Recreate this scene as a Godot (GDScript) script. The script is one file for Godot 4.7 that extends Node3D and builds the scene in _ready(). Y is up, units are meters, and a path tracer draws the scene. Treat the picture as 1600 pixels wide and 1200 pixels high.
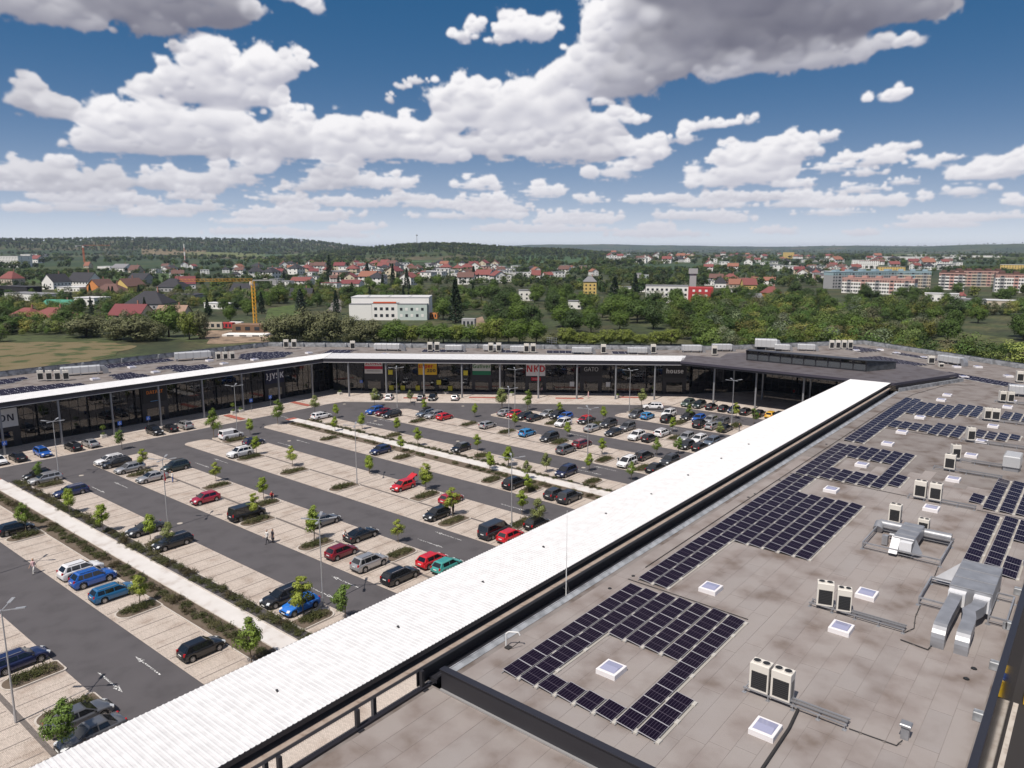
extends Node3D
# An L-shaped retail park seen from above its east wing. Site axes: s runs along the bay rows (world +x), t runs
# across them (world -z), heights are world y. All lengths in metres.

var mats := {}
var textures := {}
var taken := {}
var rng := RandomNumberGenerator.new()


func W(s: float, t: float, h := 0.0) -> Vector3:
	return Vector3(s, h, -t)


# ------------------------------------------------------------------ mesh builder
class MB:
	var v := PackedVector3Array()
	var n := PackedVector3Array()
	var c := PackedColorArray()
	var tint := Color.WHITE
	var tinted := false

	func tri(a: Vector3, b: Vector3, d: Vector3) -> void:  # counter-clockwise seen from outside
		var k := (b - a).cross(d - a).normalized()
		v.append(a)
		v.append(d)
		v.append(b)
		n.append(k)
		n.append(k)
		n.append(k)
		if tinted:
			c.append(tint)
			c.append(tint)
			c.append(tint)

	func quad(a: Vector3, b: Vector3, d: Vector3, e: Vector3) -> void:
		tri(a, b, d)
		tri(a, d, e)

	func box(at: Vector3, size: Vector3, basis := Basis()) -> void:
		var x := basis.x * size.x * 0.5
		var y := basis.y * size.y * 0.5
		var z := basis.z * size.z * 0.5
		quad(at - x - y + z, at + x - y + z, at + x + y + z, at - x + y + z)
		quad(at + x - y - z, at - x - y - z, at - x + y - z, at + x + y - z)
		quad(at + x - y + z, at + x - y - z, at + x + y - z, at + x + y + z)
		quad(at - x - y - z, at - x - y + z, at - x + y + z, at - x + y - z)
		quad(at - x + y + z, at + x + y + z, at + x + y - z, at - x + y - z)
		quad(at - x - y - z, at + x - y - z, at + x - y + z, at - x - y + z)

	func bevel_box(at: Vector3, size: Vector3, r: float, basis := Basis()) -> void:  # a box whose upper edges are chamfered
		var hx := size.x * 0.5
		var hz := size.z * 0.5
		var hy := size.y * 0.5
		var lo := []
		var mid := []
		var up := []
		for k in [[-1, 1], [1, 1], [1, -1], [-1, -1]]:
			lo.append(at + basis * Vector3(k[0] * hx, -hy, k[1] * hz))
			mid.append(at + basis * Vector3(k[0] * hx, hy - r, k[1] * hz))
			up.append(at + basis * Vector3(k[0] * (hx - r), hy, k[1] * (hz - r)))
		for k in 4:
			var j := (k + 1) % 4
			quad(lo[k], lo[j], mid[j], mid[k])
			quad(mid[k], mid[j], up[j], up[k])
		quad(up[0], up[1], up[2], up[3])
		quad(lo[3], lo[2], lo[1], lo[0])

	func bar(a: Vector3, b: Vector3, w: float, h: float) -> void:  # a beam of w by h from a to b
		var d := b - a
		var z := d.normalized()
		var x := Vector3.UP.cross(z)
		if x.length() < 0.01:
			x = Vector3.RIGHT
		x = x.normalized()
		box((a + b) * 0.5, Vector3(w, h, d.length()), Basis(x, z.cross(x), z))

	func vert(p: Vector3, k: Vector3) -> void:
		v.append(p)
		n.append(k)
		if tinted:
			c.append(tint)

	func tube(a: Vector3, b: Vector3, r0: float, r1: float, sides := 8, caps := true) -> void:
		var z := (b - a).normalized()
		var x := z.cross(Vector3.UP if absf(z.y) < 0.95 else Vector3.RIGHT).normalized()
		var y := z.cross(x)
		for k in sides:
			var p := TAU * k / sides
			var q := TAU * (k + 1) / sides
			var d0 := x * cos(p) + y * sin(p)
			var d1 := x * cos(q) + y * sin(q)
			vert(a + d0 * r0, d0)
			vert(b + d1 * r1, d1)
			vert(a + d1 * r0, d1)
			vert(a + d0 * r0, d0)
			vert(b + d0 * r1, d0)
			vert(b + d1 * r1, d1)
			if caps:
				tri(b, b + d0 * r1, b + d1 * r1)
				tri(a, a + d1 * r0, a + d0 * r0)

	func prism(poly: PackedVector2Array, h0: float, h1: float, bottom := true) -> void:  # poly in (s, t), any turning sense
		var p := poly
		if not Geometry2D.is_polygon_clockwise(p):
			p = p.duplicate()
			p.reverse()
		# clockwise for Geometry2D (y down) is counter-clockwise with t up
		var idx := Geometry2D.triangulate_polygon(p)
		for k in range(0, idx.size(), 3):
			var a := p[idx[k]]
			var b := p[idx[k + 1]]
			var d := p[idx[k + 2]]
			if (b - a).cross(d - a) < 0.0:
				var e := b
				b = d
				d = e
			tri(Vector3(a.x, h1, -a.y), Vector3(b.x, h1, -b.y), Vector3(d.x, h1, -d.y))
			if bottom:
				tri(Vector3(a.x, h0, -a.y), Vector3(d.x, h0, -d.y), Vector3(b.x, h0, -b.y))
		if h1 - h0 > 0.0001:
			var turn := 0.0
			for k in p.size():
				turn += p[k].cross(p[(k + 1) % p.size()])
			for k in p.size():
				var a := p[k]
				var b := p[(k + 1) % p.size()]
				if turn < 0.0:
					var e := a
					a = b
					b = e
				quad(Vector3(a.x, h0, -a.y), Vector3(b.x, h0, -b.y), Vector3(b.x, h1, -b.y), Vector3(a.x, h1, -a.y))

	func mesh(m: Material) -> ArrayMesh:
		var am := ArrayMesh.new()
		var arr := []
		arr.resize(Mesh.ARRAY_MAX)
		arr[Mesh.ARRAY_VERTEX] = v
		arr[Mesh.ARRAY_NORMAL] = n
		if tinted:
			arr[Mesh.ARRAY_COLOR] = c
		am.add_surface_from_arrays(Mesh.PRIMITIVE_TRIANGLES, arr)
		am.surface_set_material(0, m)
		return am


# ------------------------------------------------------------------ naming and tagging
func numbered(called: String) -> String:
	var k: int = taken.get(called, 0)
	taken[called] = k + 1
	return called if k == 0 else "%s_%03d" % [called, k]


func tag(o: Node, label: String, category: String, group := "") -> void:
	o.set_meta("label", label)
	o.set_meta("category", category)
	if group:
		o.set_meta("group", group)
	elif o.has_meta("group"):
		o.remove_meta("group")


func thing(called: String, label: String, category: String, group := "", at := Vector3.ZERO, turn := 0.0) -> Node3D:
	var o := Node3D.new()
	o.name = numbered(called)
	add_child(o, true)
	o.position = at
	o.rotation.y = turn
	tag(o, label, category, group)
	return o


func solo(called: String, mesh: Mesh, label: String, category: String, group := "", at := Vector3.ZERO, turn := 0.0) -> MeshInstance3D:
	var o := MeshInstance3D.new()
	o.name = numbered(called)
	o.mesh = mesh
	add_child(o, true)
	o.position = at
	o.rotation.y = turn
	tag(o, label, category, group)
	return o


func struct(called: String, mesh: Mesh, parent: Node = null) -> MeshInstance3D:
	var o := MeshInstance3D.new()
	o.mesh = mesh
	if parent:
		o.name = called
		parent.add_child(o, true)
	else:
		o.name = numbered(called)
		add_child(o, true)
		o.set_meta("kind", "structure")
	return o


func part(called: String, mesh: Mesh, parent: Node, at := Vector3.ZERO) -> MeshInstance3D:
	var o := MeshInstance3D.new()
	o.name = called
	o.mesh = mesh
	parent.add_child(o, true)
	o.position = at
	return o


func copy(src: Node3D, called: String, label: String, category: String, group: String, at: Vector3, turn := 0.0, size := Vector3.ONE) -> Node3D:
	var o: Node3D = src.duplicate()
	o.name = numbered(called)
	add_child(o, true)
	o.position = at
	o.rotation.y = turn
	o.scale = size
	tag(o, label, category, group)
	return o


# ------------------------------------------------------------------ materials
func mat(called: String, r: float, g: float, b: float, rough := 0.8, metal := 0.0) -> StandardMaterial3D:  # base colour in linear light
	if mats.has(called):
		return mats[called]
	var m := StandardMaterial3D.new()
	m.resource_name = called
	m.albedo_color = Color(r, g, b).linear_to_srgb()
	m.roughness = rough
	m.metallic = metal
	mats[called] = m
	return m


func noise_tex(seed_: int, freq: float, octaves: int, ramp: Array, side := 512, kind := FastNoiseLite.TYPE_SIMPLEX_SMOOTH) -> NoiseTexture2D:
	var key := str([seed_, freq, octaves, ramp, side])
	if textures.has(key):
		return textures[key]
	var f := FastNoiseLite.new()
	f.seed = seed_
	f.noise_type = kind
	f.frequency = freq
	f.fractal_octaves = octaves
	var t := NoiseTexture2D.new()
	t.width = side
	t.height = side
	t.seamless = true
	t.noise = f
	var gr := Gradient.new()
	gr.offsets = PackedFloat32Array()
	gr.colors = PackedColorArray()
	var off := PackedFloat32Array()
	var cl := PackedColorArray()
	for e in ramp:
		off.append(e[0])
		cl.append(e[1] if e[1] is Color else Color(e[1], e[1], e[1]))
	gr.offsets = off
	gr.colors = cl
	t.color_ramp = gr
	textures[key] = t
	return t


func weathered(m: StandardMaterial3D, tex: Texture2D, metres: float, tex2: Texture2D = null, metres2 := 1.0) -> StandardMaterial3D:
	m.albedo_texture = tex
	m.uv1_triplanar = true
	m.uv1_world_triplanar = true
	m.uv1_scale = Vector3.ONE / metres
	if tex2:
		m.detail_enabled = true
		m.detail_albedo = tex2
		m.detail_blend_mode = BaseMaterial3D.BLEND_MODE_MUL
		m.detail_uv_layer = BaseMaterial3D.DETAIL_UV_2
		m.uv2_triplanar = true
		m.uv2_world_triplanar = true
		m.uv2_scale = Vector3.ONE / metres2
	return m


func _ready() -> void:
	rng.seed = 17
	# camera, sky, sun, exposure
	var cam := Camera3D.new()
	cam.name = "camera"
	cam.position = Vector3(0, 36, 0)
	cam.rotation_degrees = Vector3(-10.34, 39.084, 0)
	cam.fov = 54.54
	cam.near = 0.5
	cam.far = 40000.0
	add_child(cam)
	var env := Environment.new()
	env.background_mode = Environment.BG_SKY
	var sky := Sky.new()
	var pano := PanoramaSkyMaterial.new()
	pano.panorama = build_sky()
	sky.sky_material = pano
	env.sky = sky
	env.tonemap_mode = Environment.TONE_MAPPER_LINEAR
	env.tonemap_exposure = 1.04
	env.sdfgi_enabled = true
	env.ssao_enabled = true
	env.ssil_enabled = true
	env.fog_enabled = true
	env.fog_density = 0.00004
	env.fog_light_color = Color(0.80, 0.86, 0.97)
	var we := WorldEnvironment.new()
	we.name = "world_environment"
	we.environment = env
	add_child(we)
	var sun := DirectionalLight3D.new()
	sun.name = "sun"
	sun.light_energy = 1.5
	sun.light_color = Color(1.0, 0.965, 0.92)
	sun.light_angular_distance = 0.5
	sun.shadow_enabled = true
	add_child(sun)
	sun.look_at_from_position(Vector3(0, 100, 0), Vector3(0, 100, 0) + Vector3(-0.06, -1.0, -0.63), Vector3.UP)
	# the place
	build_land()
	build_lot()
	build_mall()
	build_roof_things()
	build_lamps()
	build_town()
	build_cars()
	build_plants()
	build_people()


# ------------------------------------------------------------------ what stands where
const ISLANDS := [
	[-68.42, 17.05, 21.5, -1, "0|0"],
	[-60.74, 17.05, 21.5, -1, "1|0"],
	[-104.26, 28.5, 32.5, -1, "0|1"],
	[-73.54, 28.5, 32.5, -1, "1|1"],
	[-124.74, 38.6, 42.6, 1, "0|2"],
	[-88.9, 38.6, 42.6, 1, "1|2"],
	[-58.18, 38.6, 42.6, 1, "2|2"],
	[-119.62, 49.85, 54.3, -1, "0|3"],
	[-86.34, 49.85, 54.3, -1, "1|3"],
	[-73.54, 49.85, 54.3, -1, "2|3"],
	[-104.26, 54.5, 58.85, 1, "0|4"],
	[-91.46, 54.5, 58.85, 1, "1|4"],
	[-63.3, 54.5, 58.85, 1, "2|4"],
	[-114.5, 66.15, 70.9, -1, "0|5"],
	[-101.7, 66.15, 70.9, -1, "1|5"],
	[-88.9, 66.15, 70.9, -1, "2|5"],
	[-65.86, 66.15, 70.9, -1, "3|5"],
	[-127.3, 71.1, 76.05, 1, "0|6"],
	[-76.1, 71.1, 76.05, 1, "1|6"],
	[-58.18, 71.1, 76.05, 1, "2|6"],
	[-114.5, 83.4, 87.4, -1, "0|7"],
	[-94.02, 83.4, 87.4, -1, "1|7"],
	[-73.54, 83.4, 87.4, -1, "2|7"],
	[-65.86, 83.4, 87.4, -1, "3|7"],
	[-106.82, 93, 96.7, 1, "0|8"],
	[-83.78, 93, 96.7, 1, "1|8"],
	[-60.74, 93, 96.7, 1, "2|8"],
	[-111.94, 103.95, 108.5, -1, "0|9"],
	[-65.86, 103.95, 108.5, -1, "1|9"],
	[-58.18, 103.95, 108.5, -1, "2|9"],
	[-101.7, 108.7, 113.45, 1, "0|10"],
	[-91.46, 108.7, 113.45, 1, "1|10"],
	[-78.66, 108.7, 113.45, 1, "2|10"],
	[-88.9, 120.55, 125.3, -1, "0|11"],
	[-81.22, 125.5, 129.85, 1, "0|12"],
	[-63.3, 125.5, 129.85, 1, "1|12"],
	[-68.42, 137.15, 141.7, -1, "0|13"],
	[-81.22, 141.9, 146.25, 1, "0|14"],
	[-58.18, 141.9, 146.25, 1, "1|14"],
]
const CARS := [
	[-71.14, 19.2, 90, "wagon", "navy", "dark blue estate car|0|0", ""],
	[-58.41, 19.2, 90, "sedan", "grey", "grey saloon car|1|0", ""],
	[-55.58, 18.9, -90, "sedan", "grey", "grey saloon car|2|0", ""],
	[-106.74, 30.3, 90, "hatch", "black", "black hatchback|0|1", ""],
	[-86.69, 30.3, 90, "suv", "white", "white SUV|1|1", ""],
	[-83.47, 30.3, 90, "suv", "blue", "blue SUV|2|1", ""],
	[-78.31, 30.3, 90, "wagon", "teal blue", "blue estate car|3|1", ""],
	[-60.64, 30.3, 90, "hatch", "black", "black hatchback|4|1", ""],
	[-130.12, 40.8, -90, "hatch", "black", "black hatchback|0|2", ""],
	[-127, 40.8, -90, "wagon", "silver", "silver estate car|1|2", ""],
	[-117.22, 40.8, -90, "wagon", "navy", "dark blue estate car|2|2", ""],
	[-93.67, 40.8, -90, "sedan", "dark grey", "dark grey saloon car|3|2", ""],
	[-86.69, 40.8, -90, "wagon", "black", "black estate car|4|2", ""],
	[-63.65, 40.8, -90, "wagon", "black", "black estate car|5|2", ""],
	[-60.71, 40.8, -90, "hatch", "bright blue", "vivid blue hatchback|6|2", ""],
	[-130.05, 51.7, -90, "wagon", "white", "white estate car|0|3", ""],
	[-127.47, 51.7, -90, "wagon", "black", "black estate car|1|3", ""],
	[-122.53, 51.7, -90, "wagon", "silver", "silver estate car|2|3", ""],
	[-114.85, 51.7, -90, "sedan", "silver", "silver saloon car with door open|3|3", "door"],
	[-98.84, 51.7, -90, "hatch", "crimson", "crimson hatchback|4|3", ""],
	[-88.55, 52, 90, "van", "black", "black van|5|3", ""],
	[-68.3, 52, 90, "hatch", "dark red", "dark red hatchback|6|3", ""],
	[-63.26, 52, 90, "suv", "silver", "silver SUV|7|3", ""],
	[-58.06, 52, 90, "wagon", "black", "black estate car|8|3", ""],
	[-117.41, 56.75, -90, "mpv", "dark green", "dark green people carrier|0|4", ""],
	[-78.43, 57.05, 90, "wagon", "grey", "grey estate car|1|4", ""],
	[-70.76, 57.05, 90, "coupe", "black", "black coupe|2|4", ""],
	[-58.23, 57.05, 90, "hatch", "red", "red hatchback|3|4", ""],
	[-55.81, 57.05, 90, "hatch", "turquoise", "turquoise hatchback|4|4", ""],
	[-116.95, 68.15, -90, "suv", "white", "white SUV|0|5", ""],
	[-68.49, 68.15, -90, "hatch", "black", "black hatchback|1|5", ""],
	[-58.4, 68.45, 90, "van", "dark grey", "dark grey van|2|5", ""],
	[-55.81, 68.45, 90, "hatch", "red", "red hatchback|3|5", ""],
	[-129.65, 73.95, 90, "panel_van", "white", "white panel van|0|6", ""],
	[-121.87, 73.95, 90, "hatch", "dark blue", "dark blue hatchback|1|6", ""],
	[-81.15, 73.65, -90, "hatch", "red", "red hatchback with tailgate raised|2|6", "tailgate"],
	[-71.33, 73.95, 90, "hatch", "crimson", "crimson hatchback|3|6", ""],
	[-55.86, 73.95, 90, "hatch", "black", "black hatchback|4|6", ""],
	[-99.16, 84.9, -90, "hatch", "navy", "dark blue hatchback|0|7", ""],
	[-68.66, 85.2, 90, "suv", "black", "black SUV|1|7", ""],
	[-61.09, 85.2, 90, "hatch", "dark grey", "dark grey hatchback|2|7", ""],
	[-58.52, 85.2, 90, "suv", "dark grey", "dark grey SUV|3|7", ""],
	[-130.14, 95.35, 90, "wagon", "white", "white estate car|0|8", ""],
	[-89.12, 95.05, -90, "hatch", "black", "black hatchback|1|8", ""],
	[-66, 95.05, -90, "mpv", "dark blue", "dark blue people carrier|2|8", ""],
	[-124.97, 105.85, -90, "suv", "blue", "blue SUV|0|9", ""],
	[-122.35, 105.85, -90, "hatch", "dark red", "dark red hatchback|1|9", ""],
	[-119.52, 105.85, -90, "wagon", "black", "black estate car|2|9", ""],
	[-73.77, 106.15, 90, "mpv", "grey", "grey people carrier|3|9", ""],
	[-61.09, 105.85, -90, "mpv", "white", "white people carrier with door open|4|9", "door"],
	[-55.88, 106.15, 90, "sedan", "black", "black saloon car|5|9", ""],
	[-114.61, 111.15, -90, "wagon", "blue grey", "pale grey estate car with roof box|0|10", "box"],
	[-111.92, 111.15, -90, "wagon", "silver", "silver estate car|1|10", ""],
	[-109.03, 111.45, 90, "hatch", "red", "red hatchback|2|10", ""],
	[-96.93, 111.45, 90, "hatch", "silver", "silver hatchback|3|10", ""],
	[-86.69, 111.45, 90, "hatch", "sky blue", "light blue hatchback|4|10", ""],
	[-81.11, 111.15, -90, "mpv", "dark grey", "dark grey people carrier|5|10", ""],
	[-73.89, 111.45, 90, "wagon", "dark red", "dark red estate car|6|10", ""],
	[-61.01, 111.45, 90, "wagon", "black", "black estate car|7|10", ""],
	[-55.97, 111.15, -90, "suv", "dark grey", "dark grey SUV|8|10", ""],
	[-101.46, 122.85, 90, "sedan", "silver", "silver saloon car|0|11", ""],
	[-99.03, 122.55, -90, "hatch", "red", "red hatchback|1|11", ""],
	[-96.23, 122.55, -90, "wagon", "black", "black estate car|2|11", ""],
	[-93.67, 122.85, 90, "sedan", "black", "black saloon car|3|11", ""],
	[-85.99, 122.55, -90, "mpv", "white", "white people carrier|4|11", ""],
	[-79.01, 122.85, 90, "sedan", "silver", "silver saloon car|5|11", ""],
	[-73.89, 122.55, -90, "sedan", "black", "black saloon car|6|11", ""],
	[-68.77, 122.55, -90, "suv", "white", "white SUV|7|11", ""],
	[-66.21, 122.85, 90, "hatch", "black", "black hatchback|8|11", ""],
	[-58.41, 122.55, -90, "hatch", "black", "black hatchback|9|11", ""],
	[-55.95, 122.85, 90, "hatch", "black", "black hatchback|10|11", ""],
	[-93.74, 127.75, -90, "sedan", "silver", "silver saloon car|0|12", ""],
	[-91.11, 127.75, -90, "suv", "black", "black SUV|1|12", ""],
	[-89.08, 127.75, -90, "hatch", "blue", "blue hatchback|2|12", ""],
	[-84.13, 127.75, -90, "hatch", "red", "red hatchback|3|12", ""],
	[-83.67, 127.75, -90, "coupe", "black", "black coupe|4|12", ""],
	[-78.31, 127.75, -90, "suv", "dark grey", "dark grey SUV|5|12", ""],
	[-73.89, 127.75, -90, "mpv", "grey", "grey people carrier|6|12", ""],
	[-66.21, 128.05, 90, "wagon", "white", "white estate car with roof bars|7|12", "taxi"],
	[-61.07, 127.75, -90, "wagon", "silver", "silver estate car|8|12", ""],
	[-58.53, 127.75, -90, "wagon", "white", "white estate car|9|12", ""],
	[-55.97, 127.75, -90, "wagon", "blue grey", "pale grey estate car|10|12", ""],
	[-78.31, 139.05, -90, "mpv", "grey", "grey people carrier|0|13", ""],
	[-75.75, 139.35, 90, "hatch", "sky blue", "light blue hatchback|1|13", ""],
	[-70.87, 139.35, 90, "suv", "black", "black SUV|2|13", ""],
	[-63.65, 139.35, 90, "suv", "black", "black SUV|3|13", ""],
	[-61.09, 139.35, 90, "hatch", "silver", "silver hatchback|4|13", ""],
	[-58.31, 139.35, 90, "sedan", "black", "black saloon car|5|13", ""],
	[-73.19, 144.15, -90, "suv", "white", "white SUV|0|14", ""],
	[-68.77, 144.15, -90, "wagon", "black", "black estate car|1|14", ""],
	[-66.21, 144.15, -90, "hatch", "blue", "blue hatchback|2|14", ""],
	[-63.65, 144.15, -90, "wagon", "silver", "silver estate car|3|14", ""],
	[-61.09, 144.15, -90, "wagon", "grey", "grey estate car|4|14", ""],
	[-144.3, 39.7, 0, "hatch", "white", "white hatchback, first from the left along the west wing shop front", ""],
	[-144.3, 42.58, 180, "sedan", "black", "black saloon car, second from the left along the west wing shop front", ""],
	[-144.3, 46.41, 0, "wagon", "blue", "blue estate car, third from the left along the west wing shop front", ""],
	[-144.3, 51.38, 180, "wagon", "black", "black estate car, fourth from the left along the west wing shop front", ""],
	[-144.3, 54.32, 180, "sedan", "silver", "silver saloon car, fifth from the left along the west wing shop front", ""],
	[-144.3, 66.24, 0, "suv", "black", "black SUV, sixth from the left along the west wing shop front", ""],
	[-144.3, 69.34, 180, "hatch", "black", "black hatchback, seventh from the left along the west wing shop front", ""],
	[-144.3, 72.3, 180, "suv", "silver", "silver SUV, eighth from the left along the west wing shop front", ""],
	[-136.8, 117, 126, "hatch", "dark green", "dark green hatchback, first from the left on the forecourt of the middle wing", ""],
	[-134.3, 118.3, 126, "hatch", "white", "white hatchback, second from the left on the forecourt of the middle wing", ""],
	[-127.9, 122.7, 126, "hatch", "grey", "grey hatchback, third from the left on the forecourt of the middle wing", ""],
	[-125.7, 124.5, -54, "mpv", "black", "black people carrier, fourth from the left on the forecourt of the middle wing", ""],
	[-121.5, 127.9, 126, "hatch", "silver", "silver hatchback, fifth from the left on the forecourt of the middle wing", ""],
	[-74.87, 156.9, -90, "suv", "green", "grey-green SUV, first from the left in the bays before the entrance hall", ""],
	[-72.1, 156.9, -90, "suv", "dark green", "dark green SUV, second from the left in the bays before the entrance hall", ""],
	[-69.08, 156.9, 90, "hatch", "black", "black hatchback, third from the left in the bays before the entrance hall", ""],
	[-66.12, 156.9, 90, "hatch", "black", "black hatchback, fourth from the left in the bays before the entrance hall", ""],
	[-63.83, 156.9, -90, "hatch", "navy", "navy hatchback, fifth from the left in the bays before the entrance hall", ""],
	[-61.03, 156.9, 90, "wagon", "black", "black estate car, sixth from the left in the bays before the entrance hall", ""],
	[-58.01, 156.9, 90, "hatch", "black", "black hatchback, seventh from the left in the bays before the entrance hall", ""],
	[-55.49, 156.9, 90, "hatch", "yellow", "yellow hatchback, eighth from the left in the bays before the entrance hall", ""],
	[-53.96, 156.9, -90, "hatch", "black", "black hatchback, ninth from the left in the bays before the entrance hall", ""],
	[-79.66, 148.91, 216, "wagon", "white", "white estate car driving along the lane below the middle wing", ""],
]
const YOUNG := [
	[-137.3, 56.9, 3.9, 3, "0|16"],
	[-135.4, 97.5, 4.2, 5, "1|16"],
	[-132.7, 86.3, 5.4, 1, "0|7"],
	[-132.2, 71.8, 6, 1, "0|6"],
	[-130.8, 110.6, 4.4, 5, "0|10"],
	[-129, 77.6, 3.5, 0, "1|6"],
	[-128.6, 40.7, 3.2, 3, "0|2"],
	[-128.2, 97.6, 3.2, 0, "0|8"],
	[-127, 118.5, 3.2, 5, "0|11"],
	[-122.2, 53.8, 3.6, 2, "0|3"],
	[-118.6, 90, 3.2, 0, "1|7"],
	[-117.1, 113.2, 3.2, 0, "1|10"],
	[-115.7, 94.5, 3.6, 0, "1|8"],
	[-115.4, 70.4, 3.6, 0, "0|5"],
	[-109, 37.5, 3.8, 0, "1|2"],
	[-107.7, 96.7, 3.4, 0, "2|8"],
	[-106.5, 57.7, 3.3, 2, "0|4"],
	[-105.9, 126.8, 5, 1, "0|12"],
	[-105.8, 31.1, 4.1, 1, "0|1"],
	[-105.4, 117.1, 3.2, 0, "1|11"],
	[-105, 125.7, 5.4, 5, "1|12"],
	[-104.4, 70.2, 3.7, 2, "1|5"],
	[-100.5, 129.3, 4.9, 1, "2|12"],
	[-97.9, 37.3, 4.1, 0, "2|2"],
	[-97.5, 92.4, 3.8, 0, "3|8"],
	[-97, 87.7, 3.2, 0, "2|7"],
	[-93.3, 57.6, 3.6, 0, "1|4"],
	[-92.8, 115.1, 3.2, 0, "2|10"],
	[-91.9, 129.6, 3.2, 0, "3|12"],
	[-91.5, 75.8, 3.2, 0, "2|6"],
	[-91, 75.5, 3.2, 0, "3|6"],
	[-90.8, 40, 3.6, 0, "3|2"],
	[-87.7, 52.7, 3.6, 2, "1|3"],
	[-87.2, 40.6, 3.2, 5, "4|2"],
	[-86.8, 96.9, 3.3, 0, "4|8"],
	[-82.7, 149.1, 4.4, 5, "0|17"],
	[-82, 131.6, 3.3, 0, "4|12"],
	[-80, 115.4, 3.2, 0, "3|10"],
	[-78.2, 75.6, 4.4, 2, "4|6"],
	[-77.9, 75.3, 3.2, 0, "5|6"],
	[-77.6, 89.7, 3.2, 0, "3|7"],
	[-76.6, 93.4, 3.5, 0, "5|8"],
	[-76.6, 88.6, 3.2, 0, "4|7"],
	[-76.1, 92.7, 3.7, 0, "6|8"],
	[-74.6, 52.7, 4.7, 4, "2|3"],
	[-74.4, 31.1, 3.4, 2, "1|1"],
	[-69.3, 89.2, 3.2, 5, "5|7"],
	[-69.2, 94.2, 3.4, 5, "7|8"],
	[-68.8, 144.9, 3.2, 1, "0|14"],
	[-67.9, 108.8, 3.3, 0, "4|10"],
	[-67.2, 69.9, 4.3, 2, "2|5"],
	[-66, 131.9, 3.2, 0, "5|12"],
	[-66, 58.9, 3.2, 2, "2|4"],
	[-65.2, 83.9, 3.2, 0, "6|7"],
	[-64.3, 99.3, 3.2, 0, "8|8"],
	[-61, 151.3, 3.6, 2, "0|15"],
	[-60.4, 76.5, 3.6, 0, "6|6"],
	[-60.2, 114.6, 3.4, 1, "5|10"],
	[-59, 40, 4.6, 2, "5|2"],
	[-57.8, 118, 3.2, 3, "2|11"],
	[-57, 133.5, 3.2, 5, "6|12"],
	[-56.5, 99.4, 3.2, 1, "9|8"],
	[-55.7, 32.2, 4.6, 1, "2|1"],
	[-55.7, 74.1, 4, 5, "7|6"],
	[-55.7, 147.7, 3.7, 3, "1|14"],
	[-55.6, 17, 4.4, 3, "0|0"],
	[-55.3, 42.2, 4.1, 3, "6|2"],
]
const LAMPS := [
	[-62.3, 16.1, "four-armed lamp post at the bottom left corner by the shrub island"],
	[-92.9, 43.3, "lamp post beside the nearest path row, its shadow across the lane"],
	[-59.6, 42.8, "nearest lamp post, standing before the white canopy edge"],
	[-88.4, 70.8, "lamp post at the shrub island in the second double row"],
	[-127.4, 42.9, "lamp post by the grey estate at the west end of the nearest path"],
	[-133.3, 77.4, "lamp post beside the white panel van"],
	[-89.4, 109.1, "lamp post beside the light blue hatchback"],
	[-58.6, 72.1, "lamp post beside the red hatchback at the canopy edge"],
	[-82.4, 143.1, "lamp post on the tip of the last double row"],
	[-67.5, 103.6, "lamp post beside the white people carrier"],
	[-59.4, 145.2, "lamp post at the east end of the last double row"],
	[-103.1, 128, "lamp post on the tip island below the big red sign"],
	[-125.2, 112.6, "lamp post behind the blue SUV at the tip island"],
	[-94.2, 22.9, "lamp post just outside the left edge, its shadow on the lane"],
]
const ARROWS := [
	[-116.8, 44.4, 1],
	[-116.4, 47.6, -1],
	[-62.4, 26.3, -1],
	[-62.5, 23.1, 1],
	[-62.4, 47.8, -1],
	[-62.5, 44.6, 1],
	[-116.7, 64.4, -1],
	[-117, 61.1, 1],
	[-62.8, 64.5, -1],
	[-63, 61.4, 1],
	[-117.9, 77.8, 1],
	[-116.9, 81.1, -1],
	[-79.6, 118.1, -1],
	[-64.1, 98.9, 1],
	[-62.9, 102.2, -1],
	[-63.2, 78, 1],
	[-117.6, 99.2, 1],
	[-118.1, 102.7, -1],
	[-65.8, 135.1, -1],
	[-139, 91.3, -1],
	[-135.1, 90.9, 1],
	[-117.3, 99.6, 1],
]
const MANHOLES := [
	[-126.5, 45.8],
	[-93.6, 45.2],
	[-119.3, 79.8],
	[-138.4, 108],
	[-119.4, 101.1],
	[-115.3, 123.9],
	[-94.3, 99.8],
	[-93.3, 139],
	[-85.2, 117.8],
	[-66.2, 100.4],
	[-77.6, 150.6],
]
const ANCHORS := [
	[-36.9, 22.9],
	[-37, 32.8],
	[-37.1, 42],
	[-37.6, 50.8],
	[-37.8, 61.6],
	[-37.2, 69.9],
	[-37.2, 78.8],
	[-37.1, 88],
	[-37.1, 97],
]
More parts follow.
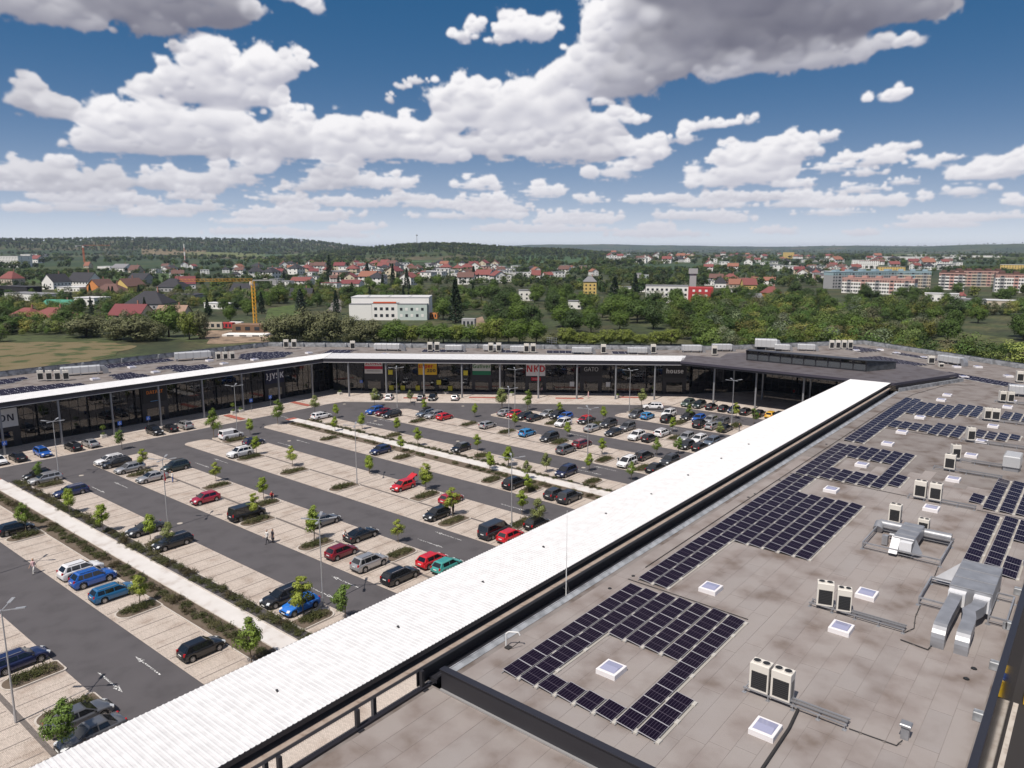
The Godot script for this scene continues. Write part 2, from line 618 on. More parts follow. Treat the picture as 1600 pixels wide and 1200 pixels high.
const SKYLIGHTS := [
	[-23.3, 39.1, "roof skylight inside the ring of nearest solar panels"],
	[-23.3, 54.5, "roof skylight beyond the nearest ring of solar panels"],
	[-23.3, 87.1, "roof skylight behind the dense solar field"],
	[-23.3, 100.1, "roof skylight inside the middle ring of solar panels"],
	[-23.3, 113.6, "roof skylight past the middle ring of solar panels"],
	[-23.3, 122.4, "roof skylight before the farthest comb of panels"],
	[-23.3, 135.3, "roof skylight inside the farthest comb of panels"],
	[-23.3, 153.6, "roof skylight behind the farthest comb of panels"],
	[-23.3, 159.6, "roof skylight nearest the anthracite roof tip, left of the centre line"],
	[-13.1, 39.4, "roof skylight in front of the nearest condenser pair"],
	[-13.1, 54.4, "roof skylight in front of the second condenser pair"],
	[-13.1, 61.4, "roof skylight behind the second condenser pair"],
	[-13.1, 87.3, "roof skylight in front of the third condenser pair"],
	[-13.1, 100.5, "roof skylight before the single dark-grilled condenser"],
	[-13.1, 114, "roof skylight behind the fourth tray of condensers"],
	[-13.1, 123.5, "roof skylight behind the fifth tray of condensers"],
	[-13.1, 135.5, "roof skylight before the condenser pair near the far solar rows"],
	[-13.1, 154, "roof skylight before the farthest condenser pair"],
	[-13.1, 160.2, "roof skylight beside the farthest condenser pair"],
	[-54, 215.2, "roof skylight, first of those by the pond side parapet from the left", 2.1],
	[-49.3, 220.5, "roof skylight, second of those by the pond side parapet from the left", 2.1],
	[-44.3, 216.4, "roof skylight, third of those by the pond side parapet from the left", 2.1],
	[-37, 212.2, "roof skylight, fourth of those by the pond side parapet from the left", 2.1],
	[-27.9, 199.8, "roof skylight, fifth of those by the pond side parapet from the left", 2.1],
	[-24, 202.9, "roof skylight, sixth of those by the pond side parapet from the left", 2.1],
	[-24.2, 184.7, "roof skylight, seventh of those by the pond side parapet from the left", 2.1],
	[-16.9, 192, "roof skylight, eighth of those by the pond side parapet from the left", 2.1],
	[-167.2, 65.2, "roof skylight, first on the west wing and bend roofs from the left", 0],
	[-177.6, 77.6, "roof skylight, second on the west wing and bend roofs from the left", 0],
	[-166.3, 77.7, "roof skylight, third on the west wing and bend roofs from the left", 0],
	[-165.9, 94.1, "roof skylight, fourth on the west wing and bend roofs from the left", 0],
	[-173.5, 94.6, "roof skylight, fifth on the west wing and bend roofs from the left", 0],
	[-166, 102.4, "roof skylight, sixth on the west wing and bend roofs from the left", 0],
	[-165.6, 118.3, "roof skylight, seventh on the west wing and bend roofs from the left", 0],
	[-148.3, 129.6, "roof skylight, eighth on the west wing and bend roofs from the left", 0],
]
const CONDENSERS := [
	[-14.75, 42.9, 0.38, 1, 1, 0, "left condenser of the pair nearest the camera"],
	[-13.4, 42.9, 0.38, 1, 1, 0, "right condenser of the pair nearest the camera"],
	[-15.15, 57.2, 0.38, 1, 1, 0.3, "left condenser of the second pair"],
	[-13.75, 57.2, 0.38, 0.85, 0.95, 0.3, "right condenser of the second pair"],
	[-14.8, 90.4, 0.38, 1, 1, 0, "left condenser of the third pair, with big dark grille"],
	[-13.3, 90.4, 0.38, 1, 1, 0, "right condenser of the third pair, with big dark grille"],
	[-14.2, 104.8, 0.38, 1, 1, 0, "single condenser with dark grille over its own tray"],
	[-14.5, 110.5, 0.38, 0.85, 1, 0.5, "single tall condenser behind the dark-grilled one"],
	[-14.5, 122.9, 0.38, 0.85, 1, 0.5, "lone tall condenser before the dark striped rows"],
	[-14.6, 140.2, 0.38, 0.85, 1, 0.5, "left condenser of the pair by the far solar rows"],
	[-13.4, 140.3, 0.38, 0.95, 1, 0.2, "right condenser of the pair by the far solar rows"],
	[-14.5, 158.7, 0.38, 0.85, 1, 0.5, "left condenser of the farthest pair"],
	[-13.3, 158.9, 0.38, 0.85, 1, 0.5, "right condenser of the farthest pair"],
	[-15.2, 80.4, 0.3, 0.9, 1, 0, "condenser behind the grey air handler"],
	[-12.6, 80.6, 0, 0.8, 0.62, 0, "small white unit beside the round duct"],
	[-33.6, 201.5, 0.3, 1.2, 1, 0.5, "condenser by the pond side parapet left of the frame"],
	[-31, 199, 0, 0.9, 0.5, 0.5, "small unit by the pond side parapet"],
	[-14.3, 185.4, 0.3, 1.1, 1.2, 0.4, "left condenser by the right picture edge"],
	[-12.8, 186.5, 0.3, 1.1, 1.2, 0.4, "right condenser by the right picture edge"],
	[-174.6, 57.4, 0.3, 0.95, 1.1, 1.2, "first of four white units in a row on the west wing"],
	[-173.4, 58.6, 0.3, 0.95, 1.1, 1.2, "second of four white units in a row on the west wing"],
	[-172.2, 59.8, 0.3, 0.95, 1.1, 1.2, "third of four white units in a row on the west wing"],
	[-171, 61, 0.3, 0.95, 1.1, 1.2, "fourth of four white units in a row on the west wing"],
	[-173.2, 96.8, 0.3, 0.9, 1, 1.2, "first of three white units before the far parapet of the west wing"],
	[-172, 98, 0.3, 0.9, 1, 1.2, "second of three white units before the far parapet of the west wing"],
	[-170.8, 99.2, 0.3, 0.9, 1, 1.2, "third of three white units before the far parapet of the west wing"],
	[-178, 119.8, 0.5, 1.1, 1.2, 0.8, "first white unit at the bend of the roofs"],
	[-176.4, 121.3, 0.5, 1.1, 1.2, 0.8, "second white unit at the bend of the roofs"],
	[-161.3, 129.5, 0.5, 1.1, 1.2, 0.8, "third white unit at the bend of the roofs"],
	[-143.6, 141.6, 0.3, 1.1, 1.25, 0.62, "white unit with dark grilles, first along the middle wing from the left"],
	[-142, 142.7, 0.3, 1.1, 1.25, 0.62, "white unit with dark grilles, second along the middle wing from the left"],
	[-129.8, 150.8, 0.3, 1.1, 1.25, 0.62, "white unit with dark grilles, third along the middle wing from the left"],
	[-128.2, 152.2, 0.3, 1.1, 1.25, 0.62, "white unit with dark grilles, fourth along the middle wing from the left"],
	[-121.4, 155.6, 0.3, 1.1, 1.25, 0.62, "white unit with dark grilles, fifth along the middle wing from the left"],
	[-120, 156.7, 0.3, 1.1, 1.25, 0.62, "white unit with dark grilles, sixth along the middle wing from the left"],
	[-104.6, 167.2, 0.3, 1.1, 1.25, 0.62, "white unit with dark grilles, seventh along the middle wing from the left"],
	[-94.4, 175.6, 0.3, 1.1, 1.25, 0.62, "white unit with dark grilles, eighth along the middle wing from the left"],
	[-80.6, 183, 0.3, 1.1, 1.25, 0.62, "white unit with dark grilles, ninth along the middle wing from the left"],
	[-60.4, 214.6, 0.3, 1, 1.25, 0.5, "first of four white units behind the entrance hall"],
	[-59.1, 215.8, 0.3, 1, 1.25, 0.5, "second of four white units behind the entrance hall"],
	[-57.8, 217, 0.3, 1, 1.25, 0.5, "third of four white units behind the entrance hall"],
	[-56.5, 218.2, 0.3, 1, 1.25, 0.5, "fourth of four white units behind the entrance hall"],
]
const TRAYS := [
	[-15.7, -9.5, 42.9, 0, "steel pipe tray under the condenser pair nearest the camera"],
	[-16.2, -9.4, 57.2, 0, "steel pipe tray under the second condenser pair"],
	[-16, -9.4, 90.4, 0, "steel pipe tray under the third condenser pair"],
	[-16, -8.6, 104.8, 0, "steel pipe tray under the single dark-grilled condenser"],
	[-15.5, -7.2, 110.5, 0, "steel pipe tray under the tall condenser behind"],
	[-15.6, -7, 122.9, 0, "steel pipe tray under the lone tall condenser"],
	[-15.6, -7, 140.3, 0, "steel pipe tray under the pair by the far solar rows"],
	[-15.6, -7, 158.8, 0, "steel pipe tray under the farthest condenser pair"],
	[-15.8, -9.6, 78.3, 0, "steel pipe tray beside the round duct"],
]
const CABLES := [
	["thin dark lightning conductor along the whole gutter side of the solar roof", 0.03, [-29.6, 55, -29.6, 80, -29.5, 110, -29.4, 140, -28.6, 157, -25.5, 172, -21, 176]],
	["cable from the nearest tray to the metal vent stub", 0.03, [-9.4, 42.7, -6.9, 42.8, -6.75, 43.5]],
	["thick dark pipe from the nearest condensers toward the camera", 0.09, [-12.3, 42.6, -12.1, 40.5, -12.05, 37, -12, 33]],
	["cable looping from the second tray to the twin duct unit frame", 0.03, [-9.4, 56.9, -9, 58, -9.3, 60, -9.4, 62.3]],
	["blue-grey pipe from the second tray to the foot of the twin ducts", 0.04, [-9.4, 55.6, -7.6, 55.3, -7.5, 56.2]],
	["cable from the mid roof frame down to the twin duct unit", 0.03, [-9.7, 71.3, -9.6, 69.5, -9.5, 67.3]],
	["cable between the dense solar field and the middle ring", 0.03, [-29.4, 91, -20, 90.8, -16.1, 90.5]],
	["cable along the near edge of the dense solar field", 0.03, [-29.6, 52, -26, 51.9, -19, 51.6]],
	["cable crossing the roof behind the far comb", 0.03, [-26, 124.2, -16, 123.2]],
	["cable along the right solar rows", 0.03, [-9.3, 90.2, -4, 90]],
]
const DUCT_BOXES := [
	[-176.5, 66, 1.2, 1.2, 1.2, "long pale duct behind the four units on the west wing"],
	[-178.5, 93, 1.2, 1.3, 1.3, "long pale duct near the west wing parapet"],
	[-154, 135.5, 0.63, 1.1, 1.2, "pale duct with elbow, nearest the bend of the middle wing"],
	[-138.5, 145.5, 0.63, 0.7, 1.1, "pale duct beside the first dark-grilled units"],
	[-131, 152.5, 0.63, 0.7, 1.1, "pale duct beside the second dark-grilled units"],
	[-124, 155, 0.63, 0.6, 1.1, "pale duct beside the third dark-grilled units"],
	[-109, 163.5, 0.63, 0.8, 1.1, "pale duct right of the lattice antenna"],
	[-97.5, 172.5, 0.63, 0.8, 1.1, "pale duct at the right end of the white canopy"],
	[-88, 185, 0.63, 0.8, 1.2, "pale duct behind the joint of white and anthracite roofs"],
	[-82.5, 192, 0.63, 0.8, 1.2, "pale duct at the back corner parapet"],
	[-74.5, 203, 0.4, 0.9, 1.8, "large pale ventilation house at the corner parapet"],
	[-70, 203, 0.4, 0.6, 1.1, "small pale duct behind the skylight box, left"],
	[-65, 207.5, 0.4, 0.7, 1.1, "small pale duct behind the skylight box, right"],
	[-30, 205, -0.5, 0.9, 1.2, "flat grey air handler by the pond side parapet"],
	[-12.9, 168, 0.2, 0.5, 1.3, "grey box unit behind the farthest condensers"],
	[-8.2, 110.8, 1.57, 0.5, 1.2, "grey elbow duct at the right picture edge"],
]
const SIGN_AT := [10.67, 24.47, 38.2, 51.82, 65.7, 86.41, 100.42, 71.66, 42.68]
const DOORS := [10.67, 24.47, 38.2, 51.82, 65.7]
const POSTERS := [
	[60.96, 2.4, 0],
	[69.96, 2.4, 0],
	[14.95, 5, 1],
	[34.13, 5, 1],
	[15.09, 1, 1],
	[18.02, 1, 1],
	[21.87, 1, 1],
	[27.28, 2.5, 1],
	[30.16, 1, 1],
]
const BLUE_SIGNS := [
	[-147.6, 41.8, 1.57, "blue wheelchair parking sign, first from the left along the shop fronts"],
	[-147.6, 61.2, 1.57, "blue wheelchair parking sign, second from the left along the shop fronts"],
	[-147.6, 66.7, 1.57, "blue wheelchair parking sign, third from the left along the shop fronts"],
	[-147.6, 89.5, 1.57, "blue wheelchair parking sign, fourth from the left along the shop fronts"],
	[-147.6, 94.4, 1.57, "blue wheelchair parking sign, fifth from the left along the shop fronts"],
	[-147.2, 120.5, 0.63, "blue wheelchair parking sign, sixth from the left along the shop fronts"],
]
const PLANTERS := [
	[-149, 58.6, 1, "stone planter with small yellow-green tree, first from the left along the shop fronts"],
	[-149, 85.9, 1, "stone planter with small yellow-green tree, second from the left along the shop fronts"],
	[-149, 87.7, 0, "stone planter with green plants, third from the left along the shop fronts"],
	[-148.3, 114.5, 0, "stone planter with green plants, fourth from the left along the shop fronts"],
	[-128.3, 131.7, 0, "stone planter with green plants, fifth from the left along the shop fronts"],
	[-139.4, 125.7, 1, "stone planter with small yellow-green tree, sixth from the left along the shop fronts"],
	[-114, 140.3, 0, "stone planter with green plants, seventh from the left along the shop fronts"],
	[-87, 162.7, 1, "stone planter with small yellow-green tree, eighth from the left along the shop fronts"],
	[-92.5, 154.6, 0, "stone planter with green plants, ninth from the left along the shop fronts"],
]
const PEOPLE := [
	["person in pale pink top and white trousers walking in the lane at left", -91.2, 27.1, 40, "walk", [0.6, 0.4, 0.42], [0.7, 0.68, 0.66], [0.25, 0.17, 0.09], true, 0.02],
	["person in a red dress standing beside the silver car with open door", -112.2, 52.4, -30, "dress", [0.5, 0.03, 0.04], [0.4, 0.26, 0.2], [0.05, 0.03, 0.02], true, 0.02],
	["person in white shirt and blue shorts near the silver car with open door", -111.5, 53.3, 150, "stand", [0.7, 0.68, 0.66], [0.05, 0.1, 0.3], [0.25, 0.17, 0.09], false, 0.02],
	["person in white shirt and black trousers walking left of the companion in dark dress", -78.5, 48.6, 10, "walk", [0.7, 0.68, 0.66], [0.03, 0.03, 0.04], [0.05, 0.03, 0.02], false, 0.02],
	["person in a dark dress carrying a bag, walking beside the one in white shirt", -78.2, 49.2, 10, "dress", [0.03, 0.03, 0.04], [0.03, 0.03, 0.04], [0.05, 0.03, 0.02], true, 0.02],
	["person in white shirt bending into the boot of the black coupe", -71.7, 55, 80, "bend", [0.7, 0.68, 0.66], [0.03, 0.03, 0.04], [0.05, 0.03, 0.02], false, 0.02],
	["person in red top crouching beside the shrub island left of the black van", -91.8, 58, 60, "bend", [0.5, 0.03, 0.04], [0.03, 0.03, 0.04], [0.05, 0.03, 0.02], false, 0.02],
	["person in dark clothes at the raised tailgate of the red hatchback", -82.3, 77, -100, "reach", [0.05, 0.1, 0.3], [0.03, 0.03, 0.04], [0.05, 0.03, 0.02], false, 0.02],
	["person in dark clothes standing behind the yellow-green tree by the navy hatchback", -67.7, 70.6, -60, "stand", [0.03, 0.03, 0.04], [0.03, 0.03, 0.04], [0.05, 0.03, 0.02], false, 0.02],
	["person in pink walking on the forecourt below the black sign with thin capitals", -97.4, 149.3, -50, "dress", [0.6, 0.4, 0.42], [0.6, 0.4, 0.42], [0.25, 0.17, 0.09], true, 0.1],
	["person in pale top at the shop window left of the forecourt column", -109.9, 147.2, 180, "stand", [0.6, 0.4, 0.42], [0.03, 0.03, 0.04], [0.05, 0.03, 0.02], true, 0.1],
	["person in black standing at the shop window right of the forecourt column", -108.2, 150, 170, "stand", [0.03, 0.03, 0.04], [0.03, 0.03, 0.04], [0.05, 0.03, 0.02], false, 0.1],
	["person in black standing at the open door of the white people carrier", -60.3, 107.8, 200, "stand", [0.03, 0.03, 0.04], [0.03, 0.03, 0.04], [0.05, 0.03, 0.02], false, 0.02],
	["person in dark shirt loading the black car at the canopy edge", -55.7, 140.1, 90, "reach", [0.03, 0.03, 0.04], [0.25, 0.25, 0.26], [0.05, 0.03, 0.02], false, 0.02],
	["person in red top standing on the sunlit floor inside the entrance hall", -59.7, 183.8, 30, "stand", [0.5, 0.03, 0.04], [0.25, 0.25, 0.26], [0.05, 0.03, 0.02], false, 0.1],
]
const HOUSES := [
	["white block of flats with dark balconies at the far left edge", -1648.4, 521.3, 30, 45.7, 34.2, 20.6, 1.8, "flat", "white", "grey"],
	["red-roofed house at the left edge beyond the black and white bungalow", -856, 266.1, 20, 18.4, 13.8, 6.9, 6.7, "hip", "beige", "red"],
	["long white-framed black bungalow at the left", -595.3, 198, 12, 47, 14.1, 4.8, 1.3, "flat", "white", "grey"],
	["black upper storey behind the white-framed bungalow", -694.2, 221, 12, 38.5, 11.6, 5.6, 0.8, "flat", "black", "dark"],
	["white gabled house with dark roof at the meadow edge", -745.1, 266.5, 110, 18.2, 13.7, 6.7, 6.7, "gable", "white", "dark"],
	["white house with broad dark roof right of the white gable", -750.5, 292.5, 25, 23.3, 17.5, 6.2, 7.7, "gable", "white", "dark"],
	["low white garage before the white house with broad dark roof", -690.6, 263.1, 20, 25.1, 18.8, 3.8, 0.8, "flat", "white", "white"],
	["orange timbered house with brown roof", -672.1, 274.4, 110, 17.3, 13, 4.9, 5.4, "gable", "orange", "brown"],
	["yellow house with brown gable right of the orange timbered one", -644.3, 286, 110, 19.2, 14.4, 5.4, 6, "gable", "yellow", "brown"],
	["wide dark brown hipped roof house in the left gardens", -598.5, 251.6, 35, 24.2, 18.2, 3.3, 6.2, "hip", "brown", "brown"],
	["white flat-roofed cubic villa in the left gardens", -491.2, 194.8, 20, 16.2, 12.1, 6.3, 0.6, "flat", "white", "white"],
	["large dark villa with steep black roof", -456.2, 214.1, 35, 23, 17.3, 3.8, 6.9, "hip", "grey", "dark"],
	["house with maroon roof carrying solar panels", -394, 174.7, 30, 17.5, 13.1, 2.9, 5, "gable", "cream", "maroon"],
	["cream bungalow with red roof at the meadow, right part", -411.4, 144.5, 25, 19.2, 14.4, 3, 4.2, "hip", "cream", "red"],
	["cream bungalow with red roof at the meadow, left part", -430, 139, 25, 13.1, 9.8, 3.1, 3.4, "hip", "cream", "red"],
	["long shed with green roof behind the red-roofed bungalow", -508.1, 183.4, 25, 21.1, 15.8, 1.4, 3.4, "gable", "pale green", "green"],
	["house with tan roof right of the maroon one", -386.5, 192.9, 40, 14.7, 11, 2.9, 3.7, "gable", "cream", "tan"],
	["house with dark mansard roof and two dormers", -625.9, 313.9, 30, 21.4, 16.1, 4.2, 6.7, "hip", "grey", "dark"],
	["long dark flat house with orange end wall", -523.2, 269.8, 30, 28.8, 21.6, 3.5, 1.2, "flat", "grey", "dark"],
	["white pergola bungalow behind the clipped hedge", -423.3, 241, 15, 19.9, 8, 3.3, 0.5, "flat", "white", "white"],
	["brown-roofed house under the yellow crane jib", -664.6, 344.9, 60, 16.6, 12.4, 4.5, 6.4, "gable", "white", "maroon"],
	["grey-roofed house by the crane tower", -538.3, 328.6, 30, 20.4, 15.3, 3.2, 5.4, "gable", "white", "dark"],
	["house with solar roof at the meadow edge", -784.4, 360.1, 20, 22, 16.5, 4.4, 6.4, "gable", "grey", "dark"],
	["orange-roofed cottage at the far side of the meadow", -1389.2, 549.4, 20, 11.5, 8.6, 6.4, 6.4, "gable", "beige", "orange"],
	["pale sheds beyond the meadow, left", -1368.3, 574.3, 20, 27.9, 20.9, 5.1, 3.2, "flat", "white", "white"],
	["grey-roofed houses beyond the meadow", -1238.3, 541.1, 20, 27.7, 20.8, 5.8, 5.8, "gable", "white", "grey"],
	["brown-roofed house at the end of the far meadow row", -1155.1, 523.4, 20, 17.3, 13, 4.3, 6.8, "gable", "beige", "brown"],
	["dark barn-like house between the spruces", -458.6, 324.3, 40, 15.3, 11.5, 2.4, 5.4, "gable", "brown", "dark"],
	["white terraced house with grey roof, left of the town band", -614.5, 414.3, 30, 16.4, 12.3, 5.7, 2.4, "flat", "white", "grey"],
	["white terraced house with red edge, right of the first", -611.2, 433.5, 30, 19.1, 14.3, 5.7, 3.2, "gable", "white", "red"],
	["row of white houses with balconies below the town", -527.6, 402.7, 30, 14.7, 11, 6.8, 2.1, "flat", "white", "maroon"],
	["pink-walled house right of the terraced row", -538.3, 434.2, 30, 17.7, 13.2, 5.3, 2.9, "gable", "white", "maroon"],
	["tall narrow yellow house with grey hip roof in the woods", -329.3, 503.8, 40, 9.8, 7.3, 10.3, 3.9, "hip", "yellow", "grey"],
	["white house half hidden in the woods, left one", -323.7, 414.8, 40, 10.8, 8.1, 7.2, 1.1, "flat", "white", "grey"],
	["white house half hidden in the woods, lower one", -255.7, 376.1, 30, 8.5, 6.4, 4.7, 1, "flat", "white", "grey"],
	["red-roofed white house with blue door in the town centre", -532.3, 700.3, 30, 10.5, 7.9, 5.3, 5.6, "gable", "white", "red"],
	["grey silo block in the trees, left one", -448.1, 790.5, 30, 7, 5.3, 7, 1, "flat", "grey", "grey"],
	["pale silo block in the trees, right one", -423.1, 764.2, 30, 6, 4.5, 6, 0.9, "flat", "pale green", "white"],
	["long low white wing left of the white school", -323.4, 556, 28, 26.3, 10.5, 3.8, 1.4, "flat", "white", "grey"],
	["dark-roofed white villa right of the crimson building", -288.6, 661.2, 30, 9.9, 7.4, 4.9, 4.6, "hip", "white", "dark"],
	["orange-roofed house right of the crimson building", -278.3, 670.1, 30, 11.2, 8.4, 3.7, 4.6, "gable", "beige", "orange"],
	["crimson-roofed house in the right gardens", -260.1, 657.5, 40, 12.1, 9.1, 4.2, 5.3, "gable", "yellow", "red"],
	["white flat house in the right gardens", -238.9, 567, 30, 10.5, 7.9, 4.2, 0.7, "flat", "white", "grey"],
	["grey-roofed house at the edge of the right woods", -192.6, 496.9, 50, 10, 7.5, 2.7, 3.4, "gable", "white", "grey"],
	["pink house with dark red hip roof standing in the right trees", -193.1, 529.6, 45, 11.5, 8.7, 5.3, 4.2, "hip", "orange", "red"],
	["yellow block of flats far off over the right town", -923.7, 2683.7, 20, 36.4, 27.3, 21.8, 3, "flat", "yellow", "grey"],
	["white hall with blue windows before the right apartment blocks", -96.4, 592.6, 10, 20.5, 10.2, 5.1, 0.6, "flat", "white", "white"],
	["grey workshop roofs right of the white hall", -75.2, 574.7, 10, 29.5, 14.8, 3, 1.2, "flat", "grey", "grey"],
	["low workshop with white roof at the right edge", -55.2, 560.7, 10, 21.1, 10.6, 3.8, 1.2, "flat", "beige", "white"],
	["small red-roofed kiosk behind the white hall", -91.9, 644.9, 10, 6.1, 4.6, 1.7, 2.1, "hip", "white", "red"],
	["yellow-pink block of flats in the right town", -272.3, 1241.6, 15, 36.9, 14.8, 8.7, 1.4, "flat", "yellow", "grey"],
	["tall white block of flats in the right town, left one", -381.4, 1479.6, 15, 20.9, 15.7, 14.4, 1.6, "flat", "white", "white"],
	["white and rose blocks of flats in the right town", -353.9, 1445.1, 15, 33.1, 13.2, 14, 1.6, "flat", "white", "pink"],
	["ochre block of flats at the right edge", -129.1, 1357.3, 10, 35, 14, 11.7, 1.5, "flat", "yellow", "white"],
	["long white factory shed on the right plain, near", -488.2, 2528.5, 6, 240.8, 60.2, 8.8, 2.7, "flat", "white", "white", "shed"],
	["long white factory shed on the right plain, far", -638.7, 3709, 6, 224.5, 67.4, 9.6, 4, "flat", "white", "white", "shed"],
	["blue-edged factory shed on the right plain", -414.2, 3111.1, 6, 160.7, 48.2, 8, 3.3, "flat", "white", "grey", "shed"],
	["white hangar at the edge of the right plain", -499.1, 2225.1, 6, 78, 23.4, 9.7, 2.4, "flat", "white", "white", "shed"],
	["white farm sheds on the far left ridge slope", -3183.5, 1073.4, 20, 103.5, 31, 8.6, 3.6, "flat", "white", "white", "shed"],
	["red-roofed farm on the hill", -6335, 5304.4, 20, 63.7, 47.8, 14.2, 26.5, "gable", "white", "red"],
	["white farm sheds on the hill slope", -6468.8, 5197.9, 20, 170.6, 51.2, 21.3, 8.9, "flat", "white", "white", "shed"],
]
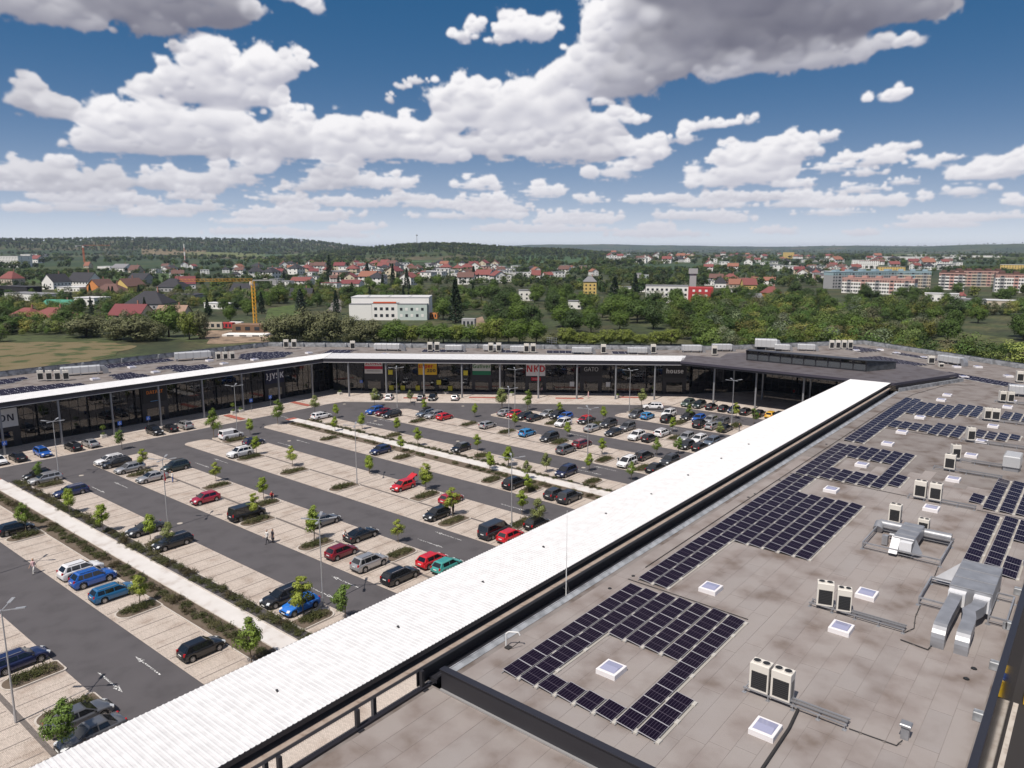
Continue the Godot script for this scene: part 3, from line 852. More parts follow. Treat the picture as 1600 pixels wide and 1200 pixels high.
const TOWN := [
	[-978, 676, 60, "e", 1.32],
	[-1173, 948, 125, "c", 1.11],
	[-1113, 872, 60, "i", 1.53],
	[-997, 781, 35, "g", 1.62],
	[-809, 540, 20, "g", 1.33],
	[-1082, 929, 20, "c", 1.67],
	[-757, 650, 60, "h", 1.26],
	[-929, 845, 125, "d", 1.57],
	[-874, 735, 35, "i", 1.68],
	[-1253, 913, 110, "g", 1.4],
	[-901, 675, 60, "i", 1.28],
	[-1055, 774, 60, "b", 1.45],
	[-796, 719, 110, "f", 1.66],
	[-1103, 908, 60, "i", 1.62],
	[-1161, 918, 150, "i", 1.49],
	[-977, 912, 125, "i", 1.17],
	[-935, 759, 20, "d", 1.31],
	[-1136, 1023, 125, "i", 1.36],
	[-967, 638, 125, "h", 1.56],
	[-912, 725, 110, "f", 1.65],
	[-1283, 888, 20, "f", 1.1],
	[-743, 579, 110, "f", 1.68],
	[-900, 629, 110, "d", 1.69],
	[-1188, 863, 125, "e", 1.62],
	[-796, 521, 110, "d", 1.59],
	[-827, 670, 125, "c", 1.66],
	[-1092, 689, 20, "d", 1.45],
	[-868, 698, 150, "d", 1.14],
	[-871, 660, 150, "c", 1.31],
	[-1173, 991, 150, "a", 1.14],
	[-914, 690, 110, "b", 1.29],
	[-1059, 755, 110, "i", 1.46],
	[-843, 616, 60, "g", 1.12],
	[-1007, 850, 110, "b", 1.23],
	[-1148, 936, 110, "g", 1.46],
	[-921, 808, 35, "a", 1.61],
	[-907, 652, 125, "c", 1.63],
	[-1229, 846, 35, "d", 1.42],
	[-1139, 771, 150, "a", 1.58],
	[-974, 845, 110, "f", 1.18],
	[-1016, 877, 125, "c", 1.31],
	[-1016, 756, 35, "b", 1.65],
	[-823, 517, 60, "d", 1.63],
	[-725, 570, 20, "h", 1.53],
	[-634, 625, 110, "f", 1.55],
	[-952, 896, 60, "c", 1.14],
	[-669, 556, 35, "i", 1.41],
	[-726, 852, 125, "h", 1.13],
	[-817, 704, 20, "f", 1.24],
	[-1034, 1053, 20, "d", 1.65],
	[-580, 500, 20, "d", 1.42],
	[-1054, 946, 20, "b", 1.63],
	[-902, 1061, 125, "g", 1.65],
	[-799, 825, 35, "c", 1.55],
	[-725, 763, 110, "i", 1.13],
	[-541, 618, 20, "a", 1.57],
	[-841, 705, 150, "a", 1.12],
	[-758, 765, 20, "d", 1.19],
	[-839, 804, 110, "b", 1.28],
	[-709, 868, 20, "h", 1.18],
	[-579, 635, 20, "d", 1.44],
	[-683, 674, 150, "i", 1.42],
	[-628, 524, 150, "e", 1.13],
	[-813, 907, 125, "e", 1.67],
	[-1025, 848, 60, "a", 1.26],
	[-860, 976, 20, "i", 1.18],
	[-557, 521, 110, "a", 1.44],
	[-1000, 989, 150, "i", 1.59],
	[-557, 655, 150, "d", 1.5],
	[-992, 1021, 20, "e", 1.45],
	[-668, 580, 20, "f", 1.13],
	[-1142, 1007, 20, "a", 1.6],
	[-614, 709, 110, "f", 1.6],
	[-1062, 983, 60, "f", 1.7],
	[-907, 921, 20, "i", 1.43],
	[-719, 737, 35, "i", 1.62],
	[-755, 804, 125, "c", 1.52],
	[-828, 782, 60, "b", 1.15],
	[-912, 1012, 60, "g", 1.51],
	[-597, 713, 125, "i", 1.19],
	[-881, 1035, 125, "i", 1.4],
	[-519, 565, 35, "b", 1.45],
	[-988, 902, 110, "i", 1.45],
	[-696, 627, 110, "g", 1.67],
	[-767, 837, 60, "c", 1.61],
	[-793, 932, 125, "b", 1.26],
	[-897, 789, 35, "d", 1.29],
	[-682, 837, 125, "f", 1.46],
	[-553, 635, 125, "h", 1.43],
	[-597, 504, 20, "e", 1.57],
	[-516, 612, 150, "a", 1.49],
	[-524, 634, 35, "i", 1.25],
	[-555, 605, 110, "b", 1.64],
	[-650, 632, 20, "c", 1.15],
	[-813, 934, 60, "h", 1.31],
	[-1036, 1116, 125, "d", 1.3],
	[-934, 932, 125, "d", 1.45],
	[-938, 1101, 125, "i", 1.36],
	[-649, 658, 110, "i", 1.51],
	[-932, 1064, 110, "g", 1.67],
	[-963, 809, 150, "b", 1.54],
	[-618, 657, 110, "i", 1.19],
	[-707, 843, 60, "b", 1.16],
	[-616, 734, 125, "f", 1.49],
	[-762, 980, 35, "h", 1.14],
	[-638, 773, 60, "f", 1.28],
	[-660, 955, 125, "a", 1.03],
	[-733, 1099, 35, "h", 1.15],
	[-694, 901, 20, "d", 1.17],
	[-531, 721, 60, "a", 0.98],
	[-614, 874, 20, "b", 1.35],
	[-660, 936, 35, "f", 1.39],
	[-551, 770, 60, "f", 1.3],
	[-780, 970, 110, "i", 1.33],
	[-585, 751, 125, "i", 1.12],
	[-648, 852, 150, "e", 1.19],
	[-554, 856, 150, "e", 1.05],
	[-794, 951, 20, "i", 1.22],
	[-692, 1006, 150, "e", 0.99],
	[-609, 762, 60, "i", 1.01],
	[-648, 914, 150, "i", 1.18],
	[-668, 800, 125, "f", 1.15],
	[-749, 895, 110, "h", 1.06],
	[-745, 1063, 20, "h", 1.32],
	[-938, 1542, 35, "i", 2.4],
	[-1864, 3050, 35, "e", 2.1],
	[-1079, 1884, 35, "h", 1.81],
	[-1424, 2388, 60, "i", 2.1],
	[-1193, 2141, 125, "e", 1.7],
	[-1388, 2720, 20, "h", 1.58],
	[-1033, 1776, 110, "f", 1.85],
	[-906, 1617, 110, "i", 2.2],
	[-1007, 1783, 35, "b", 1.93],
	[-1352, 2190, 150, "a", 1.9],
	[-1299, 2166, 35, "a", 1.84],
	[-1363, 2735, 20, "h", 1.72],
	[-1606, 3111, 125, "a", 1.44],
	[-888, 1817, 125, "e", 1.64],
	[-1630, 2754, 20, "f", 1.52],
	[-1189, 1940, 125, "i", 1.68],
	[-1461, 3005, 110, "a", 1.65],
	[-1128, 2248, 20, "a", 1.74],
	[-861, 1655, 20, "a", 1.99],
	[-2055, 3334, 20, "e", 1.57],
	[-1267, 2068, 35, "i", 2.3],
	[-1247, 2594, 110, "g", 2.2],
	[-1715, 2785, 125, "a", 2.01],
	[-1608, 3320, 60, "d", 1.81],
	[-1285, 2383, 125, "b", 2.18],
	[-916, 1836, 60, "d", 1.79],
	[-1388, 2848, 35, "e", 1.81],
	[-1291, 2547, 35, "f", 1.67],
	[-1172, 2277, 125, "e", 2.11],
	[-1916, 3118, 125, "a", 2.15],
	[-1094, 2147, 35, "f", 1.5],
	[-1109, 2227, 20, "e", 2.28],
	[-978, 1776, 110, "a", 2.05],
	[-1572, 2578, 20, "d", 2.36],
	[-1839, 3428, 150, "b", 1.48],
	[-2053, 3513, 150, "b", 1.55],
	[-1235, 3463, 35, "b", 1.46],
	[-640, 2051, 60, "d", 1.65],
	[-643, 1994, 35, "f", 1.43],
	[-595, 1333, 20, "i", 1.38],
	[-866, 2941, 20, "a", 1.93],
	[-1025, 2719, 60, "a", 1.88],
	[-528, 1524, 110, "d", 1.91],
	[-763, 2159, 60, "e", 1.38],
	[-915, 2874, 125, "c", 1.68],
	[-1090, 3275, 125, "i", 1.54],
	[-811, 1808, 125, "i", 1.81],
	[-627, 1816, 110, "i", 1.45],
	[-736, 2541, 20, "c", 1.6],
	[-1187, 2817, 150, "b", 1.95],
	[-373, 1212, 150, "f", 1.73],
	[-754, 2416, 60, "d", 1.43],
	[-552, 1479, 60, "i", 1.58],
	[-520, 1143, 20, "a", 1.31],
	[-862, 2584, 150, "e", 1.66],
	[-660, 1453, 125, "a", 1.49],
	[-600, 1508, 110, "b", 1.82],
	[-1063, 2402, 20, "b", 1.59],
	[-624, 1443, 125, "i", 1.79],
	[-1030, 2384, 60, "f", 1.62],
	[-490, 1169, 20, "e", 1.5],
	[-911, 2317, 150, "b", 1.88],
	[-617, 2059, 150, "f", 1.31],
	[-1420, 3269, 20, "b", 1.97],
	[-443, 1524, 110, "f", 1.55],
	[-1231, 2701, 125, "i", 1.31],
	[-1291, 3230, 20, "e", 1.68],
	[-1052, 2603, 125, "h", 1.86],
	[-1336, 3228, 150, "g", 1.6],
	[-437, 1217, 125, "f", 1.82],
	[-813, 2472, 20, "b", 1.39],
	[-881, 1942, 125, "e", 1.34],
	[-556, 1516, 60, "f", 1.9],
	[-753, 1952, 35, "a", 1.42],
	[-400, 1180, 125, "i", 1.68],
	[-825, 2080, 125, "c", 1.86],
	[-363, 1393, 60, "a", 1.06],
	[-279, 926, 60, "f", 1.31],
	[-386, 1232, 20, "e", 1.2],
	[-307, 945, 110, "a", 1.28],
	[-426, 1417, 125, "i", 0.92],
	[-263, 955, 110, "i", 1.12],
	[-316, 1028, 125, "d", 1.37],
	[-428, 1288, 110, "d", 0.92],
	[-315, 1100, 125, "c", 0.92],
	[-272, 902, 35, "h", 1.15],
	[-358, 1087, 20, "g", 1.27],
	[-250, 931, 150, "a", 1.37],
	[-258, 861, 110, "f", 1.13],
	[-393, 1351, 35, "b", 1.14],
	[-320, 989, 125, "g", 1.25],
	[-446, 1467, 35, "i", 1.1],
	[-360, 1259, 35, "i", 1.22],
	[-325, 1186, 20, "c", 0.99],
	[-447, 1363, 125, "d", 1.05],
	[-285, 1089, 20, "d", 1.37],
	[-228, 888, 110, "f", 1.02],
	[-303, 1163, 110, "e", 1.25],
	[-270, 978, 125, "f", 1.18],
	[-341, 1166, 125, "b", 1.17],
	[-352, 1278, 150, "b", 1.27],
	[-332, 1276, 35, "a", 1.32],
	[-415, 1444, 35, "a", 1.21],
	[-380, 1166, 110, "f", 1.18],
	[-321, 1077, 60, "f", 1.06],
	[-362, 1138, 150, "d", 1.18],
	[-292, 1014, 150, "i", 1.29],
	[-310, 1008, 110, "c", 1.07],
	[-336, 1049, 110, "h", 1.01],
	[-307, 1185, 60, "i", 1.14],
	[-235, 1446, 125, "f", 1.78],
	[-554, 1974, 60, "i", 1.79],
	[-560, 2288, 35, "a", 1.64],
	[-547, 2339, 20, "d", 1.79],
	[-393, 2151, 20, "c", 1.8],
	[-490, 2104, 150, "g", 1.7],
	[-312, 1909, 35, "a", 1.43],
	[-414, 1781, 20, "b", 1.43],
	[-515, 1813, 60, "e", 2.13],
	[-289, 1593, 35, "e", 2.05],
	[-430, 1813, 125, "b", 1.76],
	[-323, 1488, 35, "a", 1.56],
	[-320, 1881, 20, "i", 1.38],
	[-635, 2687, 35, "e", 2.05],
	[-509, 2059, 125, "f", 1.76],
	[-347, 1770, 20, "g", 1.69],
	[-268, 1791, 125, "i", 1.38],
	[-255, 1425, 20, "d", 1.36],
	[-446, 2054, 150, "d", 2.1],
	[-295, 1522, 110, "b", 1.5],
	[-279, 1444, 60, "a", 1.35],
	[-322, 2015, 20, "b", 1.52],
	[-1124, 564, 60, "d", 1.33],
	[-878, 447, 60, "b", 1.23],
	[-1221, 607, 35, "f", 1.35],
	[-1011, 554, 60, "i", 1.08],
	[-1033, 599, 150, "d", 1.12],
	[-968, 583, 35, "b", 1.15],
	[-841, 501, 60, "d", 0.96],
	[-1123, 674, 110, "e", 1.28],
	[-925, 466, 150, "a", 1.24],
	[-1178, 592, 110, "c", 1.01],
	[-1346, 699, 150, "a", 1.38],
	[-1301, 642, 35, "b", 1.14],
	[-1102, 655, 150, "i", 1.02],
	[-1259, 669, 110, "a", 1.05],
	[-1108, 530, 20, "f", 1.13],
	[-1104, 545, 125, "b", 1.11],
	[-710, 505, 125, "f", 1.02],
	[-797, 579, 110, "i", 1.12],
	[-662, 510, 60, "b", 0.85],
	[-680, 539, 125, "d", 1.04],
	[-680, 495, 35, "f", 1.17],
	[-662, 439, 110, "f", 1.05],
	[-578, 462, 125, "i", 1.04],
	[-631, 508, 125, "g", 1.22],
	[-310, 732, 110, "h", 0.88],
	[-292, 755, 150, "e", 0.87],
	[-326, 714, 125, "f", 0.89],
	[-316, 782, 125, "h", 0.82],
	[-316, 699, 20, "f", 0.88],
	[-270, 735, 20, "e", 0.98],
	[-324, 732, 20, "b", 1.22],
	[-316, 749, 35, "c", 1.23],
	[-290, 719, 35, "b", 0.89],
	[-2033, 691, 20, "a", 2.01],
	[-2791, 937, 125, "d", 1.56],
	[-2539, 863, 35, "a", 2.03],
	[-2638, 864, 110, "i", 1.86],
	[-2087, 699, 150, "f", 1.85],
	[-2060, 654, 60, "c", 1.68],
]
const BLOCKS := [
	["long white and pink block of flats with dark loggias right of the woods", -178.3, 655.3, -124.8, 654.7, 12, 4, "white", "pink", "pink", 5],
	["grey and turquoise block of flats behind the pink one, left", -206.8, 708.6, -166.2, 770.5, 12, 5, "grey", "turquoise", "turquoise", 5],
	["turquoise-roofed block behind the pink one, right", -165.8, 770.8, -137.4, 779.2, 12, 5, "beige", "turquoise", "turquoise", 3],
	["pink and white block of flats right of the long one", -126.8, 759.9, -107.3, 762.4, 12, 5, "white", "pink", "brown", 3],
	["tall brown-pink block of flats with many loggias", -127.2, 832.9, -89.1, 848.2, 12, 5, "beige", "pink", "brown", 5],
	["white block of flats with rose top and brown roof at the right edge", -83.2, 744.3, -45, 752, 13, 5, "white", "pink", "brown", 4],
]
const HALL := [-291.6, 258.8]
const SCHOOL := [-231.9, 464.4]
const CRANE := [-317.3, 197.3, 225, -1975.2, 773.5, 35, -1710.5, 890.6, -2419, 2317.5]
const SITE_BOXES := [
	["crimson site container behind the sand, left", -316.8, 182.8, 6, 2.4, 2.6, "red", 30, "site_container", "container"],
	["white site container next to the crimson one", -316.1, 186.9, 6, 2.4, 2.6, "white", 30, "site_container", "container"],
	["pale hoarding with dark panels at the left of the building site", -319.4, 177.1, 9, 1, 3, "beige", 35, "site_hoarding", "hoarding"],
	["unfinished brown ground floor of the building site", -296.2, 182.1, 14, 8, 3.2, "brown", 35, "unfinished_house", "building"],
	["low white concrete slab of the building site", -282.5, 171.2, 18, 7, 0.8, "white", 35, "foundation", "foundation"],
	["dark grey shed by the sand heap right of the white hall", -230.7, 252.7, 6, 4, 4.4, "grey", 30, "site_shed", "shed"],
	["orange machine parked right of the white hall", -277.4, 276.3, 5, 3, 3, "orange", 30, "digger", "vehicle"],
	["small orange machine beside the sand heap", -220.9, 253.6, 3, 2, 2, "orange", 50, "loader", "vehicle"],
]
const PATCHES := [
	["meadow", "green", [0.1, 0.17, 0.04], [-1125, 365, -1181, 450, -1059, 531, -869, 439, -777, 369, -859, 339, -893, 293], -0.05],
	["dry_grass", "dry", [0.23, 0.19, 0.1], [-346, 92, -303, 127, -284, 127, -268, 114, -249, 92, -243, 69, -252, 63], -0.1],
	["grass_strip", "strip", [0.1, 0.13, 0.04], [-372, 99, -294, 162, -276, 152, -347, 92], -0.12],
	["lawn", "lawn", [0.12, 0.18, 0.04], [-400, 258, -421, 296, -329, 231, -331, 211], -0.1],
	["sand", "sand", [0.46, 0.33, 0.23], [-289, 154, -313, 172, -297, 191, -256, 165, -270, 148], -0.08],
	["sand", "sand2", [0.46, 0.33, 0.23], [-251, 271, -265, 301, -222, 256, -228, 248], -0.08],
	["yard", "yard", [0.4, 0.37, 0.35], [-353, 266, -435, 333, -429, 337, -347, 271], -0.06],
	["grass", "g2", [0.13, 0.17, 0.05], [-209, 420, -217, 462, -195, 419, -196, 395], -0.1],
	["grass", "g3", [0.12, 0.17, 0.04], [-138, 442, -143, 522, -129, 479, -128, 417], -0.1],
	["dry_grass", "d2", [0.27, 0.22, 0.1], [-123, 402, -126, 469, -106, 402, -112, 376], -0.1],
	["dry_grass", "d3", [0.27, 0.23, 0.11], [-82, 481, -72, 489, -65, 435, -70, 418], -0.1],
	["dry_grass", "d4", [0.25, 0.22, 0.1], [-90, 347, -80, 361, -75, 331, -83, 327], -0.1],
	["grass", "g4", [0.14, 0.16, 0.05], [-55, 301, -58, 337, -52, 374, -36, 363, -18, 348, -14, 278, -50, 275], -0.12],
	["footpath", "fp", [0.42, 0.38, 0.33], [-123, 288, -123, 292, -110, 273, -110, 270], -0.05],
	["dry_grass", "d5", [0.25, 0.21, 0.09], [-123, 292, -119, 298, -109, 275, -108, 270], -0.12],
]
const POND := [-49, 297, -51, 320, -48, 335, -38, 338, -34, 311, -38, 291]
const FIELDS := [
	["field", -62.33, -57.16, 3350, 4300, [0.2, 0.23, 0.07]],
	["field", -65.17, -61.07, 3900, 4500, [0.27, 0.21, 0.11]],
	["field", -58.05, -56.04, 3300, 4000, [0.07, 0.14, 0.05]],
	["field", -56.04, -53.53, 3200, 3700, [0.12, 0.17, 0.05]],
	["field", -50.26, -46.43, 2850, 3150, [0.1, 0.15, 0.06]],
	["field", -39.08, -33.2, 1750, 2700, [0.06, 0.13, 0.04]],
	["field", -30.05, -19.68, 1260, 1750, [0.05, 0.1, 0.04]],
	["field", -13.4, -10.28, 3300, 4600, [0.13, 0.17, 0.06]],
	["field", -8.07, -3.27, 2900, 4400, [0.1, 0.14, 0.04]],
	["field", -47.87, -42.52, 1900, 2100, [0.08, 0.15, 0.04]],
]
const TREES := [
	[-329.1, 126.7, 11.4, 18.9, 3, "meadow willow"],
	[-310.4, 130.6, 11.3, 13, 3, "meadow willow"],
	[-299.8, 133.9, 12.1, 17.6, 3, "meadow willow"],
	[-293.7, 138.8, 9.8, 9.8, 3, "meadow willow"],
	[-302.7, 148.2, 15.1, 13.7, 0, "meadow willow"],
	[-287.7, 149.1, 13.8, 9, 2, "meadow willow"],
	[-286.4, 152.9, 14.5, 9.1, 3, "meadow willow"],
	[-375.5, 113.5, 8.8, 14.3, 1, "meadow willow"],
	[-374.1, 121.3, 7.5, 8.4, 1, "meadow willow"],
	[-363, 126.9, 7.7, 10.7, 0, "meadow willow"],
	[-373.1, 135.9, 11.5, 12.8, 1, "garden"],
	[-250.3, 163.8, 13.5, 12.2, 3, "willow"],
	[-246.5, 166.8, 14.1, 12.9, 3, "willow"],
	[-241.7, 170.8, 17, 12.4, 3, "willow"],
	[-237, 174.6, 14.6, 13, 3, "willow"],
	[-233.7, 177.2, 16, 12.5, 3, "willow"],
	[-227.9, 181.9, 13.6, 11.3, 3, "willow"],
	[-224.4, 184.8, 11.3, 12.9, 3, "willow"],
	[-220.8, 187.7, 11.5, 11, 3, "willow"],
	[-216.9, 190.9, 8.8, 10.9, 0, "belt"],
	[-214.1, 193.2, 10.8, 11, 0, "belt"],
	[-209.7, 196.7, 8.5, 9.3, 2, "belt"],
	[-204.5, 200.9, 9.5, 10.3, 0, "belt"],
	[-200.1, 204.5, 9, 10.8, 0, "belt"],
	[-196.2, 207.7, 9, 9.2, 2, "belt"],
	[-192.1, 211.1, 8.4, 10.5, 0, "belt"],
	[-188.8, 213.7, 10, 8.7, 2, "belt"],
	[-184.4, 217.3, 11.9, 9.5, 2, "belt"],
	[-180.6, 220.4, 11.2, 8.9, 0, "belt"],
	[-177.3, 223, 11.2, 9.7, 0, "belt"],
	[-172.4, 227.1, 10.6, 9.8, 0, "belt"],
	[-164.4, 226.1, 6.2, 9.1, 3, "yellow bush"],
	[-160.1, 229.6, 8.4, 9.4, 2, "yellow bush"],
	[-156.3, 232.7, 6.3, 9.2, 2, "yellow bush"],
	[-152, 236.2, 5.8, 9.4, 2, "yellow bush"],
	[-147.9, 239.5, 7.6, 9.2, 2, "yellow bush"],
	[-143.2, 243.3, 7.7, 9.7, 2, "yellow bush"],
	[-138.5, 247.1, 5.5, 9.2, 2, "yellow bush"],
	[-133.8, 251, 6.8, 8.7, 2, "yellow bush"],
	[-129.5, 254.5, 7.7, 9.1, 2, "yellow bush"],
	[-95.4, 277.4, 5, 7.2, 2, "pond shrub"],
	[-92.2, 280, 4.9, 7.2, 2, "pond shrub"],
	[-90, 281.8, 4.1, 6.3, 2, "pond shrub"],
	[-86.8, 284.4, 4.2, 6.7, 2, "pond shrub"],
	[-84, 286.6, 5.1, 7, 2, "pond shrub"],
	[-82.2, 288.1, 5.8, 5.9, 2, "pond shrub"],
	[-80, 289.9, 5.8, 6.5, 2, "pond shrub"],
	[-77.5, 292, 4.9, 6.8, 2, "pond shrub"],
	[-74.7, 294.2, 4.8, 7.9, 2, "pond shrub"],
	[-72.5, 296, 4.1, 6.9, 2, "pond shrub"],
	[-68.8, 299, 5.7, 7.8, 2, "pond shrub"],
	[-67.2, 300.3, 4.7, 7.4, 2, "pond shrub"],
	[-64, 302.9, 4.7, 6.6, 2, "pond shrub"],
	[-59, 291.2, 4.2, 7, 2, "pond shrub"],
	[-55.4, 294.1, 5.7, 5.8, 2, "pond shrub"],
	[-54, 295.3, 2.6, 5.9, 2, "pond shrub"],
	[-85.5, 310.6, 8.1, 15.8, 6, "tan"],
	[-81.1, 328.1, 9.8, 10.9, 0, "woods"],
	[-70.4, 331.1, 8.5, 13.4, 3, "woods"],
	[-61.2, 341.4, 10, 13.1, 3, "woods"],
	[-104.9, 276.9, 6.3, 9.5, 0, "woods"],
	[-113, 285.6, 6.5, 7, 0, "woods"],
	[-30.8, 292, 6.3, 4.8, 1, "behind pond"],
	[-28.7, 295.4, 6.1, 4.1, 1, "behind pond"],
	[-26.6, 299.3, 5.8, 4.6, 1, "behind pond"],
	[-24.3, 302.2, 6, 5.2, 0, "behind pond"],
	[-21.9, 304, 6.9, 4.6, 0, "behind pond"],
	[-251.1, 265.4, 21.8, 10.4, 7, "spruce"],
	[-521.1, 467.6, 22.9, 7.9, 7, "spruce"],
	[-472.8, 440.1, 19.9, 8.5, 7, "spruce"],
	[-675.4, 514, 29.4, 11.2, 7, "spruce"],
	[-759.9, 638.4, 19.1, 11.3, 7, "spruce"],
	[-552.7, 613.6, 17.5, 9.4, 7, "spruce"],
	[-273.6, 450.2, 17.2, 11, 7, "spruce"],
	[-291.2, 509.2, 18.1, 8.9, 7, "spruce"],
	[-370.7, 260.6, 13.1, 9.4, 8, "spruce"],
	[-336.4, 294.3, 12.9, 11, 1, "town"],
	[-403.9, 284.2, 15.2, 10.3, 0, "town"],
	[-167.2, 508.8, 10.3, 10, 1, "woods"],
	[-112.8, 305.6, 10.3, 10.7, 1, "woods"],
	[-93.1, 362.3, 10.7, 10.1, 1, "woods"],
	[-27.8, 355.8, 11, 8.9, 1, "woods"],
	[-134.1, 319.7, 11.5, 10.1, 5, "woods"],
	[-162.7, 543.7, 10.8, 9.3, 1, "woods"],
	[-68.4, 409.3, 10.1, 10.2, 0, "woods"],
	[-50.2, 330.9, 11.1, 10.3, 1, "woods"],
	[-127.2, 440.9, 11.5, 10.8, 1, "woods"],
	[-81.2, 316.2, 11.8, 12.1, 0, "woods"],
	[-203.3, 538.6, 13, 13.6, 1, "woods"],
	[-200.2, 496.9, 13.5, 10.5, 1, "woods"],
	[-202.6, 549.8, 11.7, 12, 0, "woods"],
	[-92.9, 340.3, 10.1, 9.1, 1, "woods"],
	[-97.3, 479, 9.1, 8.5, 1, "woods"],
	[-142.7, 457, 10.1, 8.4, 1, "woods"],
	[-222.9, 521.3, 10.2, 10.3, 0, "woods"],
	[-181.4, 427.9, 12.9, 11.8, 0, "woods"],
	[-178.6, 538, 13.7, 13.6, 5, "woods"],
	[-146.1, 337.6, 10, 8.5, 0, "woods"],
	[-123, 336.9, 12.1, 10.7, 1, "woods"],
	[-154.6, 440, 11, 11, 5, "woods"],
	[-107.1, 446.8, 10, 9.5, 5, "woods"],
	[-98.5, 508.8, 10.3, 9.6, 1, "woods"],
	[-151, 468.9, 10.1, 7.9, 1, "woods"],
	[-143.8, 430.6, 12.9, 13.5, 1, "woods"],
	[-66.6, 448.2, 13.3, 11.5, 5, "woods"],
	[-140.3, 572.4, 10.9, 10.4, 5, "woods"],
	[-106.4, 633.8, 10.6, 9.7, 1, "woods"],
	[-130.4, 282.4, 10.5, 11, 0, "woods"],
	[-215, 519.5, 9.9, 8.3, 5, "woods"],
	[-137.1, 377, 9.1, 9.5, 1, "woods"],
	[-179.8, 461, 11.5, 11.2, 5, "woods"],
	[-97.7, 666, 12.4, 9.7, 1, "woods"],
	[-85.6, 547.2, 10, 8.3, 1, "woods"],
	[-60.2, 321.8, 10.1, 7.7, 1, "woods"],
	[-148.5, 601, 10.1, 9.8, 1, "woods"],
	[-115.9, 561.4, 12.5, 12.6, 1, "woods"],
	[-94.3, 532.4, 9.1, 7.2, 1, "woods"],
	[-61.6, 481.4, 11.6, 9.2, 1, "woods"],
	[-52.4, 425.8, 10.2, 9.3, 0, "woods"],
	[-169.2, 533.6, 10.2, 8.5, 5, "woods"],
	[-161.8, 518.2, 9.9, 7.6, 5, "woods"],
	[-61.3, 591.6, 12, 12.4, 1, "woods"],
	[-139.2, 563.5, 13.6, 10.2, 5, "woods"],
	[-197.4, 446.6, 11.6, 10.9, 5, "woods"],
	[-117.3, 466.3, 11.5, 11.5, 0, "woods"],
	[-29, 369.8, 12.5, 12.3, 1, "woods"],
	[-62.3, 659.3, 10.3, 10.6, 0, "woods"],
	[-78.4, 387.8, 12.4, 10.4, 1, "woods"],
	[-112.1, 582.5, 12.4, 10.5, 1, "woods"],
	[-56.3, 382.8, 11.3, 9.5, 1, "woods"],
	[-43.5, 508.1, 10.2, 9.3, 0, "woods"],
	[-138.3, 308.3, 9.5, 8.8, 5, "woods"],
	[-175.6, 491.4, 12.2, 9.2, 1, "woods"],
	[-122, 522.7, 10.6, 9.7, 5, "woods"],
	[-279, 384, 11.1, 8.8, 5, "woods"],
	[-334.1, 378.4, 14, 14.6, 1, "woods"],
	[-223.9, 291.4, 9.7, 10.1, 0, "woods"],
	[-185.2, 352, 9.3, 9.1, 5, "woods"],
	[-245.4, 428.7, 9.3, 9.6, 0, "woods"],
	[-316.2, 389.1, 11.1, 10.8, 5, "woods"],
	[-242, 334.7, 13.5, 11.6, 5, "woods"],
	[-256.1, 353.9, 10.4, 8.5, 1, "woods"],
	[-228.1, 275.8, 9.8, 10.3, 5, "woods"],
	[-202.2, 373.1, 13.9, 14.1, 5, "woods"],
	[-307.2, 373.4, 14, 13.7, 5, "woods"],
	[-199.4, 282.8, 12.9, 13.1, 0, "woods"],
	[-193.5, 332.3, 13.8, 11.6, 0, "woods"],
	[-246.6, 346.1, 11.6, 10.5, 0, "woods"],
	[-313, 412.4, 14.3, 13.9, 0, "woods"],
	[-285.1, 353.2, 11.4, 10.8, 0, "woods"],
	[-218.6, 274.9, 14.2, 12.6, 0, "woods"],
	[-239.4, 406.7, 14.9, 13.5, 1, "woods"],
	[-177.9, 359.5, 14.1, 11.9, 0, "woods"],
	[-272.8, 377.2, 9.8, 9.7, 0, "woods"],
	[-260.6, 390.5, 11.3, 9, 0, "woods"],
	[-216, 429.3, 13.6, 11, 1, "woods"],
	[-305.1, 421.3, 13, 12, 1, "woods"],
	[-184.4, 269, 11.3, 11.3, 5, "woods"],
	[-293.1, 404.9, 11.4, 10.1, 1, "woods"],
	[-261.7, 382.7, 10.6, 10.7, 1, "woods"],
	[-198.8, 324, 13.5, 12.5, 0, "woods"],
	[-298.6, 427.6, 14.8, 11.8, 1, "woods"],
	[-230.9, 385.7, 9.6, 7.7, 0, "woods"],
	[-162.6, 301.9, 14.9, 11.3, 5, "woods"],
	[-241.7, 282.1, 11.3, 11.1, 5, "woods"],
	[-207.2, 242.6, 9.4, 9, 0, "woods"],
	[-157, 310.5, 10.1, 7.8, 0, "woods"],
	[-247.2, 373.9, 9.9, 9.3, 0, "woods"],
	[-301.5, 395.2, 9.4, 8.8, 0, "woods"],
	[-177.2, 343.2, 9.4, 7.5, 0, "woods"],
	[-207.5, 345.7, 13.6, 13.8, 0, "woods"],
	[-223.8, 444, 12.3, 11.8, 0, "woods"],
	[-211.2, 336.1, 9.1, 8.1, 1, "woods"],
	[-193.4, 296.2, 11.4, 9.4, 0, "woods"],
	[-199.4, 259.6, 13.8, 10.5, 5, "woods"],
	[-280.8, 396.2, 12.3, 9.5, 0, "woods"],
	[-151.7, 330.3, 13.9, 12.4, 0, "woods"],
	[-182.1, 321.4, 14, 13.9, 1, "woods"],
	[-317.7, 374.8, 13.1, 12.3, 5, "woods"],
	[-190.9, 340.8, 10.5, 10.5, 0, "woods"],
	[-261, 359.9, 9.4, 8.6, 0, "woods"],
	[-172.8, 289.7, 10.5, 9.5, 0, "woods"],
	[-174.9, 269.2, 10.8, 10.1, 1, "woods"],
	[-182.4, 388.4, 13.5, 10.9, 0, "woods"],
	[-622.1, 285.7, 8.3, 8.2, 5, "garden"],
	[-396.5, 226.8, 9.5, 7.8, 1, "garden"],
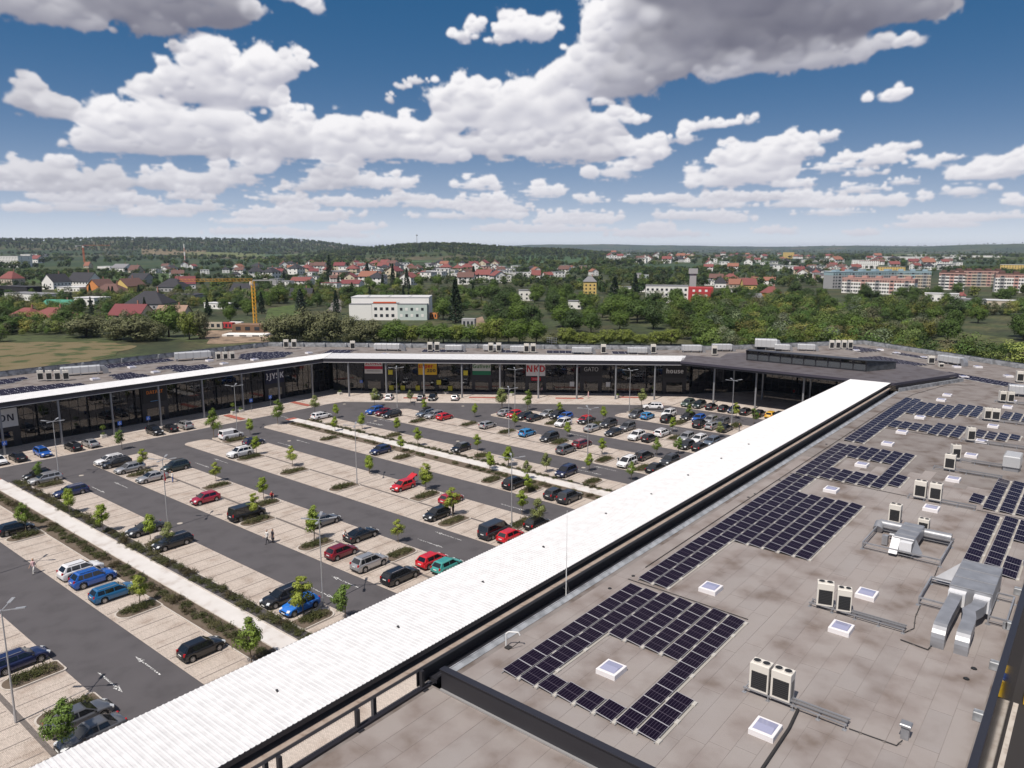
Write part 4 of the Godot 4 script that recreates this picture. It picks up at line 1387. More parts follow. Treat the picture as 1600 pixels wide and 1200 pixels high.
	[-568.7, 258.5, 9.7, 4.4, 7, "spruce"],
	[-579.3, 241.7, 8.8, 3.9, 7, "spruce"],
	[-463.3, 261.1, 9.6, 9.7, 5, "garden"],
	[-886.8, 284.6, 9.1, 8.7, 5, "garden"],
	[-853.2, 329.4, 8.3, 3.3, 7, "spruce"],
	[-682.7, 308.5, 7.5, 7.1, 5, "garden"],
	[-457.2, 174.1, 10.4, 8, 1, "garden"],
	[-554.9, 233.9, 10, 4.7, 7, "spruce"],
	[-480.1, 307.1, 6.5, 6.5, 0, "garden"],
	[-681.1, 420.3, 10.6, 9.9, 5, "garden"],
	[-601.7, 305.7, 8.5, 6.9, 1, "garden"],
	[-750.9, 401.3, 6.2, 6.4, 5, "garden"],
	[-547, 163, 7.6, 3, 7, "spruce"],
	[-361.7, 179.9, 10.2, 9.1, 5, "garden"],
	[-534.2, 343.8, 9.3, 7.4, 0, "garden"],
	[-383.7, 210.6, 6.4, 5.2, 1, "garden"],
	[-764, 231.5, 7.6, 6.6, 1, "garden"],
	[-455.3, 288.2, 8.4, 7.2, 0, "garden"],
	[-664, 388.7, 6.9, 5.9, 5, "garden"],
	[-435.8, 171.6, 10.4, 4, 7, "spruce"],
	[-475.4, 277.6, 6.5, 5.8, 0, "garden"],
	[-605.7, 234.3, 7.5, 6.5, 1, "garden"],
	[-792.9, 280, 10.5, 8.7, 0, "garden"],
	[-406.8, 250.7, 6.9, 6.6, 1, "garden"],
	[-411.1, 244.3, 9.2, 9.1, 5, "garden"],
	[-376, 206, 10.3, 4.8, 7, "spruce"],
	[-529.9, 194.7, 7.5, 6.7, 5, "garden"],
	[-458.8, 280.9, 7.5, 3.4, 7, "spruce"],
	[-368.5, 224.9, 7.7, 7.4, 0, "garden"],
	[-831.9, 311.5, 7.1, 3, 7, "spruce"],
	[-834.7, 296.5, 7.8, 7, 1, "garden"],
	[-652.2, 215.2, 6.9, 5.3, 0, "garden"],
	[-716.6, 225.5, 6, 5.1, 0, "garden"],
	[-399.9, 243.7, 8.2, 8.6, 0, "garden"],
	[-843.4, 330.5, 9, 8.6, 0, "garden"],
	[-498.4, 299.7, 9.6, 3.9, 7, "spruce"],
	[-698.8, 334.3, 10.2, 9.2, 1, "garden"],
	[-546.7, 203.2, 7, 3.4, 7, "spruce"],
	[-431.8, 198.8, 9, 3.7, 7, "spruce"],
	[-585.5, 231, 10.8, 4.4, 7, "spruce"],
	[-613, 251.6, 7.4, 5.9, 5, "garden"],
	[-343.9, 200, 9.7, 7.6, 0, "garden"],
	[-817, 294.6, 8.1, 3.5, 7, "spruce"],
	[-567.7, 297.1, 8.4, 7.1, 1, "garden"],
	[-483.9, 219.3, 7.7, 7.2, 0, "garden"],
	[-714.2, 339.5, 9, 4.1, 7, "spruce"],
	[-521.3, 501.4, 12.5, 11.1, 0, "town"],
	[-648.7, 511.9, 12.5, 12.5, 5, "town"],
	[-511.6, 379.5, 9.9, 3.9, 7, "spruce"],
	[-367, 338.2, 12.6, 4.9, 7, "spruce"],
	[-397.8, 335.6, 10.9, 4.5, 7, "spruce"],
	[-504, 326.9, 13.5, 10.7, 5, "town"],
	[-392.3, 288.3, 10.2, 7.7, 1, "town"],
	[-436.4, 379.6, 12, 11.5, 0, "town"],
	[-433.3, 349.3, 12.3, 4.7, 7, "spruce"],
	[-458.5, 405.4, 9.1, 7.2, 0, "town"],
	[-332.8, 256.8, 14, 6.2, 7, "spruce"],
	[-424.1, 347, 9.9, 7.5, 0, "town"],
	[-517.7, 328.1, 9.9, 9.9, 5, "town"],
	[-335.6, 280.6, 11.5, 9.8, 1, "town"],
	[-666.2, 450.3, 13.4, 6.7, 7, "spruce"],
	[-509.4, 463.4, 11.9, 10, 0, "town"],
	[-523.8, 377.4, 11.5, 10.9, 5, "town"],
	[-370, 392.5, 11.5, 9.9, 0, "town"],
	[-406.5, 324.5, 13.4, 13, 5, "town"],
	[-387, 438.7, 8.5, 7.5, 1, "town"],
	[-551.9, 464.7, 11.6, 10, 0, "town"],
	[-351.5, 410.7, 12.5, 12.5, 0, "town"],
	[-366.8, 406.5, 11.2, 5.5, 7, "spruce"],
	[-268.8, 274.8, 13, 11, 0, "town"],
	[-376.4, 358.6, 12.5, 10.2, 0, "town"],
	[-380.8, 409.2, 10.2, 9.6, 0, "town"],
	[-521.8, 455.9, 13.1, 6.4, 7, "spruce"],
	[-280.8, 336.8, 12.7, 12.3, 5, "town"],
	[-520.9, 443.5, 8.8, 9, 0, "town"],
	[-430.4, 357.4, 10.8, 8.3, 0, "town"],
	[-432.7, 287.6, 14, 14.2, 0, "town"],
	[-306.9, 317.8, 10.3, 10.3, 1, "town"],
	[-508.8, 513.9, 13.5, 11.5, 0, "town"],
	[-320.5, 299.5, 11.6, 4.9, 7, "spruce"],
	[-442.5, 520.4, 11.4, 5.3, 7, "spruce"],
	[-512.3, 576, 10.9, 4.2, 7, "spruce"],
	[-429.2, 503.4, 11.9, 10.1, 1, "town"],
	[-619.9, 482.6, 9.9, 4.6, 7, "spruce"],
	[-582.5, 432, 10.7, 9.7, 0, "town"],
	[-333.5, 361.1, 12.9, 13, 1, "town"],
	[-534.5, 514.7, 9.8, 8.9, 0, "town"],
	[-373.3, 236.6, 12.5, 5.5, 7, "spruce"],
	[-325.4, 292.5, 11.6, 10.6, 0, "town"],
	[-399.8, 374.4, 12.4, 5.3, 7, "spruce"],
]
const TREE_LABELS := {"meadow willow": "grey-green willow bush at the meadow edge beyond the west wing", "willow": "tall willow in the grey-green belt behind the middle wing", "belt": "bright green tree in the belt behind the middle wing", "yellow bush": "yellow-green bush right behind the middle wing roof", "woods": "dark tree in the woods behind the entrance hall", "garden": "garden tree between the houses left of the building site", "town": "tree between the white hall and the town", "spruce": "dark spruce among the houses", "tan": "tan-leaved round tree behind the far corner of the roof", "pond shrub": "light green shrub along the pond side parapet", "behind pond": "tree in the woods behind the pond"}
const ROW_NAMES := [
	"by the bottom left lamp",
	"before the nearest path",
	"behind the nearest path",
	"in the first double row, near side",
	"in the first double row, far side",
	"in the second double row, near side",
	"in the second double row, far side",
	"before the farther path",
	"behind the farther path",
	"in the third double row, near side",
	"in the third double row, far side",
	"in the fourth double row, near side",
	"in the fourth double row, far side",
	"in the last double row, near side",
	"in the last double row, far side",
	"along the shop fronts",
	"at the kerb before the west wing shops",
	"at the edge of the middle wing forecourt",
]
const ORDER := [
	"first",
	"second",
	"third",
	"fourth",
	"fifth",
	"sixth",
	"seventh",
	"eighth",
	"ninth",
	"tenth",
	"eleventh",
	"twelfth",
	"thirteenth",
	"fourteenth",
	"fifteenth",
]
const WOODS := [
	["dense mixed woods behind the entrance hall, right part", -41, -1, 262, 600, 1900, -1, 7.5, 0.05],
	["trees and bushes left of the white hall", -77, -41, 300, 660, 2300, -1, 6.5, -0.12],
	["dark forest on the far left ridge", -82, -48.5, 4300, 6700, 6500, 1, 20, -0.35],
	["forest on the nearer wooded hill", -53.5, -31, 2750, 3900, 3600, 1, 15, -0.3],
	["hedgerows and woods on the slopes left", -78, -52, 1500, 4300, 2600, 0, 14, 0.12],
	["woods between town and hill", -54, -30, 1300, 2700, 1500, 0, 13, 0.08],
	["trees among the houses of the town, left", -76, -40, 640, 1400, 1700, 0, 7.5, -0.1],
	["trees among the houses of the town, right", -40, -3, 600, 1500, 2700, 0, 8.5, -0.12],
	["woods on the right plain", -32, -2, 1500, 4200, 3000, 0, 14, 0.1],
	["far woods on the right plain", -34, -1, 4200, 12000, 2600, 0, 15, 0.12],
]


func named_clouds() -> void:
	# dark cloud bank at the top left
	puff(-70.69, 14.19, 3.25, 1.65, 0.7)
	puff(-68.71, 13.95, 2.71, 1.54, 0.7)
	puff(-67, 13.63, 1.62, 0.99, 0.75)
	puff(-64.17, 14.69, 3.79, 1.98, 0.55)
	puff(-61.67, 15.15, 3.79, 2.43, 0.5)
	puff(-59.67, 15.53, 2.71, 2.2, 0.55)
	puff(-62.92, 13.91, 2.17, 1.1, 0.6)
	puff(-71.24, 15.12, 3.25, 2.2, 0.7)
	puff(-66.08, 15.87, 4.33, 2.2, 0.6)
	# small clouds at the top
	puff(-56.83, 15.49, 1.41, 0.99, 0.85)
	puff(-52.79, 16.01, 1.3, 0.99, 0.9)
	puff(-54.47, 16.54, 1.62, 0.77, 0.8)
	# grey puff at the left
	puff(-70.28, 9.08, 1.62, 1.43, 0.8)
	puff(-68.9, 8.45, 1.95, 0.99, 0.85)
	puff(-69.75, 8.57, 2.17, 1.1, 0.8)
	puff(-70.55, 9.79, 1.19, 0.88, 0.8)
	# upper white cumulus
	puff(-62.98, 10.75, 2.06, 1.21, 1)
	puff(-61.18, 11.2, 2.82, 2.43, 1)
	puff(-59.71, 12.18, 1.84, 1.98, 1)
	puff(-58.23, 11.74, 3.03, 2.43, 1)
	puff(-56.57, 11.61, 2.17, 2.2, 1)
	puff(-54.7, 12.36, 1.52, 1.43, 0.95)
	puff(-53.82, 12.57, 0.87, 0.88, 0.95)
	puff(-60.06, 10.09, 5.14, 1.43, 0.95)
	puff(-57.15, 10.27, 2.6, 1.65, 1)
	puff(-61.64, 10.38, 3.79, 1.43, 0.95)
	puff(-62.04, 12.87, 0.97, 0.66, 0.8)
	# great white cumulus
	puff(-67.23, 7.15, 2.06, 1.98, 1)
	puff(-65.29, 8.22, 2.6, 1.98, 1)
	puff(-63.93, 8.55, 1.52, 1.65, 1)
	puff(-62.95, 7.65, 3.9, 2.2, 1)
	puff(-60.23, 7.55, 3.79, 2.2, 0.95)
	puff(-57.66, 7.51, 2.6, 2.09, 0.95)
	puff(-65.41, 6.7, 4.98, 1.32, 0.9)
	puff(-61.53, 6.5, 5.41, 0.88, 0.85)
	puff(-55.6, 9.2, 1.41, 1.65, 1)
	puff(-54.23, 8.84, 1.08, 1.76, 1)
	puff(-54.96, 7.36, 1.84, 2.43, 0.95)
	puff(-56.51, 6.75, 2.71, 1.65, 0.9)
	# low clouds at the left
	puff(-72.36, 4.4, 2.17, 1.65, 0.85)
	puff(-70.67, 4.48, 2.82, 1.1, 0.85)
	puff(-68.6, 3.98, 3.9, 1.54, 0.75)
	puff(-69.19, 5.34, 1.52, 0.66, 1)
	puff(-63.57, 4.75, 1.41, 1.21, 0.95)
	puff(-62.02, 4.13, 2.27, 1.21, 0.85)
	puff(-58.21, 5.32, 2.17, 1.54, 0.95)
	puff(-56.89, 6, 1.62, 1.1, 1)
	puff(-66.37, 4.27, 3.25, 1.1, 0.8)
	puff(-60.03, 4.49, 3.25, 1.1, 0.9)
	# middle cumulus
	puff(-50.23, 8.64, 2.06, 1.43, 1)
	puff(-51.18, 7.48, 3.03, 1.98, 1)
	puff(-47.96, 8.43, 2.27, 1.54, 1)
	puff(-46.13, 7.86, 3.25, 1.98, 1)
	puff(-49.39, 6.82, 4.98, 1.54, 0.95)
	puff(-44.65, 6.99, 2.71, 1.65, 1)
	puff(-52.16, 5.52, 2.71, 1.32, 0.9)
	puff(-53.92, 4.33, 2.49, 0.99, 0.85)
	puff(-51.06, 4.7, 3.25, 1.1, 0.85)
	puff(-47.97, 4.74, 1.95, 1.21, 1)
	puff(-43.81, 6.6, 2.17, 1.1, 1)
	# thin curl
	puff(-46.04, 11.69, 1.41, 0.39, 0.9)
	puff(-47.05, 11.28, 0.87, 0.44, 0.9)
	puff(-47.9, 10.42, 0.49, 0.77, 0.85)
	# tall cumulus in the middle
	puff(-44.21, 10.67, 1.95, 1.76, 1)
	puff(-41.79, 11.12, 2.27, 1.54, 1)
	puff(-39.93, 10.28, 2.82, 2.32, 1)
	puff(-42.27, 9.75, 3.36, 1.65, 1)
	puff(-40.87, 8.88, 3.9, 1.87, 1)
	puff(-37.12, 9.84, 3.25, 2.32, 1)
	puff(-38.05, 8.09, 3.9, 1.98, 1)
	puff(-35.26, 10.77, 3.14, 2.32, 1)
	puff(-34.28, 8.07, 3.36, 2.32, 0.95)
	puff(-31.83, 8.9, 2.17, 1.43, 1)
	puff(-32.56, 10.3, 0.87, 0.55, 1)
	puff(-30.14, 9.13, 1.19, 0.66, 1)
	puff(-39.93, 7.38, 3.36, 1.32, 0.95)
	puff(-36.15, 6.75, 4.98, 1.54, 0.9)
	puff(-32.39, 6.98, 2.71, 1.32, 0.9)
	puff(-37.08, 4.11, 2.49, 1.1, 1)
	puff(-33.26, 3.54, 1.73, 0.66, 1)
	puff(-41.85, 4.57, 2.17, 0.99, 1)
	puff(-35.83, 11.63, 1.62, 1.65, 1)
	# rising flank of the grey bank
	puff(-34.22, 12.36, 2.17, 2.76, 1)
	puff(-33.09, 13.58, 2.17, 2.76, 1)
	puff(-32.21, 14.77, 2.17, 2.2, 1)
	puff(-31.1, 15.8, 2.71, 1.87, 1)
	puff(-32.14, 11.98, 2.71, 2.76, 0.85)
	puff(-30.53, 11.52, 2.71, 2.43, 0.75)
	# great grey bank at the top right
	puff(-29.04, 14.25, 4.33, 2.98, 0.6)
	puff(-26.33, 14.91, 4.87, 3.31, 0.5)
	puff(-23.28, 14.41, 5.41, 3.09, 0.42)
	puff(-19.95, 14.46, 5.41, 3.09, 0.4)
	puff(-16.38, 14.58, 4.87, 2.43, 0.5)
	puff(-13.45, 14.81, 3.25, 1.65, 0.6)
	puff(-29.64, 12.24, 3.25, 2.65, 0.65)
	puff(-27.1, 12.55, 3.79, 1.87, 0.65)
	puff(-24.09, 11.83, 2.27, 1.32, 0.85)
	puff(-21.13, 12.14, 3.79, 1.32, 0.8)
	puff(-17.47, 12.33, 3.79, 1.21, 0.8)
	puff(-14.7, 12.85, 2.71, 0.99, 0.85)
	puff(-12.1, 12.8, 1.3, 0.77, 0.9)
	puff(-25.66, 17.24, 6.5, 2.76, 0.5)
	puff(-19.39, 16.91, 8.12, 2.76, 0.45)
	puff(-14.29, 15.98, 4.87, 2.2, 0.6)
	puff(-23.28, 12.83, 4.87, 1.65, 0.5)
	puff(-19.13, 13.13, 4.33, 1.43, 0.5)
	# pair of small white clouds
	puff(-42.67, 14.68, 1.3, 0.77, 1)
	puff(-41.61, 15.34, 1.3, 0.88, 1)
	puff(-39.08, 15.19, 1.73, 1.32, 1)
	puff(-37.89, 15.11, 2.17, 1.87, 1)
	puff(-36.78, 14.94, 1.62, 1.32, 1)
	puff(-39.78, 14.46, 1.41, 0.5, 1)
	# lone white cloud at the right
	puff(-13.38, 9.63, 1.73, 0.77, 1)
	puff(-12.95, 9.87, 1.08, 0.66, 1)
	# slanting clouds right of the middle
	puff(-29.24, 6.74, 2.17, 1.43, 1)
	puff(-31.42, 5.44, 2.82, 1.21, 1)
	puff(-28.26, 7.51, 1.08, 0.99, 1)
	puff(-26.55, 7.77, 1.41, 0.88, 1)
	puff(-25.24, 8.55, 1.73, 0.77, 1)
	puff(-23.92, 8.5, 0.97, 0.44, 1)
	puff(-22.2, 8.68, 0.97, 0.66, 1)
	# white cumulus at the right
	puff(-23.39, 6.59, 1.41, 1.43, 1)
	puff(-22.89, 5.36, 3.36, 1.54, 1)
	puff(-24.53, 4.6, 2.27, 0.99, 1)
	puff(-20.36, 6.4, 2.49, 1.54, 1)
	puff(-18.61, 6.58, 2.27, 1.21, 1)
	puff(-17.11, 7.43, 1.41, 0.61, 1)
	puff(-21.13, 4.96, 3.25, 1.32, 1)
	puff(-19.57, 7.21, 1.41, 0.99, 1)
	# slanting white clouds at the right
	puff(-16.56, 5.41, 1.95, 0.77, 1)
	puff(-15.73, 6.04, 1.08, 0.55, 1)
	puff(-14.02, 5.8, 1.95, 0.99, 1)
	puff(-12.36, 6.52, 1.19, 0.66, 1)
	puff(-14.54, 4.99, 1.73, 0.55, 1)
	puff(-13.07, 5.99, 1.62, 0.77, 1)
	puff(-10.78, 5.4, 1.73, 0.72, 1)
	puff(-9.65, 5.73, 1.08, 0.44, 1)
	# white cloud at the right edge
	puff(-6.85, 4.76, 3.03, 1.1, 1)
	puff(-5.84, 5.35, 1.41, 0.88, 1)
	puff(-7.68, 4.53, 2.17, 0.66, 1)
	# rows of low clouds
	puff(-8.45, 3.54, 2.82, 0.66, 1)
	puff(-5.58, 2.89, 1.41, 0.66, 1)
	puff(-14.85, 3.92, 2.49, 0.61, 1)
	puff(-12.18, 4.32, 1.73, 0.44, 1)
	puff(-18.07, 3.41, 2.82, 0.66, 1)
	puff(-18.97, 4.38, 1.95, 0.66, 1)
	puff(-13.23, 3.16, 3.36, 0.61, 1)
	puff(-24.12, 3.44, 3.25, 0.66, 1)
	puff(-28.67, 3.5, 2.71, 0.66, 1)
	puff(-41, 3.55, 3.25, 0.66, 1)
	puff(-45.76, 3.26, 3.25, 0.66, 0.9)
	puff(-50.43, 3.21, 3.25, 0.77, 0.9)
	puff(-55.82, 3.49, 2.71, 0.77, 0.9)
	puff(-9.38, 1.96, 3.25, 0.44, 1)
	puff(-16.35, 2.42, 3.25, 0.44, 1)
	puff(-24.97, 2.41, 3.79, 0.44, 1)
	puff(-34.29, 2.48, 3.79, 0.5, 1)
	puff(-43.88, 2.34, 4.33, 0.5, 0.95)
	puff(-53.2, 2.41, 4.33, 0.55, 0.9)
	puff(-61.8, 2.72, 4.33, 0.66, 0.9)
	puff(-68.73, 2.57, 4.87, 0.66, 0.85)


# ------------------------------------------------------------------ sky
# Cumulus field computed over azimuth and elevation (degrees). Each puff: azimuth, elevation, half width, half height, brightness of its body.
var puffs: Array[PackedFloat32Array] = []
var billow := RandomNumberGenerator.new()


func puff(az: float, el: float, rx: float, ry: float, lit: float) -> void:
	puffs.append(PackedFloat32Array([az, el, rx, ry, lit, 0.0]))
	if rx * ry > 0.35:  # billows along the upper edge
		for i in int(clampf(3.0 + rx * 1.6, 4, 9)):
			var a := billow.randf_range(-0.35, PI + 0.35)
			var q := billow.randf_range(0.5, 0.92)
			var k := 0.2 + 0.34 * pow(billow.randf(), 1.6)
			var rr := minf(rx, ry * 1.5) * k
			puffs.append(PackedFloat32Array([az + cos(a) * rx * q, el + sin(a) * ry * q * (0.85 if sin(a) > 0.0 else 0.5), rr * 1.15, rr, minf(1.0, lit * billow.randf_range(0.96, 1.12)), 1.0]))


func cloud_group(az: float, el: float, wide: float, tall: float, lit: float, r: RandomNumberGenerator) -> void:
	var k := int(clampf(wide * 1.1, 3, 14))
	var sx := 1.0 / maxf(0.25, cos(deg_to_rad(el)))
	for i in k:
		var f := (i + 0.5) / k * 2.0 - 1.0
		var top := tall * (1.0 - 0.7 * f * f) * r.randf_range(0.5, 1.1)
		puff(az + f * wide * sx, el + top * 0.45, (wide / k * 1.5 + 0.6) * sx, top * 0.62 + 0.25, lit)


func build_sky() -> ImageTexture:
	var w := 4096
	var hh := 1024
	var per := w / 360.0
	var field := PackedFloat32Array()
	field.resize(w * hh)
	var body := PackedFloat32Array()
	body.resize(w * hh)
	var heavy := PackedFloat32Array()
	heavy.resize(w * hh)
	var bulk := PackedFloat32Array()
	bulk.resize(w * hh)
	var massed := PackedFloat32Array()
	massed.resize(w * hh)
	var relief := PackedFloat32Array()
	relief.resize(w * hh)
	var r := RandomNumberGenerator.new()
	r.seed = 71
	billow.seed = 23
	named_clouds()
	for i in 150:  # the same sort of sky goes on all round, outside the picture
		var az := r.randf_range(-180, 180)
		var el := 2.5 + 55.0 * pow(r.randf(), 1.7)
		var away := absf(wrapf(az + 39.08, -180, 180))
		if away < 43.0 and el < 24.0:
			continue
		var big := 0.9 + el * 0.10
		cloud_group(az, el, r.randf_range(2.0, 5.5) * big * 0.75, r.randf_range(1.2, 3.0) * big * 0.75, r.randf_range(0.75, 1.0) if el < 25 else r.randf_range(0.55, 0.95), r)
	for i in 300:  # flat rows of far clouds low over the horizon
		var az := r.randf_range(-180, 180)
		var el := r.randf_range(0.7, 3.6)
		cloud_group(az, el, r.randf_range(0.8, 2.6), r.randf_range(0.25, 0.6) + el * 0.06, 0.92, r)
	for p in puffs:
		var x0 := int((p[0] - p[2] + 360.0) * per)
		var x1 := int((p[0] + p[2] + 360.0) * per)
		var y0 := maxi(0, int((90.0 - p[1] - p[3]) * per))
		var y1 := mini(hh - 1, int((90.0 - p[1] + p[3] * 0.75) * per))
		for y in range(y0, y1 + 1):
			var dy := (90.0 - (y + 0.5) / per - p[1]) / p[3]
			if dy < 0.0:
				dy *= 1.35
			var row := y * w
			for x in range(x0, x1 + 1):
				var dx := ((x + 0.5) / per - 360.0 - p[0]) / p[2]
				var d := 1.0 - dx * dx - dy * dy
				if d > 0.0:
					var k := row + posmod(x, w)
					d *= d
					var lit := clampf(0.42 + dy * 0.85 - dx * 0.2, -0.25, 1.1)
					if p[5] > 0.5:
						relief[k] += d * d * lit
						heavy[k] += d * d
					else:
						bulk[k] += d * d * lit
						massed[k] += d * d
					body[k] += d * p[4]
					field[k] += d
	var n := FastNoiseLite.new()
	n.seed = 5
	n.noise_type = FastNoiseLite.TYPE_SIMPLEX_SMOOTH
	n.frequency = 0.40
	n.fractal_type = FastNoiseLite.FRACTAL_FBM
	n.fractal_octaves = 6
	n.fractal_gain = 0.52
	var rim := FastNoiseLite.new()
	rim.seed = 6
	rim.frequency = 1.9
	rim.fractal_octaves = 4
	rim.fractal_gain = 0.6
	var dens := PackedFloat32Array()
	dens.resize(w * hh)
	for y in hh:
		var el := 90.0 - (y + 0.5) / per
		var sq := cos(deg_to_rad(el))
		var grow := 1.0 + 2.2 * exp(-el / 3.0)
		for x in w:
			var k := y * w + x
			var f := field[k]
			if f <= 0.0:
				continue
			var a := (x + 0.5) / per * TAU / 360.0
			var m := n.get_noise_3d(cos(a) * 57.3 * sq * grow, sin(a) * 57.3 * sq * grow, el * 1.15 * grow)
			f = minf(f, 1.05)
			body[k] = body[k] / field[k]
			var big := bulk[k] / massed[k] if massed[k] > 0.0 else 0.75
			var fine := minf(heavy[k] * 1.6, 0.55)
			relief[k] = lerpf(big, relief[k] / maxf(heavy[k], 1e-9), fine)
			dens[k] = f + m * lerpf(1.0, 0.3, smoothstep(0.3, 0.95, f)) - 0.35
			if dens[k] > -0.3 and dens[k] < 0.7:
				dens[k] += rim.get_noise_3d(cos(a) * 57.3 * sq, sin(a) * 57.3 * sq, el) * 0.42 * (1.0 - 0.7 * smoothstep(0.4, 0.9, f))
	var px := PackedFloat32Array()
	px.resize(w * hh * 2 * 3)
	px.fill(0.15)
	var steps := [4, 9, 15, 23, 33, 46, 60]
	for y in hh:
		var el := 90.0 - (y + 0.5) / per
		var e := clampf(el / 90.0, 0.0, 1.0)
		var low := exp(-el / 3.6)
		var mid := exp(-el / 7.5)
		var sr := 0.014 + 0.085 * mid + 0.72 * low
		var sg := 0.092 - 0.03 * e + 0.22 * mid + 0.54 * low
		var sb := 0.225 - 0.06 * e + 0.44 * mid + 0.22 * low
		var veil := clampf(1.0 - el / 40.0, 0.0, 1.0)
		for x in w:
			var k := y * w + x
			var d := dens[k]
			var cr := sr
			var cg := sg
			var cb := sb
			if d > 0.0:
				var above := 0.0
				for s in steps:
					var yy: int = y - s
					if yy > 0:
						above += maxf(0.0, dens[yy * w + posmod(x + s / 3, w)])
				var side: float = d - dens[maxi(0, y - 14) * w + posmod(x + 8, w)]
				var fine: float = d - dens[maxi(0, y - 4) * w + posmod(x + 2, w)]
				var b := body[k]
				var t := 0.22 * exp(-above * 0.15) + 0.66 * smoothstep(0.06, 0.85, relief[k]) + 0.12 + clampf(side * 0.20 + fine * 0.06, -0.18, 0.22)
				t = clampf(t, 0.0, 1.0) * pow(b, 2.4)
				var base := 0.30 * b * b + 0.06
				var lr := lerpf(base, 0.93, t)
				var lg := lerpf(base * 1.02, 0.915, t)
				var lb := lerpf(base * 1.2 + 0.03, 0.93, t)
				var far := clampf(low * 1.25, 0.0, 0.86)
				lr = lerpf(lr, 0.66, far)
				lg = lerpf(lg, 0.665, far)
				lb = lerpf(lb, 0.73, far)
				var al := smoothstep(0.0, 0.55, d)
				cr = lerpf(cr, lr, al)
				cg = lerpf(cg, lg, al)
				cb = lerpf(cb, lb, al)
			k *= 3
			px[k] = cr
			px[k + 1] = cg
			px[k + 2] = cb
	var im := Image.create_from_data(w, hh * 2, false, Image.FORMAT_RGBF, px.to_byte_array())
	return ImageTexture.create_from_image(im)


# ------------------------------------------------------------------ ground
const RIDGES := [
	"far wooded ridge", [-63.0, 8.0, 5600.0, 1000.0, 80.0], [-74.0, 8.0, 5200.0, 1000.0, 52.0], [-88.0, 10.0, 5000.0, 1000.0, 75.0], [-54.5, 4.5, 5800.0, 900.0, 54.0],
	"nearer wooded hill", [-47.0, 5.0, 3400.0, 650.0, 36.0], [-41.0, 4.5, 3500.0, 600.0, 30.0], [-35.0, 3.0, 3300.0, 450.0, 18.0],
	"blue hills on the horizon", [-24.0, 16.0, 12600.0, 1200.0, 58.0], [-5.0, 7.0, 9500.0, 1000.0, 78.0], [-14.0, 7.0, 11000.0, 900.0, 60.0], [-36.0, 9.0, 12500.0, 1200.0, 62.0],
	"hills behind", [90.0, 35.0, 9000.0, 1500.0, 110.0], [170.0, 40.0, 8000.0, 1500.0, 100.0], [-130.0, 30.0, 8000.0, 1500.0, 110.0], [38.0, 25.0, 9000.0, 1500.0, 90.0],
]
var lumps := FastNoiseLite.new()


func land(s: float, t: float) -> float:  # height of the land
	var d := sqrt(s * s + t * t)
	if d < 500.0:
		return -0.2
	var az := rad_to_deg(atan2(s, t))
	var h := -0.2
	for k in RIDGES:
		if k is Array:
			var a: float = wrapf(az - k[0], -180.0, 180.0) / k[1]
			var b: float = (d - k[2]) / k[3]
			var q := a * a + b * b
			if q < 12.0:
				h += k[4] * exp(-q)
	return h + lumps.get_noise_2d(s, t) * 9.0 * smoothstep(900.0, 4000.0, d)


func build_land() -> void:
	lumps.seed = 12
	lumps.frequency = 0.0011
	lumps.fractal_octaves = 4
	var cells := FastNoiseLite.new()
	cells.seed = 4
	cells.noise_type = FastNoiseLite.TYPE_CELLULAR
	cells.cellular_return_type = FastNoiseLite.RETURN_CELL_VALUE
	cells.frequency = 0.0021
	var blot := FastNoiseLite.new()
	blot.seed = 9
	blot.frequency = 0.03
	blot.fractal_octaves = 4
	var angles: Array[float] = []
	var a := -180.0
	while a < 180.0:
		angles.append(a)
		a += 0.4 if a > -82.0 and a < 4.0 else 5.0
	angles.append(180.0)
	var radii: Array[float] = [0.0, 60.0, 120.0, 180.0]
	var r := 200.0
	while r < 17000.0:
		radii.append(r)
		r *= 1.03
	var pos := PackedVector3Array()
	var col := PackedColorArray()
	var nor := PackedVector3Array()
	var idx := PackedInt32Array()
	for d in radii:
		for g in angles:
			var s := d * sin(deg_to_rad(g))
			var t := d * cos(deg_to_rad(g))
			var h := land(s, t)
			pos.append(W(s, t, h))
			var e := maxf(2.0, d * 0.01)
			nor.append(Vector3(land(s - e, t) - land(s + e, t), 2.0 * e, land(s, t + e) - land(s, t - e)).normalized())
			var c := Color(0.08, 0.11, 0.038).lerp(Color(0.16, 0.155, 0.065), smoothstep(-0.15, 0.45, blot.get_noise_2d(s, t)))
			if d > 900.0:
				var v := cells.get_noise_2d(s + lumps.get_noise_2d(s * 3.0, t * 3.0) * 120.0, t)
				var f := Color(0.045, 0.085, 0.028)
				if v > 0.55:
					f = Color(0.24, 0.20, 0.10)
				elif v > 0.15:
					f = Color(0.11, 0.16, 0.045)
				elif v > -0.3:
					f = Color(0.055, 0.12, 0.035)
				c = c.lerp(f, smoothstep(900.0, 1300.0, d))
			col.append(c)
	var w := angles.size()
	for j in radii.size() - 1:
		for i in w - 1:
			var k := j * w + i
			idx.append_array([k, k + w, k + w + 1, k, k + w + 1, k + 1])
	var arr := []
	arr.resize(Mesh.ARRAY_MAX)
	arr[Mesh.ARRAY_VERTEX] = pos
	arr[Mesh.ARRAY_NORMAL] = nor
	arr[Mesh.ARRAY_COLOR] = col
	arr[Mesh.ARRAY_INDEX] = idx
	var am := ArrayMesh.new()
	am.add_surface_from_arrays(Mesh.PRIMITIVE_TRIANGLES, arr)
	var m := mat("land", 1, 1, 1, 0.95)
	m.vertex_color_use_as_albedo = true
	weathered(m, noise_tex(3, 0.02, 5, [[0.0, 0.55], [0.5, 0.85], [1.0, 1.0]]), 37.0, noise_tex(8, 0.012, 4, [[0.0, 0.6], [1.0, 1.0]]), 260.0)
	am.surface_set_material(0, m)
	struct("ground", am)


